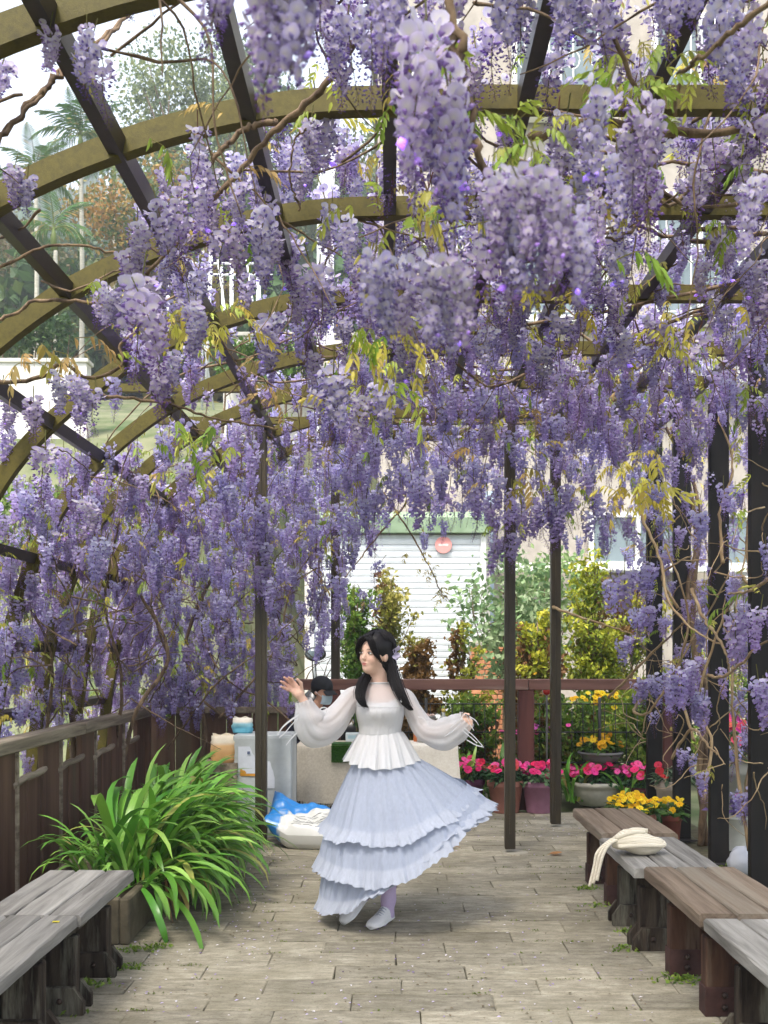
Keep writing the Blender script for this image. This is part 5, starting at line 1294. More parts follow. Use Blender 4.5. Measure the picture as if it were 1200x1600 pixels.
# --- big flowers close to the lens
hero = [(395, -130, 330, 1.25, 0), (440, -110, 300, 1.3, 0), (365, -150, 280, 1.35, 1), (415, -60, 250, 1.3, 1),
        (655, 30, 300, 1.65, 0), (690, 90, 270, 1.7, 0), (640, 130, 230, 1.75, 1), (705, 180, 240, 1.75, 1), (600, -40, 220, 1.9, 1), (580, 20, 180, 2.0, 2), (520, -60, 200, 2.1, 2), (545, 10, 170, 2.2, 2), (740, -60, 190, 2.1, 0), (790, -50, 170, 2.2, 1), (620, -90, 230, 1.8, 1),
        (792, 262, 190, 1.5, 0), (835, 270, 215, 1.5, 0), (815, 300, 200, 1.55, 0), (868, 320, 190, 1.55, 1), (890, 345, 180, 1.6, 0), (845, 350, 170, 1.6, 1), (775, 350, 190, 1.9, 2),
        (590, 395, 165, 1.65, 1), (620, 400, 170, 1.7, 0), (655, 396, 190, 1.65, 0), (685, 400, 190, 1.6, 0), (640, 430, 150, 1.75, 1), (672, 430, 170, 1.7, 0), (715, 430, 150, 1.8, 0), (755, 380, 170, 2.2, 2),
        (960, 140, 200, 2.0, 0), (1000, 160, 190, 2.05, 1), (985, 190, 170, 2.1, 1), (940, 290, 120, 2.3, 0), (990, 260, 190, 2.3, 2), (965, 240, 160, 2.2, 1), (1010, 280, 170, 2.3, 2),
        (1140, -20, 200, 2.2, 0), (1165, 30, 170, 2.3, 0), (1100, -60, 150, 2.3, 1), (1190, 280, 150, 2.2, 0), (1180, 180, 130, 2.4, 2), (1050, -50, 160, 2.4, 1), (930, -40, 170, 2.4, 1), (880, -60, 150, 2.5, 0),
        (205, -30, 90, 2.9, 2), (230, -40, 80, 3.0, 2), (150, 60, 120, 2.7, 1), (160, 105, 105, 2.7, 2), (80, 40, 90, 2.8, 0), (135, 40, 70, 2.8, 1), (100, 20, 60, 3.0, 0), (28, 262, 80, 3.1, 0), (45, 275, 80, 3.1, 1), (340, -30, 110, 2.9, 1),
        (225, 440, 190, 2.8, 2), (215, 470, 150, 2.7, 1), (165, 452, 75, 2.9, 0), (180, 460, 80, 2.95, 1), (290, 470, 110, 3.0, 0), (305, 480, 90, 3.0, 0), (240, 560, 110, 3.2, 1), (255, 590, 90, 3.2, 2), (275, 550, 80, 3.2, 1),
        (245, 320, 120, 3.2, 1), (270, 300, 120, 3.3, 1), (215, 350, 100, 3.2, 0), (300, 280, 110, 3.4, 0), (290, 350, 120, 3.4, 2), (330, 260, 100, 3.5, 1), (200, 390, 110, 3.2, 1), (300, 230, 90, 3.5, 0),
        (365, 350, 120, 3.4, 1), (350, 370, 110, 3.4, 2), (415, 330, 130, 3.4, 0), (430, 360, 100, 3.5, 1), (478, 245, 75, 4.0, 0), (470, 260, 70, 4.0, 0), (500, 430, 130, 3.8, 2), (480, 410, 120, 3.8, 1), (555, 215, 60, 4.0, 0), (495, 205, 60, 4.2, 0),
        (110, 590, 90, 3.6, 0), (125, 610, 90, 3.6, 1), (95, 585, 80, 3.7, 0), (150, 610, 80, 3.7, 2), (520, 575, 130, 3.0, 2), (530, 590, 120, 3.0, 1), (570, 620, 90, 3.2, 0), (600, 600, 110, 3.2, 1), (500, 610, 90, 3.2, 2), (70, 700, 110, 4.4, 2),
        (790, 840, 55, 7.8, 1), (865, 795, 75, 7.5, 1), (848, 785, 65, 7.6, 1), (762, 775, 95, 8, 2), (735, 785, 85, 8, 2), (705, 760, 60, 8, 3), (672, 775, 60, 8.2, 2), (640, 735, 85, 7.5, 0), (655, 760, 80, 7.6, 0), (575, 780, 70, 7.8, 1), (530, 900, 65, 8.6, 1), (512, 955, 60, 8.7, 1), (500, 985, 55, 8.8, 0), (560, 925, 45, 8.7, 2), (590, 930, 50, 8.6, 3), (600, 880, 50, 8.6, 2), (800, 790, 60, 7.8, 0), (820, 800, 55, 7.7, 1), (920, 800, 60, 7.6, 1), (945, 820, 55, 7.6, 2), (550, 850, 60, 8.2, 1), (590, 820, 50, 8.4, 2)] + [(a_, b_, 62, 7.3 + .02 * q, (q * 7) % 3) for q, (a_, b_) in enumerate(((782, 745), (800, 765), (788, 800), (776, 838), (804, 835), (790, 852), (815, 790), (768, 790), (850, 750), (866, 770), (876, 790), (858, 800), (842, 780), (884, 760), (900, 780), (740, 750), (755, 725), (720, 740), (690, 730), (665, 745), (625, 760), (608, 740), (590, 770), (400, 745), (415, 775), (404, 810), (398, 845), (416, 850), (408, 885), (396, 900), (420, 905), (410, 820), (930, 760), (950, 790), (915, 740), (970, 775)))]
for (x, y, ln, d, k) in hero:
    for j in range(2 if 1.4 < d < 1.6 and k < 2 else 1):
        p = P(x + (r.normal(0, 16) if j else 0), y + (r.normal(10, 14) if j else 0), d * (1 + .05 * j))
        put(0 if d < 3.05 else (1 if d < 5.2 else 3), p, k, min(ln * d / F / .27, 1.35))
# --- the roof
def vine_for(d): return 0 if d < 3.2 else (1 if d < 5.2 else (2 if d < 7.2 else 3))
cnt = 0
s_roof = float(np.interp(-2.25, -prof[:, 0], seg)); s_max = seg[-1]
sL = lambda x: float(np.interp(-x, -prof[:, 0], seg))
SX = [sL(2.4), sL(-2.12)]
n_try = 4600
for _ in range(n_try):
    d = 2.35 + (9.95 - 2.35) * r.uniform() ** .82
    s = r.uniform(SX[0], SX[1]); q, nn = skin(s)
    hgt = r.choice([r.uniform(-.16, .1), r.uniform(-.42, -.1), r.uniform(.06, .40)], p=[.38, .17, .45] if d < 5.6 else ([.42, .36, .22] if d < 7.6 else [.32, .46, .22]))
    if d > 7.6 and hgt < -.1: hgt = -.08 + (hgt + .08) * 2.5
    x = q[0] + nn[0] * hgt + r.normal(0, .05); z = q[1] + (nn[1] * hgt if hgt > 0 else hgt)
    kind = r.choice(5, p=[.26, .33, .19, .13, .09]); sc = r.uniform(.62, 1.08)
    X, Y = proj((x, d, z)); X2, Y2 = proj((x, d, z - .26 * sc))
    if -60 < X < 1260 and Y2 > -40:
        dn = min(dens(X, Y + .35 * (Y2 - Y)), dens(X2, Y2) * 1.2)
        if Y2 > 905 and 480 < X < 930: continue
        if r.uniform() > dn ** 1.25 * (.43 if d > 5.6 else .62 if d > 3.7 else .4) * (1.45 if hgt > .05 and X > 600 else 1): continue
    elif r.uniform() > .35: continue
    put(vine_for(d), (x, d, z), kind, sc)
# --- the roof over and behind the camera
for _ in range(520):
    d = r.uniform(-2.0, 2.5); s = r.uniform(SX[0], SX[1] + .4); q, nn = skin(s); hgt = r.uniform(-.05, .3)
    put(0, (q[0] + nn[0] * hgt, d, q[1] + nn[1] * hgt), r.choice(5, p=[.26, .33, .19, .13, .09]), r.uniform(.7, 1.1))
# --- side curtain along the fence
for _ in range(2600):
    d = r.uniform(5.9, 10.0); s = r.uniform(sL(-1.75), s_max - .55); q, nn = skin(s)
    x = q[0] + nn[0] * r.uniform(-.12, .2) ; z = q[1] + r.normal(0, .08)
    kind = r.choice(5, p=[.24, .36, .2, .12, .08]); sc = r.uniform(.6, 1.0)
    X, Y = proj((x, d, z)); X2, Y2 = proj((x, d, z - .26 * sc))
    if z - .26 * sc < .98 and r.uniform() < .5: continue
    if r.uniform() > min(dens(X, Y), dens(X2, Y2) * 1.15) * .36: continue
    put(4, (x, d, z), kind, sc)
# --- curtain behind the white cabinet
for _ in range(2600):
    d = r.uniform(9.35, 10.9); x = r.uniform(-2.7, -.38); z = .98 + 2.45 * r.uniform() ** 1.3
    kind = r.choice(5, p=[.22, .36, .22, .12, .08]); sc = r.uniform(.65, 1.05)
    X, Y = proj((x, d, z)); X2, Y2 = proj((x, d, z - .27 * sc))
    if X2 > 540 and Y2 > 850: continue
    if X2 > 462 and Y2 > 1030: continue
    if r.uniform() > min(dens(X, Y), dens(X2, Y2) * 1.1) * .33: continue
    put(5, (x, d, z), kind, sc)
# --- flowers among the black posts
for (x, y, ln, d, k) in ((955, 905, 70, 7.2, 1), (975, 890, 85, 7.4, 1), (1010, 880, 75, 7.6, 1), (1000, 905, 70, 7.7, 2), (985, 955, 65, 7.2, 2), (1020, 945, 65, 7.9, 1), (975, 1000, 55, 7.1, 1), (1005, 1060, 50, 7.6, 1), (1022, 1055, 55, 7.7, 0), (995, 1065, 45, 7.5, 1), (1040, 965, 50, 8.0, 2), (1065, 1040, 75, 6.2, 0), (1080, 1030, 70, 6.3, 0), (1095, 1085, 60, 6.4, 0), (1100, 1095, 60, 6.35, 1), (1060, 1085, 60, 6.4, 2), (1092, 1205, 55, 6.8, 1), (1070, 1170, 45, 7.5, 1), (1150, 970, 90, 6.4, 1), (1155, 1010, 80, 6.6, 2), (1190, 950, 75, 5.9, 0), (1185, 1060, 80, 5.9, 0), (1192, 1075, 70, 5.95, 0), (1150, 1170, 60, 7.5, 2), (1165, 1235, 60, 6.6, 1), (1155, 1240, 55, 6.7, 1), (1160, 1095, 40, 7.4, 3), (1195, 850, 60, 5.9, 1), (1090, 800, 70, 7, 1), (1130, 760, 60, 7, 1), (1165, 1150, 50, 7.3, 2), (1040, 860, 60, 8.2, 2), (1090, 930, 50, 7.2, 2)):
    put(6, P(x, y, d), k, ln * d / F / .27)
    if r.uniform() < .5: put(6, P(x + r.normal(0, 10), y + r.normal(0, 12), d + .05), k, .8 * ln * d / F / .27)
for _ in range(900):
    d = r.uniform(5.2, 9.8); x = 2.36 + r.uniform(-.14, .7); z = r.uniform(.85, 3.3); sc = r.uniform(.5, .9)
    X, Y = proj((x, d, z)); 
    if X > 1330 or X < 935 or r.uniform() > dens(X, Y) * .75: continue
    put(6, (x, d, z), r.choice(5, p=[.2, .35, .2, .15, .1]), sc)

# leaves
lv = [[] for _ in VO]
for (x, y, d, n, pal, sp) in ((500, 215, 4.4, 7, LY, 28), (610, 340, 2.3, 6, LG, 34), (640, 330, 2.4, 5, LY, 30), (790, 190, 2.2, 7, LG, 36), (800, 225, 2.25, 5, LG, 30), (870, 300, 3.0, 6, LG, 34), (900, 298, 3.6, 6, LY, 24), (100, 550, 3.9, 9, LO, 20), (262, 490, 3.6, 7, LY, 20), (590, 515, 2.7, 5, LG, 30), (570, 530, 2.8, 4, LY, 26), (1000, 745, 4.6, 14, LY, 30), (985, 770, 4.6, 8, LY, 24), (1045, 515, 4.6, 10, LY, 28), (800, 740, 5.2, 8, LO, 34), (880, 470, 4.2, 6, LY, 26), (965, 130, 2.2, 7, LG, 34), (985, 100, 2.3, 5, LG, 34), (330, 505, 4.0, 7, LG, 24), (350, 520, 4.2, 6, LY, 24), (300, 700, 4.8, 12, LG, 34), (590, 610, 3.2, 6, LG, 34), (600, 560, 3.0, 5, LY, 34), (415, 615, 4.8, 5, LO, 22), (1060, 100, 2.6, 4, LG, 30), (690, 90, 2.2, 3, LG, 16), (700, 65, 2.0, 3, LG, 20)):
    for k in range(n):
        p = P(x + r.normal(0, sp), y + r.normal(0, sp * .6), d + r.normal(0, .06))
        lv[vine_for(d)].append((p, pal[r.integers(len(pal))], r.uniform(.7, 1.1) * min(1, .25 + .2 * d)))
for v, its in enumerate(items):
    m = len(its)
    for k in range(int(m * (.58 if v not in (4, 5) else .8))):
        p, kind, s, _, _ = its[r.integers(m)]
        q = p + np.array([r.normal(0, .1), r.normal(0, .1), r.normal(.02, .1)])
        X, Y = proj(q)
        if q[1] < 2.2: continue
        if -60 < X < 1260 and Y > -40 and r.uniform() > dens(X, Y) * 1.1: continue
        pal = LG if r.uniform() < .66 else (LY if r.uniform() < .55 else LO)
        lv[v].append((q, pal[r.integers(len(pal))], r.uniform(.55, 1.0)))

# put them in: the ones that show largest are parts of their vine, the rest one mass
def base_of(v): return np.array(vines[v][2])
n_parts = 0
for v, its in enumerate(items):
    def size_in_view(it):
        p = it[0]
        if p[1] < .6: return 0
        X, Y = proj(p); s = it[2] / p[1]
        return s if (-80 < X < 1280 and Y > -330 * it[2] / p[1] * 1.0 - 60) else s * .05
    its.sort(key=size_in_view, reverse=True)
    for k, (p, kind, s, rz, tl) in enumerate(its[:300]):
        near = p[1] < 5.4
        me = (RH if near else RL)[kind][r.integers(3)]
        link('flower_raceme', me, VO[v], p - base_of(v), (tl[0], tl[1], rz), (s * (1.38 if p[1] > 4.6 else 1.1 if p[1] > 2.4 else .84),) * 2 + (s * (1.1 if p[1] > 4.6 else 1),))
    rest = its[300:]
    if rest:
        mb = MB(); tint = r.uniform(.84, 1.16, len(rest))
        for k, (p, kind, s, rz, tl) in enumerate(rest):
            src = RLmb[kind][r.integers(3)]
            V = np.concatenate(src.v); C = np.concatenate(src.c)
            R3 = np.array(Euler((tl[0], tl[1], rz)).to_matrix())
            mb.add((V * (s * 1.38, s * 1.38, s * 1.1)) @ R3.T + (p - base_of(v)), src.f, C * tint[k])
        tag(mb.build('raceme_mass', M['petal'], VO[v]), kind='stuff')
    L_ = lv[v]; L_.sort(key=lambda q: q[0][1])
    for k, (p, me, s) in enumerate(L_[:300]):
        link('leaf', me, VO[v], Vector(p) - Vector(base_of(v)), (r.normal(0, .3), r.normal(.15, .35), r.uniform(0, 6.283)), s)
    print('vine', v, len(its), len(L_))

# --- stems: canes climb from the ground, run over the arches and throw side shoots
def cane(v, name, pts, r0, r1, n=30, wob=.012, sides=7, twist=False):
    c = spline([tuple(np.array(p) - base_of(v)) for p in pts], n)
    c += np.cumsum(r.normal(0, wob * .35, c.shape), axis=0) * np.linspace(0, 1, n)[:, None] * .25 + r.normal(0, wob * .3, c.shape)
    rad = np.linspace(r0, r1, n) * (1 + .1 * r.normal(0, 1, n))
    mb = MB().tube(c, np.maximum(rad, .001), sides)
    if twist:
        a = np.linspace(0, 5 * math.pi, n); off = np.c_[np.cos(a), np.sin(a) * .6, np.sin(a)] * (r0 * 1.5)
        mb.tube(c + off, np.maximum(rad * .75, .001), sides)
    return mb.build(name, M['bark'], VO[v], True)
def over(v, d0, d1, s0, s1, r0, r1, n=9, off=.07):
    pts = []
    for t in np.linspace(0, 1, n):
        q, nn = skin(s0 + (s1 - s0) * t); o = off * r.normal(.6, 1)
        pts.append((q[0] + nn[0] * o, d0 + (d1 - d0) * t + r.normal(0, .12), q[1] + nn[1] * o - .03))
    return cane(v, 'branch', pts, r0, r1, 40)
for v, (d0, d1) in enumerate(((2.2, 3.1), (3.3, 5.2), (5.2, 7.2), (7.2, 9.9))):
    bx, by, _ = vines[v][2]
    top = (bx - .1, (d0 + d1) / 2, 3.4)
    cane(v, 'trunk', [(bx, by, -.02), (bx + .05, by + .05, .8), (bx - .03, by + .1, 1.7), (bx + .03, (by + top[1]) / 2, 2.6), top], .032, .02, 30, .01, 8, True)
    for k in range(6):
        da, db = r.uniform(d0, d1, 2); over(v, da, db, SX[0] + r.uniform(0, .8), r.uniform(2.2, sL(-.7)) if v < 2 else r.uniform(2.6, SX[1] + .3), .011, .004)
    for k in range(64):
        s = r.uniform(*SX); d = r.uniform(max(d0, 2.5), d1); q, nn = skin(s); p = np.array([q[0], d, q[1] - .03]); pts = [p]
        dr = np.array([r.normal(0, 1), r.normal(0, .8), r.normal(-.2, .3)]); dr /= np.linalg.norm(dr)
        for j in range(4): 
            p = p + dr * r.uniform(.1, .24) + np.array([0, 0, -.035 * j]); dr += r.normal(0, .35, 3); dr /= np.linalg.norm(dr); pts.append(p)
        X, Y = proj(pts[2])
        if -50 < X < 1250 and Y > 0 and dens(X, Y) < .3: continue
        cane(v, 'twig', pts, .0055, .0018, 18, .008, 5)
# stems the photograph shows plainly
def pxcane(v, name, pts, r0, r1, **k): return cane(v, name, [P(x, y, d) for x, y, d in pts], r0, r1, **k)
pxcane(1, 'branch', [(-40, 262, 2.9), (0, 218, 2.95), (40, 168, 3.0), (80, 130, 3.05), (112, 94, 3.1), (180, 40, 3.2), (250, -40, 3.3)], .0085, .007, twist=True, n=44)
pxcane(0, 'branch', [(690, -60, 1.75), (715, 60, 1.75), (726, 130, 1.78), (742, 210, 1.8), (762, 270, 1.82), (776, 312, 1.85)], .0088, .006)
pxcane(0, 'branch', [(700, 0, 1.76), (716, 90, 1.76), (722, 160, 1.78), (719, 230, 1.8), (712, 300, 1.82), (700, 350, 1.84)], .0075, .005)
pxcane(1, 'branch', [(640, -60, 3.1), (570, 40, 3.2), (520, 120, 3.3), (480, 165, 3.35), (430, 205, 3.4), (395, 245, 3.45), (345, 308, 3.5), (285, 375, 3.55), (228, 432, 3.6)], .0135, .007, n=40)
pxcane(1, 'branch', [(430, 190, 3.5), (390, 196, 3.5), (350, 225, 3.5), (320, 250, 3.5)], .012, .007)
pxcane(1, 'branch', [(-30, 435, 3.6), (40, 398, 3.6), (100, 382, 3.62), (165, 392, 3.65), (220, 408, 3.7)], .006, .004)
pxcane(1, 'branch', [(-30, 500, 4.3), (10, 496, 4.3), (60, 470, 4.3), (140, 472, 4.25), (200, 465, 4.2)], .008, .006)
pxcane(1, 'branch', [(-30, 592, 4.0), (30, 596, 4.0), (75, 585, 4.0), (95, 570, 4.0), (140, 590, 4.0), (190, 575, 4.0), (188, 540, 4.0), (215, 520, 4.0)], .010, .005)
pxcane(0, 'branch', [(1240, -30, 2.1), (1160, 40, 2.15), (1110, 80, 2.2), (1070, 108, 2.25), (1050, 170, 2.3)], .007, .004)
pxcane(1, 'branch', [(1230, 190, 3.2), (1080, 210, 3.3), (930, 190, 3.4), (875, 212, 3.4), (830, 215, 3.45)], .014, .012)
pxcane(1, 'branch', [(960, 60, 2.4), (1010, 180, 2.5), (1025, 290, 2.6), (1000, 345, 2.6), (960, 372, 2.6), (945, 355, 2.6), (965, 350, 2.62)], .006, .003, n=36)
pxcane(1, 'branch', [(160, 618, 4.2), (260, 630, 4.3), (340, 655, 4.4), (430, 670, 4.5)], .007, .004)
pxcane(0, 'tendril', [(470, 330, 3.6), (455, 280, 3.5), (460, 220, 3.45), (478, 200, 3.4)], .004, .003)
pxcane(3, 'branch', [(600, 770, 9.0), (640, 830, 8.9), (668, 880, 8.8), (690, 925, 8.75), (702, 938, 8.7)], .009, .003)
pxcane(3, 'branch', [(640, 780, 9.2), (580, 850, 9.2), (540, 900, 9.2), (500, 930, 9.25)], .009, .003)
for (x, y) in ((655, 870), (668, 890), (690, 920), (697, 935), (676, 900)):
    for k in range(3): link('leaf', LO[1], VO[3], Vector(P(x + r.normal(0, 8), y + r.normal(0, 6), 8.8)) - Vector(base_of(3)), (0, r.normal(0, .4), r.uniform(0, 6.3)), .7)
# canes by the fence and behind the cabinet
for (v, pts, r0, r1, nm) in ((4, [(-2.42, 7.9, 0), (-2.38, 7.7, .9), (-2.5, 7.9, 1.6), (-2.3, 7.6, 2.3), (-1.9, 7.4, 2.9)], .03, .014, 'trunk'), (4, [(-2.4, 8.9, .1), (-2.2, 8.8, .95), (-1.95, 9.0, 1.5), (-2.2, 8.8, 2.2), (-1.9, 8.5, 2.9)], .022, .01, 'branch'), (4, [(-2.3, 8.6, .7), (-2.2, 8.4, 1.3), (-2.25, 8.1, 1.9), (-2.0, 7.6, 2.5)], .016, .007, 'branch'), (4, [(-2.45, 7.3, .9), (-2.35, 7.1, 1.5), (-2.45, 6.8, 2.0), (-2.2, 6.6, 2.6)], .012, .006, 'branch'),
        (5, [(-1.9, 9.75, 0), (-1.75, 9.7, .8), (-1.95, 9.8, 1.6), (-1.6, 9.7, 2.4), (-1.2, 9.6, 3.2)], .028, .012, 'trunk'), (5, [(-1.4, 9.7, .8), (-1.9, 9.6, 1.2), (-2.2, 9.5, 1.9), (-2.1, 9.4, 2.6)], .015, .006, 'branch'), (5, [(-.75, 9.5, .72), (-1.15, 9.6, 1.05), (-1.5, 9.5, 1.25), (-1.75, 9.55, 1.7), (-1.7, 9.6, 2.3)], .010, .005, 'branch'), (5, [(-1.6, 9.6, .9), (-1.1, 9.6, 1.5), (-.9, 9.7, 2.2), (-.5, 9.6, 2.7)], .012, .005, 'branch'), (5, [(-2.1, 9.7, .6), (-1.6, 9.3, 1.2), (-1.2, 9.2, 1.5), (-.8, 9.4, 1.9)], .010, .004, 'branch')):
    cane(v, nm, pts, r0, r1, 30, .012, 7)
for v, n in ((4, 60), (5, 70)):
    for k in range(n):
        p = np.array([r.uniform(-2.5, -2.0), r.uniform(6.3, 9.2), r.uniform(1, 2.4)]) if v == 4 else np.array([r.uniform(-2.4, -.6), r.uniform(9.4, 10.4), r.uniform(.9, 2.8)])
        dr = np.array([r.normal(0, .7), r.normal(0, .6), r.normal(.3, .7)]); dr /= np.linalg.norm(dr); pts = [p]
        for j in range(4): p = p + dr * r.uniform(.1, .25); dr += r.normal(0, .35, 3); dr /= np.linalg.norm(dr); pts.append(p)
        cane(v, 'twig', pts, .007, .002, 18, .008, 5)
# canes among the black posts
bx, by, _ = vines[6][2]
cane(6, 'trunk', [(bx, by, -.02), (bx - .05, by + .1, .7), (bx + .1, by - .05, 1.3), (bx - .08, by, 2.1), (bx, by + .1, 3.3)], .014, .008, 32, .012, 8, True)
palebark = surf('pale vine stem', srgb(136, 112, 82), srgb(176, 154, 118), 16, .8, .5, (1, 1, .3), rnd=.15)
for pts in ([(1000, 800, 7.6), (1030, 870, 7.4), (1045, 940, 7.2), (1085, 985, 7.0), (1130, 1010, 6.7)], [(1080, 920, 7.2), (1100, 965, 6.9), (1132, 1012, 6.6), (1140, 1050, 6.5)], [(1060, 950, 7.5), (1035, 900, 7.5), (1080, 870, 7.3)], [(1010, 1085, 7.9), (990, 1110, 7.8), (1010, 1115, 7.7), (1035, 1085, 7.6), (1070, 1020, 7.4), (1140, 900, 7.2)], [(950, 1090, 8.6), (1000, 1040, 8.3), (1050, 990, 8), (1100, 945, 7.6)], [(863, 948, 8.8), (900, 962, 8.5), (950, 978, 8.2), (1000, 995, 8.0)], [(1105, 1055, 6.6), (1130, 1058, 6.5), (1160, 1035, 6.3), (1185, 1010, 6.1), (1230, 990, 5.9)], [(1170, 1330, 6.6), (1150, 1180, 6.7), (1145, 1080, 6.8), (1150, 960, 7.0), (1170, 850, 7.1)], [(1100, 1250, 7.0), (1112, 1160, 7.1), (1092, 1100, 7.2), (1120, 990, 7.1), (1150, 930, 6.9)], [(1160, 900, 7.4), (1180, 940, 7.2), (1150, 965, 7.0), (1135, 1000, 6.9)], [(1200, 905, 5.9), (1170, 925, 6.3), (1140, 930, 6.6)], [(1050, 1185, 7.8), (1080, 1140, 7.5), (1105, 1165, 7.0), (1120, 1180, 6.8)], [(1130, 880, 7), (1125, 800, 7.1), (1145, 730, 7.2), (1120, 650, 7.2)], [(1085, 1160, 7.6), (1060, 1060, 7.7), (1075, 960, 7.6), (1040, 850, 7.7)]):
    o = pxcane(6, 'branch', pts, .0125, .006, n=26); o.data.materials[0] = palebark
for k in range(90):
    p = np.array([2.36 + r.uniform(-.25, .3), r.uniform(5.8, 9.3), r.uniform(.7, 2.6)]); dr = np.array([r.normal(-.2, .7), r.normal(0, .7), r.normal(.2, .7)]); dr /= np.linalg.norm(dr); pts = [p]
    for j in range(4): p = p + dr * r.uniform(.08, .2); dr += r.normal(0, .4, 3); dr /= np.linalg.norm(dr); pts.append(p)
    if proj(pts[2])[0] < 935: continue
    cane(6, 'twig', pts, .005, .0018, 16, .008, 5).data.materials[0] = palebark
# ------------------------------------------------------------------ people
def surface_nets(f, org, h):
    s = f < 0; nx, ny, nz = f.shape
    c = np.zeros((nx - 1, ny - 1, nz - 1), np.int8)
    for a in (0, 1):
        for b_ in (0, 1):
            for e in (0, 1): c += s[a:nx - 1 + a, b_:ny - 1 + b_, e:nz - 1 + e]
    I = np.argwhere((c > 0) & (c < 8))
    vid = -np.ones(c.shape, np.int64); vid[I[:, 0], I[:, 1], I[:, 2]] = np.arange(len(I))
    acc = np.zeros((len(I), 3)); cn = np.zeros(len(I))
    cs = [(a, b_, e) for a in (0, 1) for b_ in (0, 1) for e in (0, 1)]
    for p in cs:
        for ax in range(3):
            if p[ax]: continue
            q = list(p); q[ax] = 1
            A = f[I[:, 0] + p[0], I[:, 1] + p[1], I[:, 2] + p[2]]; B = f[I[:, 0] + q[0], I[:, 1] + q[1], I[:, 2] + q[2]]
            m = (A < 0) != (B < 0); t = np.where(m, A / np.where(m, A - B, 1), 0)
            pt = np.array(p, float)[None] + t[:, None] * np.eye(3)[ax]
            acc[m] += pt[m]; cn[m] += 1
    V = (I + acc / cn[:, None]) * h + org
    F_ = []
    for ax in range(3):
        o = [(1, 2), (2, 0), (0, 1)][ax]
        sl0 = [slice(None)] * 3; sl1 = [slice(None)] * 3; sl0[ax] = slice(0, -1); sl1[ax] = slice(1, None)
        S0, S1 = s[tuple(sl0)], s[tuple(sl1)]
        E = np.argwhere(S0 != S1)
        ok = np.ones(len(E), bool)
        for k in o: ok &= (E[:, k] > 0) & (E[:, k] < f.shape[k] - 1)
        E = E[ok]
        def at(d0, d1):
            J = E.copy(); J[:, o[0]] += d0; J[:, o[1]] += d1; return vid[J[:, 0], J[:, 1], J[:, 2]]
        q = np.stack([at(-1, -1), at(0, -1), at(0, 0), at(-1, 0)], 1)
        flip = ~S0[E[:, 0], E[:, 1], E[:, 2]]
        q[flip] = q[flip][:, ::-1]
        F_.append(q)
    return V, np.concatenate(F_)
class SDF:
    def __init__(s, lo, hi, h):
        s.h = h; s.lo = np.array(lo, float); n = np.ceil((np.array(hi) - lo) / h).astype(int) + 1
        s.f = np.full(n, 1.0, np.float32); s.n = n
    def _sub(s, lo, hi):
        a = np.clip(np.floor((np.array(lo) - s.lo) / s.h).astype(int), 0, s.n - 1); b_ = np.clip(np.ceil((np.array(hi) - s.lo) / s.h).astype(int) + 1, 1, s.n)
        sl = tuple(slice(x, y) for x, y in zip(a, b_))
        ax = [s.lo[k] + s.h * np.arange(a[k], b_[k]) for k in range(3)]
        return sl, np.stack(np.meshgrid(*ax, indexing='ij'), -1)
    def _join(s, sl, d, k, sub=False):
        g = s.f[sl]
        if sub: d = -d; hh = np.clip(.5 - .5 * (g - d) / k, 0, 1); s.f[sl] = g * (1 - hh) + d * hh + k * hh * (1 - hh)
        else: hh = np.clip(.5 + .5 * (d - g) / k, 0, 1); s.f[sl] = d * (1 - hh) + g * hh - k * hh * (1 - hh)
    def cap(s, a, b_, r0, r1, k=.02, sub=False):
        a, b_ = np.array(tuple(a), float), np.array(tuple(b_), float); m = max(r0, r1) + k + .02
        sl, p = s._sub(np.minimum(a, b_) - m, np.maximum(a, b_) + m)
        t = np.clip(((p - a) @ (b_ - a)) / ((b_ - a) @ (b_ - a)), 0, 1)
        d = np.linalg.norm(p - a - t[..., None] * (b_ - a), axis=-1) - (r0 + (r1 - r0) * t)
        s._join(sl, d, k, sub)
    def chain(s, pts, rs, k=.015):
        for i in range(len(pts) - 1): s.cap(pts[i], pts[i + 1], rs[i], rs[i + 1], k)
    def ell(s, c, r, k=.02, R=None, sub=False):
        c, r = np.array(tuple(c), float), np.array(r, float); m = r.max() + k + .02
        sl, p = s._sub(c - m, c + m); q = p - c
        if R is not None: q = q @ R           # R columns: own axes
        k0 = np.linalg.norm(q / r, axis=-1); k1 = np.linalg.norm(q / r ** 2, axis=-1)
        s._join(sl, k0 * (k0 - 1) / np.maximum(k1, 1e-6), k, sub)
    def mb(s, colf):
        V, Fc = surface_nets(s.f, s.lo, s.h)
        mb = MB(); mb.add(V, Fc, colf(V)); return mb
def head_frame(yaw, pitch=0, roll=0):
    """columns: forward, to the person's left, up"""
    f = np.array([math.cos(yaw) * math.cos(pitch), math.sin(yaw) * math.cos(pitch), math.sin(pitch)])
    l = np.cross([0, 0, 1.], f); l /= np.linalg.norm(l); u = np.cross(f, l)
    l2 = l * math.cos(roll) + u * math.sin(roll); u2 = np.cross(f, l2)
    return np.stack([f, l2, u2], 1)
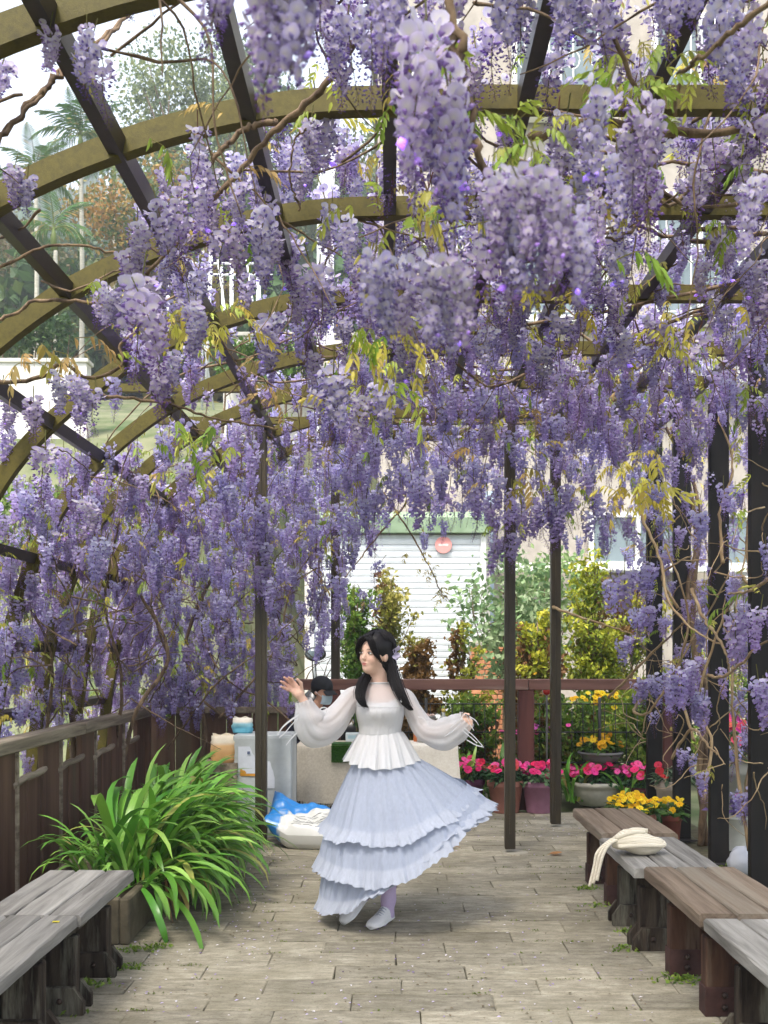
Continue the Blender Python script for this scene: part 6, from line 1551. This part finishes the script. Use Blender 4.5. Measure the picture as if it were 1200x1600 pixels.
def add_head(S, c, R, k=1.0):
    w = lambda f, l, u: np.array(c) + R @ (np.array([f, l, u]) * k)
    S.ell(w(-.008, 0, .032), np.array([.098, .074, .088]) * k, .02, R)
    S.ell(w(.030, 0, -.030), np.array([.060, .053, .078]) * k, .03, R)
    S.ell(w(.054, 0, -.080), np.array([.034, .026, .026]) * k, .022, R)
    for s in (-1, 1):
        S.ell(w(.058, s * .034, -.024), np.array([.024, .020, .024]) * k, .02, R)
        S.ell(w(.092, s * .031, .008), np.array([.010, .017, .010]) * k, .008, R, True)
        S.ell(w(-.004, s * .071, -.010), np.array([.017, .012, .027]) * k, .010, R)
    S.cap(w(.084, 0, .014), w(.104, 0, -.022), .0058 * k, .0088 * k, .010)
    S.ell(w(.098, 0, -.027), np.array([.010, .0125, .008]) * k, .007, R)
    S.ell(w(.086, 0, -.050), np.array([.010, .021, .006]) * k, .007, R)
    S.ell(w(.083, 0, -.060), np.array([.010, .018, .006]) * k, .007, R)
    return w
def face_parts(root, w, R, k=1.0, lips=srgb(192, 116, 108)):
    eye_w, iris_m = vcol('eye white', .25, 0, 0, 0, .5), M['plain']
    for s in (-1, 1):
        MB().ball(w(.0835, s * .031, .006), np.array([.0085, .0145, .0062]) * k, 14, 8, srgb(226, 220, 214), R.T.T).build('eye', eye_w, root, True)
        MB().ball(w(.0905, s * .030, .006), np.array([.0025, .0062, .0058]) * k, 12, 6, srgb(34, 22, 18), R).build('iris', iris_m, root, True)
        MB().tube([w(.084, s * .046, .010), w(.0925, s * .033, .0145), w(.091, s * .018, .010)], [.0012, .002, .0012], 6, srgb(30, 22, 20)).build('eyelash', iris_m, root, True)
        MB().tube([w(.082, s * .051, .0245), w(.0925, s * .035, .0295), w(.0965, s * .018, .0285)], [.0010, .0022, .0016], 6, srgb(46, 34, 30)).build('eyebrow', iris_m, root, True)
    mb = MB().ball(w(.0925, 0, -.0505), np.array([.0060, .017, .0042]) * k, 14, 6, lips, R); mb.ball(w(.0905, 0, -.0590), np.array([.0060, .0150, .0048]) * k, 14, 6, np.array(lips) * 1.1, R)
    mb.build('lips', M['skin'], root, True)

WD = 5.76
def Q(x, y, dy=0.0): p = P(x, y, WD); return np.array([p.x, WD + dy, p.z])
wroot = empty('person', (Q(597, 0)[0], WD, 0), 'woman with long black hair turning in a white blouse and tiered pale lilac skirt', 'person')
WB = np.array(wroot.location)
class Rel:  # shift world coordinates into the person's own
    pass
S = SDF((-.64, WD - .45, -.01), (.56, WD + .35, 1.66), .0046)
HC = Q(587, 1023, -.005); HR = head_frame(math.atan2(-.76, -.65), RAD(2), RAD(-3))
# torso
S.ell(Q(597, 1182), (.138, .098, .12), .05); S.ell(Q(596, 1142), (.100, .076, .12), .04); S.ell(Q(594, 1105), (.116, .084, .12), .04)
S.cap(Q(563, 1085, .01), Q(627, 1088, .01), .044, .044, .045)
for x in (578, 612): S.ell(Q(x, 1113, -.058), (.048, .042, .048), .03)
S.cap(Q(593, 1083, .015), Q(591, 1050, .012), .050, .046, .025)
hw = add_head(S, HC, HR, 1.0)
# arm raised at the picture's left, palm to the camera
el, wr = Q(508, 1141, -.10), Q(478, 1093, -.16)
S.chain([Q(558, 1086, .01), Q(532, 1115, -.04), el], [.045, .040, .034], .02)
S.chain([el, (el + wr) / 2, wr], [.034, .032, .021], .02)
pc_ = Q(468, 1077, -.17)
R_ = np.stack([np.array([.83, .25, .5]) / np.linalg.norm([.83, .25, .5]), np.array([-.1, 1, .0]), np.array([0, 0, 1.])], 1)
S.cap(wr, Q(471, 1082, -.168), .021, .026, .015); S.cap(Q(474, 1080, -.17), Q(464, 1066, -.175), .018, .012, .014); S.cap(Q(470, 1084, -.168), Q(456, 1073, -.172), .018, .012, .014)
for (b_, m, t, rr) in (((466, 1068, -.175), (461, 1060, -.19), (457, 1057, -.215), .0088), ((462, 1069, -.175), (455, 1061, -.19), (450, 1057, -.21), .009), ((458, 1072, -.174), (450, 1066, -.188), (445, 1063, -.208), .0088), ((456, 1077, -.172), (449, 1073, -.185), (445, 1071, -.2), .008), ((476, 1077, -.178), (475, 1066, -.195), (470, 1060, -.21), .0098)):
    p0, p1, p2 = Q(*b_), Q(*m), Q(*t); S.chain([p0, p1, p2], [rr, rr * .95, rr * .75], .006)
# other arm, hand half hidden in the cuff
el2, wr2 = Q(667, 1147, -.03), Q(716, 1131, -.10)
S.chain([Q(631, 1089, .01), Q(648, 1116, 0), el2], [.045, .040, .034], .02); S.chain([el2, wr2], [.034, .021], .02)
S.cap(wr2, Q(724, 1124, -.12), .021, .026, .014)
for k, (a, t) in enumerate((((726, 1120), (731, 1119)), ((727, 1123), (733, 1124)), ((727, 1126), (732, 1129)), ((725, 1129), (729, 1133)))):
    S.chain([Q(*a, -.125), Q(*t, -.135), Q(t[0] + .5, t[1] + 5, -.14)], [.009, .0085, .007], .006)
S.chain([Q(720, 1119, -.125), Q(724, 1114, -.14), Q(729, 1114, -.15)], [.010, .0095, .008], .006)
# legs
S.chain([Q(578, 1200, 0), Q(585, 1310, -.03), Q(575, 1392, .05), Q(566, 1404, .06)], [.085, .056, .040, .036], .03)
S.chain([Q(618, 1200, 0), Q(612, 1315, -.02), Q(607, 1405, .0), Q(605, 1425, -.01)], [.085, .056, .037, .036], .03)
S.cap(Q(566, 1404, .06), Q(548, 1428, -.03), .034, .028, .02); S.cap(Q(606, 1428, .0), Q(596, 1438, -.07), .034, .026, .02)
def skin_col(V):
    base = np.array(srgb(226, 186, 164)); c = np.tile(base, (len(V), 1))
    q = (V - HC) @ HR
    for s in (-1, 1):
        g = np.exp(-(((q[:, 0] - .07) / .03) ** 2 + ((q[:, 1] - s * .042) / .018) ** 2 + ((q[:, 2] + .028) / .016) ** 2)); c = c * (1 - .25 * g[:, None]) + np.array(srgb(222, 150, 136)) * .25 * g[:, None]
    hand = np.exp(-(np.linalg.norm(V - Q(455, 1064, -.19), axis=1) / .05) ** 2)[:, None]; c = c * (1 - .45 * hand) + np.array(srgb(216, 140, 126)) * .45 * hand
    leg = sstep(.42, .38, V[:, 2])[:, None]
    return c * (1 - leg) + np.array(srgb(190, 172, 204)) * leg
mb = S.mb(skin_col); mb.v = [v - WB for v in mb.v]; mb.build('body', M['skin'], wroot, True)
def wb(mb): mb.v = [v - WB for v in mb.v]; return mb
def wbuild(mb, name, mat, smooth=True, parent=None): return wb(mb).build(name, mat, parent or wroot, smooth)
face_parts(wroot, lambda f, l, u: HC + HR @ np.array([f, l, u]) - WB, HR)
# hair
hair_m, nt, b = newmat('black hair'); at = N(nt, 'ShaderNodeAttribute', attribute_name='Col'); nt.links.new(at.outputs['Color'], b.inputs['Base Color']); b.inputs['Roughness'].default_value = .5; b.inputs['Specular IOR Level'].default_value = .3
HCOL = np.array(srgb(20, 16, 18))
S2 = SDF(HC - .16, HC + .16, .0046)
S2.ell(HC + HR @ np.array([-.016, 0, .042]), (.106, .087, .098), .02, HR)
S2.ell(HC + HR @ np.array([-.060, 0, -.03]), (.062, .074, .09), .03, HR)
S2.ell(HC + HR @ np.array([.085, .0, -.045]), (.088, .072, .104), .012, HR, True)
S2.ell(HC + HR @ np.array([.105, 0, .03]), (.05, .036, .05), .012, HR, True)
S2.ell(HC + HR @ np.array([.045, .08, -.05]), (.045, .03, .055), .012, HR, True)
cap_ = wbuild(S2.mb(lambda V: np.tile(HCOL, (len(V), 1))), 'hair', hair_m)
rh = np.random.default_rng(8)
def lock(name, path, n, w0, w1, rad, tip=.3):
    path = spline(path, 18); mb = MB()
    for k in range(n):
        a = rh.uniform(0, 6.283); q = rh.uniform(0, 1) ** .5; ln = int(rh.uniform(13, 18.9))
        t = np.linspace(0, 1, 18); wd = (w0 + (w1 - w0) * np.sin(math.pi * np.minimum(t * 1.05, 1)) ) * q
        if k % 9 == 0: wd = wd * 1.45
        off = np.c_[np.cos(a) * wd, np.sin(a) * wd * .7, np.zeros(18)] + np.cumsum(rh.normal(0, .0006, (18, 3)), 0)
        mb.tube((path + off)[:ln], rad * np.linspace(1, tip, ln), 4, HCOL * rh.uniform(.6, 1.7), cap=False)
    return wbuild(mb, name, hair_m, True)
lock('hair_lock', [Q(598, 1030, .07), Q(584, 1044, .06), Q(573, 1058, .0), Q(566, 1073, -.085), Q(564, 1087, -.132), Q(568, 1097, -.142), Q(574, 1103, -.140)], 190, .014, .030, .0032)
lock('hair_lock', [Q(606, 1020, .0), Q(613, 1045, -.02), Q(618, 1065, -.05), Q(625, 1083, -.085), Q(634, 1099, -.10), Q(642, 1108, -.10)], 190, .014, .030, .0034)
lock('hair_lock', [Q(601, 1012, .03), Q(606, 1040, .06), Q(609, 1070, .10), Q(612, 1100, .12), Q(618, 1118, .13)], 130, .03, .042, .0034)
for (f0, l0, u0, f1, l1, u1, f2, l2, u2) in ((.075, .01, .112, .098, .035, .075, .085, .060, .02), (.075, .0, .112, .104, -.028, .072, .092, -.056, .02), (.07, .02, .115, .092, .052, .07, .060, .072, -.01), (.075, -.01, .112, .100, -.045, .06, .070, -.066, .0)):
    pts = [HC + HR @ np.array(q) for q in ((f0 - .03, l0 * .5, u0 + .015), (f0 + .015, l0, u0 - .012), (f1 - .004, l1, u1), (f2, l2, u2), (f2 - .035, l2 * 1.25, u2 - .05))]
    lock('fringe', pts, 60, .005, .014, .0022)
mb = MB()
for k in range(300):
    ph = rh.uniform(RAD(38), RAD(322)); e = rh.uniform(1.3, 2.05) if RAD(75) < ph < RAD(285) else rh.uniform(.9, 1.25); pts = []
    for th in np.linspace(.08, e, 10):
        q = ph + (math.pi - ph) * .18 * th
        pts.append(HC + HR @ np.array([-.018 + .1135 * math.sin(th) * math.cos(q), .0950 * math.sin(th) * math.sin(q), .041 + .1050 * math.cos(th)]) + rh.normal(0, .0007, 3))
    mb.tube(pts, .0022 * np.linspace(.8, .5, 10), 4, HCOL * rh.uniform(.6, 2.2), cap=False)
wbuild(mb, 'hair_strands', hair_m)
bow = MB(); bcn = HC + HR @ np.array([-.092, .028, .02])
bcn = Q(616, 1020, .005)
for s in (-1, 1):
    A = []
    for t in np.linspace(0, 1, 8):
        wv_ = .005 + .018 * math.sin(math.pi * min(t, .98)) 
        A.append([bcn + np.array([.006 + .012 * t, -.02, s * .036 * t]) + np.array([u * wv_, -.012 * abs(u) + .01 * math.sin(6 * t), .006 * u]) for u in (-1, -.4, .4, 1)])
    bow.grid(np.array(A), col=srgb(190, 182, 208))
    bow.tube([bcn, bcn + (.012, -.01, -.05), bcn + (.004 + .014 * s, -.01, -.1)], [.004, .008, .006], 6, srgb(176, 168, 198), flat=.3)
bow.ball(bcn, .012, 8, 6, srgb(170, 160, 192))
wbuild(bow, 'hair_bow', vcol('ribbon', .6, .2, 0, 0))
# ---- clothes
cotton = vcol('white cotton', .85, .22, 0, 0, .15, .05, 160, .25)
sheer = vcol('sheer white cloth', .75, .30, 0, 0, .2, .04, 70, .1, alpha=.80)
yoke_m = vcol('sheer yoke', .75, .25, 0, 0, .2, 0, 70, 0, alpha=.55)
CW = srgb(222, 222, 223)
def ring(c, rx, ry, n=72, gath=0, freq=0, ph=0, rot=0.0):
    a = np.arange(n) * 2 * math.pi / n; k = 1 + gath * np.sin(freq * a + ph) + gath * .5 * np.sin(freq * 1.7 * a + 2 * ph)
    x = rx * np.cos(a) * k; y = ry * np.sin(a) * k
    return np.array([c[0], c[1], c[2]])[None] + np.c_[x, y, 0 * a]
def bust(A):   # room for the bust at the front
    for row in A:
        z = row[:, 2].mean(); k = math.exp(-((z - Q(0, 1110)[2]) / .055) ** 2)
        fr_ = np.clip(-(row[:, 1] - row[:, 1].mean()) / .12, 0, 1)
        row[:, 1] -= .034 * k * fr_
    return A
A = np.array([ring(Q(594, y, -.008), rx, ry, 96, g, 30, y * .9) for y, rx, ry, g in ((1091, .126, .102, .004), (1098, .134, .108, .010), (1106, .138, .112, .014), (1114, .137, .112, .014), (1122, .131, .106, .016), (1130, .124, .100, .018), (1138, .118, .096, .02), (1146, .119, .096, .02))])
for i in range(len(A)):
    # scooped neckline
    if i == 0:
        a = np.arange(96) * 2 * math.pi / 96; A[0][:, 2] += -.020 * np.clip(-np.sin(a), 0, 1) ** 2 + .034 * np.abs(np.cos(a)) ** 3; A[1][:, 2] += -.012 * np.clip(-np.sin(a), 0, 1) ** 2 + .02 * np.abs(np.cos(a)) ** 3
wbuild(MB().grid(bust(A), True, CW), 'camisole', cotton)
for s, x0 in ((-1, 560), (1, 627)):
    wbuild(MB().tube(spline([Q(x0, 1096, -.105), Q(x0 + s * -2, 1084, -.085), Q(x0, 1077, -.02), Q(x0, 1085, .08)], 10), 0.0052, 6, CW, flat=1.0), 'strap', cotton)
rows = []
for t in np.linspace(0, 1, 12):
    y = 1143 + (1192 - 1143) * t; n = 144; a = np.arange(n) * 2 * math.pi / n
    g = .015 + .07 * t
    rx = .119 + .088 * t ** .85; ry = .097 + .09 * t
    k = 1 + g * .75 * (np.sin(17 * a + .5 + .6 * np.sin(3 * a)) + .7 * np.sin(29 * a + 2) + .35 * np.sin(47 * a + t))
    x = rx * np.cos(a) * k; yy_ = ry * np.sin(a) * k
    z = -.004 * t * np.sin(15 * a + 2) - .022 * t * np.cos(a + .4) * -1 * 0 + .016 * t * np.cos(2 * a)
    rows.append(np.array(Q(596, y)) + np.c_[x + .0 * t, yy_, z])
wbuild(MB().grid(np.array(rows), True, CW), 'peplum', cotton)
# sheer yoke from collar to bust
A = np.array([ring(Q(592, 1066, .012), .056, .054, 72), ring(Q(592, 1071, .012), .066, .062, 72), ring(Q(593, 1076, .008), .100, .072, 72), ring(Q(594, 1082, .004), .128, .086, 72), ring(Q(594, 1092, -.004), .138, .106, 72), ring(Q(594, 1103, -.008), .142, .115, 72)])
wbuild(MB().grid(bust(A), True, CW), 'yoke', yoke_m)
wbuild(MB().tube(np.r_[ring(Q(592, 1067, .012), .057, .055, 40), ring(Q(592, 1067, .012), .057, .055, 40)[:1]], .0045, 6, CW), 'collar', cotton)
def sleeve(name, pts, rad, cuff_r, seed, sag=.3):
    r_ = np.random.default_rng(seed); n = 44; c = spline(pts, n); rr = spline([(x, 0, 0) for x in rad], n)[:, 0]
    t = np.gradient(c, axis=0); t /= np.linalg.norm(t, axis=1, keepdims=True); m = 56; u = None; A = []
    for i in range(n):
        ref = np.array([0, 1., 0]); u = ref - t[i] * (ref @ t[i]) if u is None else u - t[i] * (u @ t[i]); u /= np.linalg.norm(u); w = np.cross(t[i], u)
        a = np.arange(m) * 2 * math.pi / m; s = i / (n - 1)
        env = math.sin(math.pi * min(s * 1.02, 1)) ** .5
        k = 1 + (.035 + .05 * s ** 3) * env * (np.sin(7 * a + 3 * s + seed) + .6 * np.sin(12 * a - 5 * s) + .4 * np.sin(19 * a + 2 * s)) + .05 * env * np.sin(26 * s + 2 * a + seed) + (.10 * np.sin(14 * a) if i > n - 4 else 0)
        off = rr[i] * k[:, None] * (np.cos(a)[:, None] * u * .92 + np.sin(a)[:, None] * w)
        P_ = c[i] + off
        low = np.clip(-off[:, 2] / rr[i], 0, 1); P_[:, 2] -= sag * rr[i] * low ** 1.5 * env
        A.append(P_)
    wbuild(MB().grid(np.array(A), True, CW), name, sheer)
    return c
sleeve('sleeve', [Q(568, 1080, .0), Q(552, 1088, -.01), Q(537, 1106, -.04), Q(522, 1124, -.075), Q(506, 1134, -.105), Q(491, 1130, -.13), Q(484, 1116, -.145), Q(480, 1102, -.155), Q(477, 1092, -.162)], [.036, .054, .064, .074, .086, .094, .082, .056, .042], .04, 1)
sleeve('sleeve', [Q(620, 1082, .0), Q(634, 1091, .0), Q(646, 1112, -.01), Q(660, 1134, -.02), Q(678, 1143, -.04), Q(697, 1141, -.07), Q(713, 1133, -.095), Q(722, 1126, -.115), Q(727, 1121, -.125)], [.036, .048, .052, .058, .068, .078, .072, .056, .050], .05, 2)
def ribbon(path, w=.0075, c=CW):
    p = spline(path, 12); A = [[q + np.array([0, -.004, s * w]) for s in (-.5, .5)] for q in p]; t = MB().grid(np.array(A), col=c)
    return wbuild(t, 'ribbon', cotton)
ribbon([Q(474, 1112, -.26), Q(462, 1120, -.27), Q(450, 1130, -.27), Q(442, 1142, -.27)], .012); ribbon([Q(472, 1118, -.25), Q(462, 1128, -.26), Q(452, 1140, -.26), Q(444, 1146, -.26)], .008); ribbon([Q(470, 1140, -.25), Q(462, 1148, -.25), Q(454, 1158, -.25)], .008)
ribbon([Q(507, 1116, -.22), Q(503, 1106, -.23), Q(509, 1102, -.23), Q(515, 1104, -.22), Q(512, 1112, -.21)], .007)
for pts in ([(722, 1112), (736, 1120), (742, 1128)], [(724, 1114), (730, 1128), (735, 1136)], [(718, 1136), (732, 1148), (740, 1155)], [(720, 1132), (736, 1146), (750, 1162)], [(724, 1150), (738, 1158), (750, 1161)], [(700, 1132), (712, 1122), (722, 1112), (732, 1120)], [(690, 1150), (704, 1136), (716, 1124)], [(652, 1118), (660, 1120), (668, 1130)]):
    ribbon([Q(x, y, -.235 if x > 695 else -.11) for x, y in pts], .0065)
# ---- tiered skirt, swung out to the picture's right
def ctrl(*pts): return [Q(x, y, dy) for x, y, dy in pts]      # right, back-right, back, back-left, left, front-left, front, front-right
H1 = ctrl((742, 1240, .02), (700, 1236, .24), (610, 1262, .36), (535, 1285, .27), (503, 1298, .0), (546, 1303, -.27), (622, 1300, -.36), (694, 1272, -.25))
H2 = ctrl((768, 1258, .03), (730, 1290, .28), (625, 1335, .42), (535, 1345, .30), (496, 1355, .0), (548, 1362, -.31), (632, 1352, -.41), (708, 1298, -.30))
H3 = ctrl((770, 1265, .05), (712, 1312, .30), (634, 1372, .40), (538, 1395, .29), (500, 1420, .0), (540, 1408, -.25), (600, 1368, -.38), (690, 1300, -.33))
cloth_m = vcol('pale lilac cotton', .9, .28, 0, 0, .08, .10, 34, .6)
for n_ in cloth_m.node_tree.nodes:
    if n_.type == 'TEX_NOISE':
        mp_ = N(cloth_m.node_tree, 'ShaderNodeMapping'); mp_.inputs['Scale'].default_value = (2.2, 2.2, .35)
        tc_ = n_.inputs['Vector'].links[0].from_socket; cloth_m.node_tree.links.new(tc_, mp_.inputs['Vector']); cloth_m.node_tree.links.new(mp_.outputs[0], n_.inputs['Vector'])
SK = np.array(srgb(180, 188, 205)); SK2 = np.array(srgb(192, 198, 211))
NT = 320
def hemcurve(H): return spline(H, NT, True)
ang = np.arange(NT) * 2 * math.pi / NT
def tier(name, top, bot, n, gath, freq, ruffle, seed, bow_=.06, col=SK):
    r_ = np.random.default_rng(seed); cen_t, cen_b = top.mean(0), bot.mean(0); A = []; C = []
    ph = np.cumsum(r_.normal(0, .05, NT)); ph -= np.linspace(0, ph[-1], NT)
    for i in range(n + 1):
        t = i / n; p = top * (1 - t) + bot * t; c = cen_t * (1 - t) + cen_b * t
        out = p - c; out[:, 2] = 0; ln = np.linalg.norm(out, axis=1, keepdims=True); out /= ln + 1e-9
        e = t ** .8
        f_ = gath * e * (np.sin(freq * ang + ph * 3) + .55 * np.sin(freq * 1.63 * ang + 1.7 + ph * 4) + 1.5 * np.sin(5 * ang + seed + .8 * np.sin(3 * ang)) * t + .6 * np.sin(9 * ang + 2 * seed))
        p = p + out * (f_[:, None] + bow_ * math.sin(math.pi * t) * .5)
        if t > 1 - ruffle:
            u = (t - 1 + ruffle) / ruffle
            p = p + out * (.026 * u + .009 * u * (np.sin(62 * ang + 7 * ph + seed) + .6 * np.sin(97 * ang + 9 * ph))[:, None]) + np.c_[0 * ang, 0 * ang, u * (.004 * np.sin(47 * ang + seed) + .010 * np.sin(6 * ang + 2 * seed) + .006 * np.sin(11 * ang + seed))]
        A.append(p); C.append(np.tile(col if t < 1 - ruffle else SK2, (NT, 1)))
    wbuild(MB().grid(np.array(A), True, np.array(C)), name, cloth_m)
    return A
waist = ring(Q(597, 1172), .128, .104, NT); 
# start each ring at the picture's right and run round the back, as the hem points do
b1, b2, b3 = hemcurve(H1), hemcurve(H2), hemcurve(H3)
tier('skirt_tier', waist, b1, 26, .006, 25, .15, 1, .015)
def inset(b_, up, k): 
    c = b_.mean(0); q = c + (b_ - c) * k; q[:, 2] = b_[:, 2] + up; return q
tier('skirt_tier', inset(b1, .05, .90), b2, 18, .007, 31, .30, 2, .02)
tier('skirt_tier', inset(b2, .045, .90), b3, 18, .007, 35, .30, 3, .02)
# underskirt hem showing inside, a little lower at the back
tier('lining', inset(b2, .06, .70), np.array([c * .94 + b3.mean(0) * .06 for c in b3]) - np.array([0, -.02, .0]), 12, .006, 17, .2, 4, .03, np.array(srgb(226, 224, 232)))
# ---- shoes
def shoe(toe, heel, up, seed):
    toe, heel = np.array(toe), np.array(heel); ax_ = toe - heel; Ln = np.linalg.norm(ax_); ax_ /= Ln
    up = np.array(up, float); up -= ax_ * (up @ ax_); up /= np.linalg.norm(up); sd = np.cross(ax_, up)
    prof_ = [(-.03, .012, .045), (.0, .032, .085), (.12, .037, .10), (.25, .039, .098), (.38, .041, .082), (.52, .045, .066), (.66, .049, .055), (.8, .047, .048), (.92, .036, .040), (.99, .016, .030)]
    def rings(k0, zlo, zhi):
        A = []
        for t, w, hgt in prof_:
            a = np.arange(20) * 2 * math.pi / 20; zc = np.sin(a)
            z = np.where(zc > 0, .02 + (hgt - .02) * np.abs(zc) ** .8, .02 * (1 + zc * .9))
            z = np.clip(z, zlo, zhi if zhi < hgt else hgt); A.append(heel + ax_ * Ln * t + sd * (w * k0 * np.cos(a))[:, None] + up * z[:, None])
        return np.array(A)
    R1 = rings(1, .012, 1); R2 = rings(1.06, .0, .022)
    o = MB().grid(R1, True, srgb(222, 222, 220)); o.f += [tuple(range(19, -1, -1)), tuple(9 * 20 + j for j in range(20))]
    so = wbuild(o, 'shoe', vcol('shoe canvas', .7, 0, 0, 0, .3, .06, 90, .1))
    o = MB().grid(R2, True, srgb(236, 236, 234)); o.f += [tuple(range(19, -1, -1)), tuple(9 * 20 + j for j in range(20))]
    wbuild(o, 'sole', M['plain'], True, so)
    for k in range(4):
        t = .36 + .075 * k; h_ = np.interp(t, [p_[0] for p_ in prof_], [p_[2] for p_ in prof_]) + .002
        c = heel + ax_ * Ln * t + up * h_
        wbuild(MB().tube([c - sd * .022 - up * .010, c + up * .003, c + sd * .022 - up * .010], .0032, 5, srgb(170, 176, 186)), 'lace', M['plain'], True, so)
shoe((Q(583, 0)[0] - .012, WD - .19, .003), (Q(606, 0)[0] + .01, WD + .03, .003), (0, 0, 1), 1)
shoe((Q(541, 0)[0] - .01, WD - .10, .004), (Q(568, 0)[0] + .01, WD + .085, .105), (.1, .3, 1), 2)

# ---------------- person seated behind the table
PD_ = 9.60
def Q2(x, y, dy=0.0): p = P(x, y, PD_); return np.array([p.x, PD_ + dy, p.z])
proot = empty('person', (Q2(500, 0)[0], PD_, 0), 'person in a black cap and pale blue face mask sitting behind the table', 'person')
PB = np.array(proot.location)
c = Q2(500, 0); S = SDF((c[0] - .42, PD_ - .42, .0), (c[0] + .45, PD_ + .42, 1.36), .0075)
HC2 = Q2(503, 1080, -.02); HR2 = head_frame(math.atan2(-.62, .78), RAD(-16))
hz_ = HC2[2]; sx0 = HC2[0] - .10
add_head(S, HC2, HR2)
S.cap((sx0, PD_ + .03, hz_ - .22), HC2 + (0, .01, -.06), .052, .046, .02)
S.ell((sx0, PD_ + .06, hz_ - .38), (.16, .11, .19), .05); S.ell((sx0 - .01, PD_ + .1, hz_ - .58), (.16, .13, .15), .06)
for s in (-1, 1):
    sh_ = np.array([sx0 + s * .17, PD_ + .05, hz_ - .26]); e_ = np.array([sx0 + s * .22, PD_ - .03, hz_ - .52]); h_ = np.array([sx0 + s * .08 + .06, PD_ - .27, hz_ - .47])
    S.chain([sh_, e_, h_], [.052, .044, .030], .03); S.cap(h_, h_ + (.03, -.07, .0), .03, .022, .015)
    for q in range(4): S.chain([h_ + (.015 + .016 * q, -.07, .0), h_ + (.02 + .016 * q, -.11, -.012), h_ + (.02 + .016 * q, -.125, -.03)], [.0098, .0092, .008], .005)
    S.cap(h_ + (.0, -.04, .01), h_ + (-.015 * s, -.09, .005), .011, .009, .006)
    hip = np.array([sx0 + s * .09, PD_ + .08, .50]); kn = np.array([sx0 + s * .12, PD_ - .33, .47]); an = np.array([sx0 + s * .12, PD_ - .30, .08])
    S.chain([hip, kn, an], [.085, .060, .042], .03); S.cap(an, an + (0, -.0, -.03), .045, .042, .02); S.cap(an + (0, 0, -.04), an + (0, -.09, -.045), .035, .03, .02)
NAVY = np.array(srgb(26, 28, 46)); SKN = np.array(srgb(206, 158, 132))
def pcol(V):
    m = ((V[:, 2] > hz_ - .19) | (np.abs(V[:, 1] - (PD_ - .36)) < .055) & (V[:, 2] > hz_ - .56)).astype(float)[:, None]
    return SKN * m + NAVY * (1 - m)
mb = S.mb(pcol); mb.v = [v - PB for v in mb.v]; mb.build('body', M['skin'], proot, True)
w2 = lambda f, l, u: HC2 + HR2 @ np.array([f, l, u]) - PB
face_parts(proot, w2, HR2)
S3 = SDF(HC2 - .17, HC2 + .17, .006)
S3.ell(HC2 + HR2 @ np.array([-.02, 0, .03]), (.105, .086, .098), .01, HR2); S3.ell(HC2 + HR2 @ np.array([.07, 0, -.05]), (.085, .12, .10), .01, HR2, True)
mb = S3.mb(lambda V: np.tile(HCOL, (len(V), 1))); mb.v = [v - PB for v in mb.v]; mb.build('hair', hair_m, proot, True)
cloth_k = surf('black cap cloth', srgb(20, 22, 26), srgb(32, 34, 40), 30, .85, .2)
A = [[w2(-.012 + .114 * math.sin(th) * math.cos(q), .096 * math.sin(th) * math.sin(q), .045 + .100 * math.cos(th)) for q in np.arange(24) * math.pi / 12] for th in np.linspace(.02, 1.62, 10)]
cp = MB().grid(np.array(A), True).build('cap', cloth_k, proot, True)
A = [[w2(.085 + .085 * t * math.cos(q * .8), .082 * math.sin(q), .045 - .022 * t - .02 * math.sin(q) ** 2) for q in np.linspace(-1.25, 1.25, 12)] for t in np.linspace(0, 1, 6)]
b2_ = MB().grid(np.array(A)); A2 = np.array(A) + HR2 @ np.array([0, 0, -.005]); b2_.grid(A2[::-1]); b2_.build('peak', cloth_k, cp, True)
A = [[w2(.062 + .048 * math.cos(q) + .01 * math.sin(3.1 * t) , .068 * math.sin(q), -.012 - .085 * t) for q in np.linspace(-1.45, 1.45, 12)] for t in np.linspace(0, 1, 7)]
MB().grid(np.array(A), col=srgb(190, 212, 224)).build('face_mask', vcol('mask cloth', .8, .2, 0, 0), proot, True)
for s in (-1, 1): MB().tube([w2(.07, s * .066, -.03), w2(.03, s * .078, -.015), w2(-.005, s * .082, .0)], .0018, 5, srgb(220, 226, 230)).build('mask_loop', M['plain'], proot, True)
stool = empty('stool', (sx0, PD_ + .1, 0), 'round wooden stool under the person in the black cap', 'stool')
MB().lathe([(0, .385), (.15, .385), (.16, .395), (.16, .415), (.15, .425), (0, .425)], seg=24).build('seat', wood_grey, stool, True)
for k in range(4): MB().tube([(.11 * math.cos(k * 1.571 + .785), .11 * math.sin(k * 1.571 + .785), .39), (.16 * math.cos(k * 1.571 + .785), .16 * math.sin(k * 1.571 + .785), 0)], .014, 8).build('leg', wood_grey, stool, True)
# ------------------------------------------------------------------ haze
hz_m = bpy.data.materials.new('haze air'); hz_m.use_nodes = True
nt = hz_m.node_tree
for n_ in list(nt.nodes): nt.nodes.remove(n_)
out = nt.nodes.new('ShaderNodeOutputMaterial'); pv_ = nt.nodes.new('ShaderNodeVolumePrincipled')
pv_.inputs['Color'].default_value = (.90, .94, 1, 1); pv_.inputs['Density'].default_value = .0022; pv_.inputs['Anisotropy'].default_value = .2
nt.links.new(pv_.outputs[0], out.inputs['Volume'])
haze = MB().box((0, 95, 58), (530, 340, 122)).build('haze', hz_m)
tag(haze, 'pale morning haze softening the hillside', 'haze', kind='stuff')
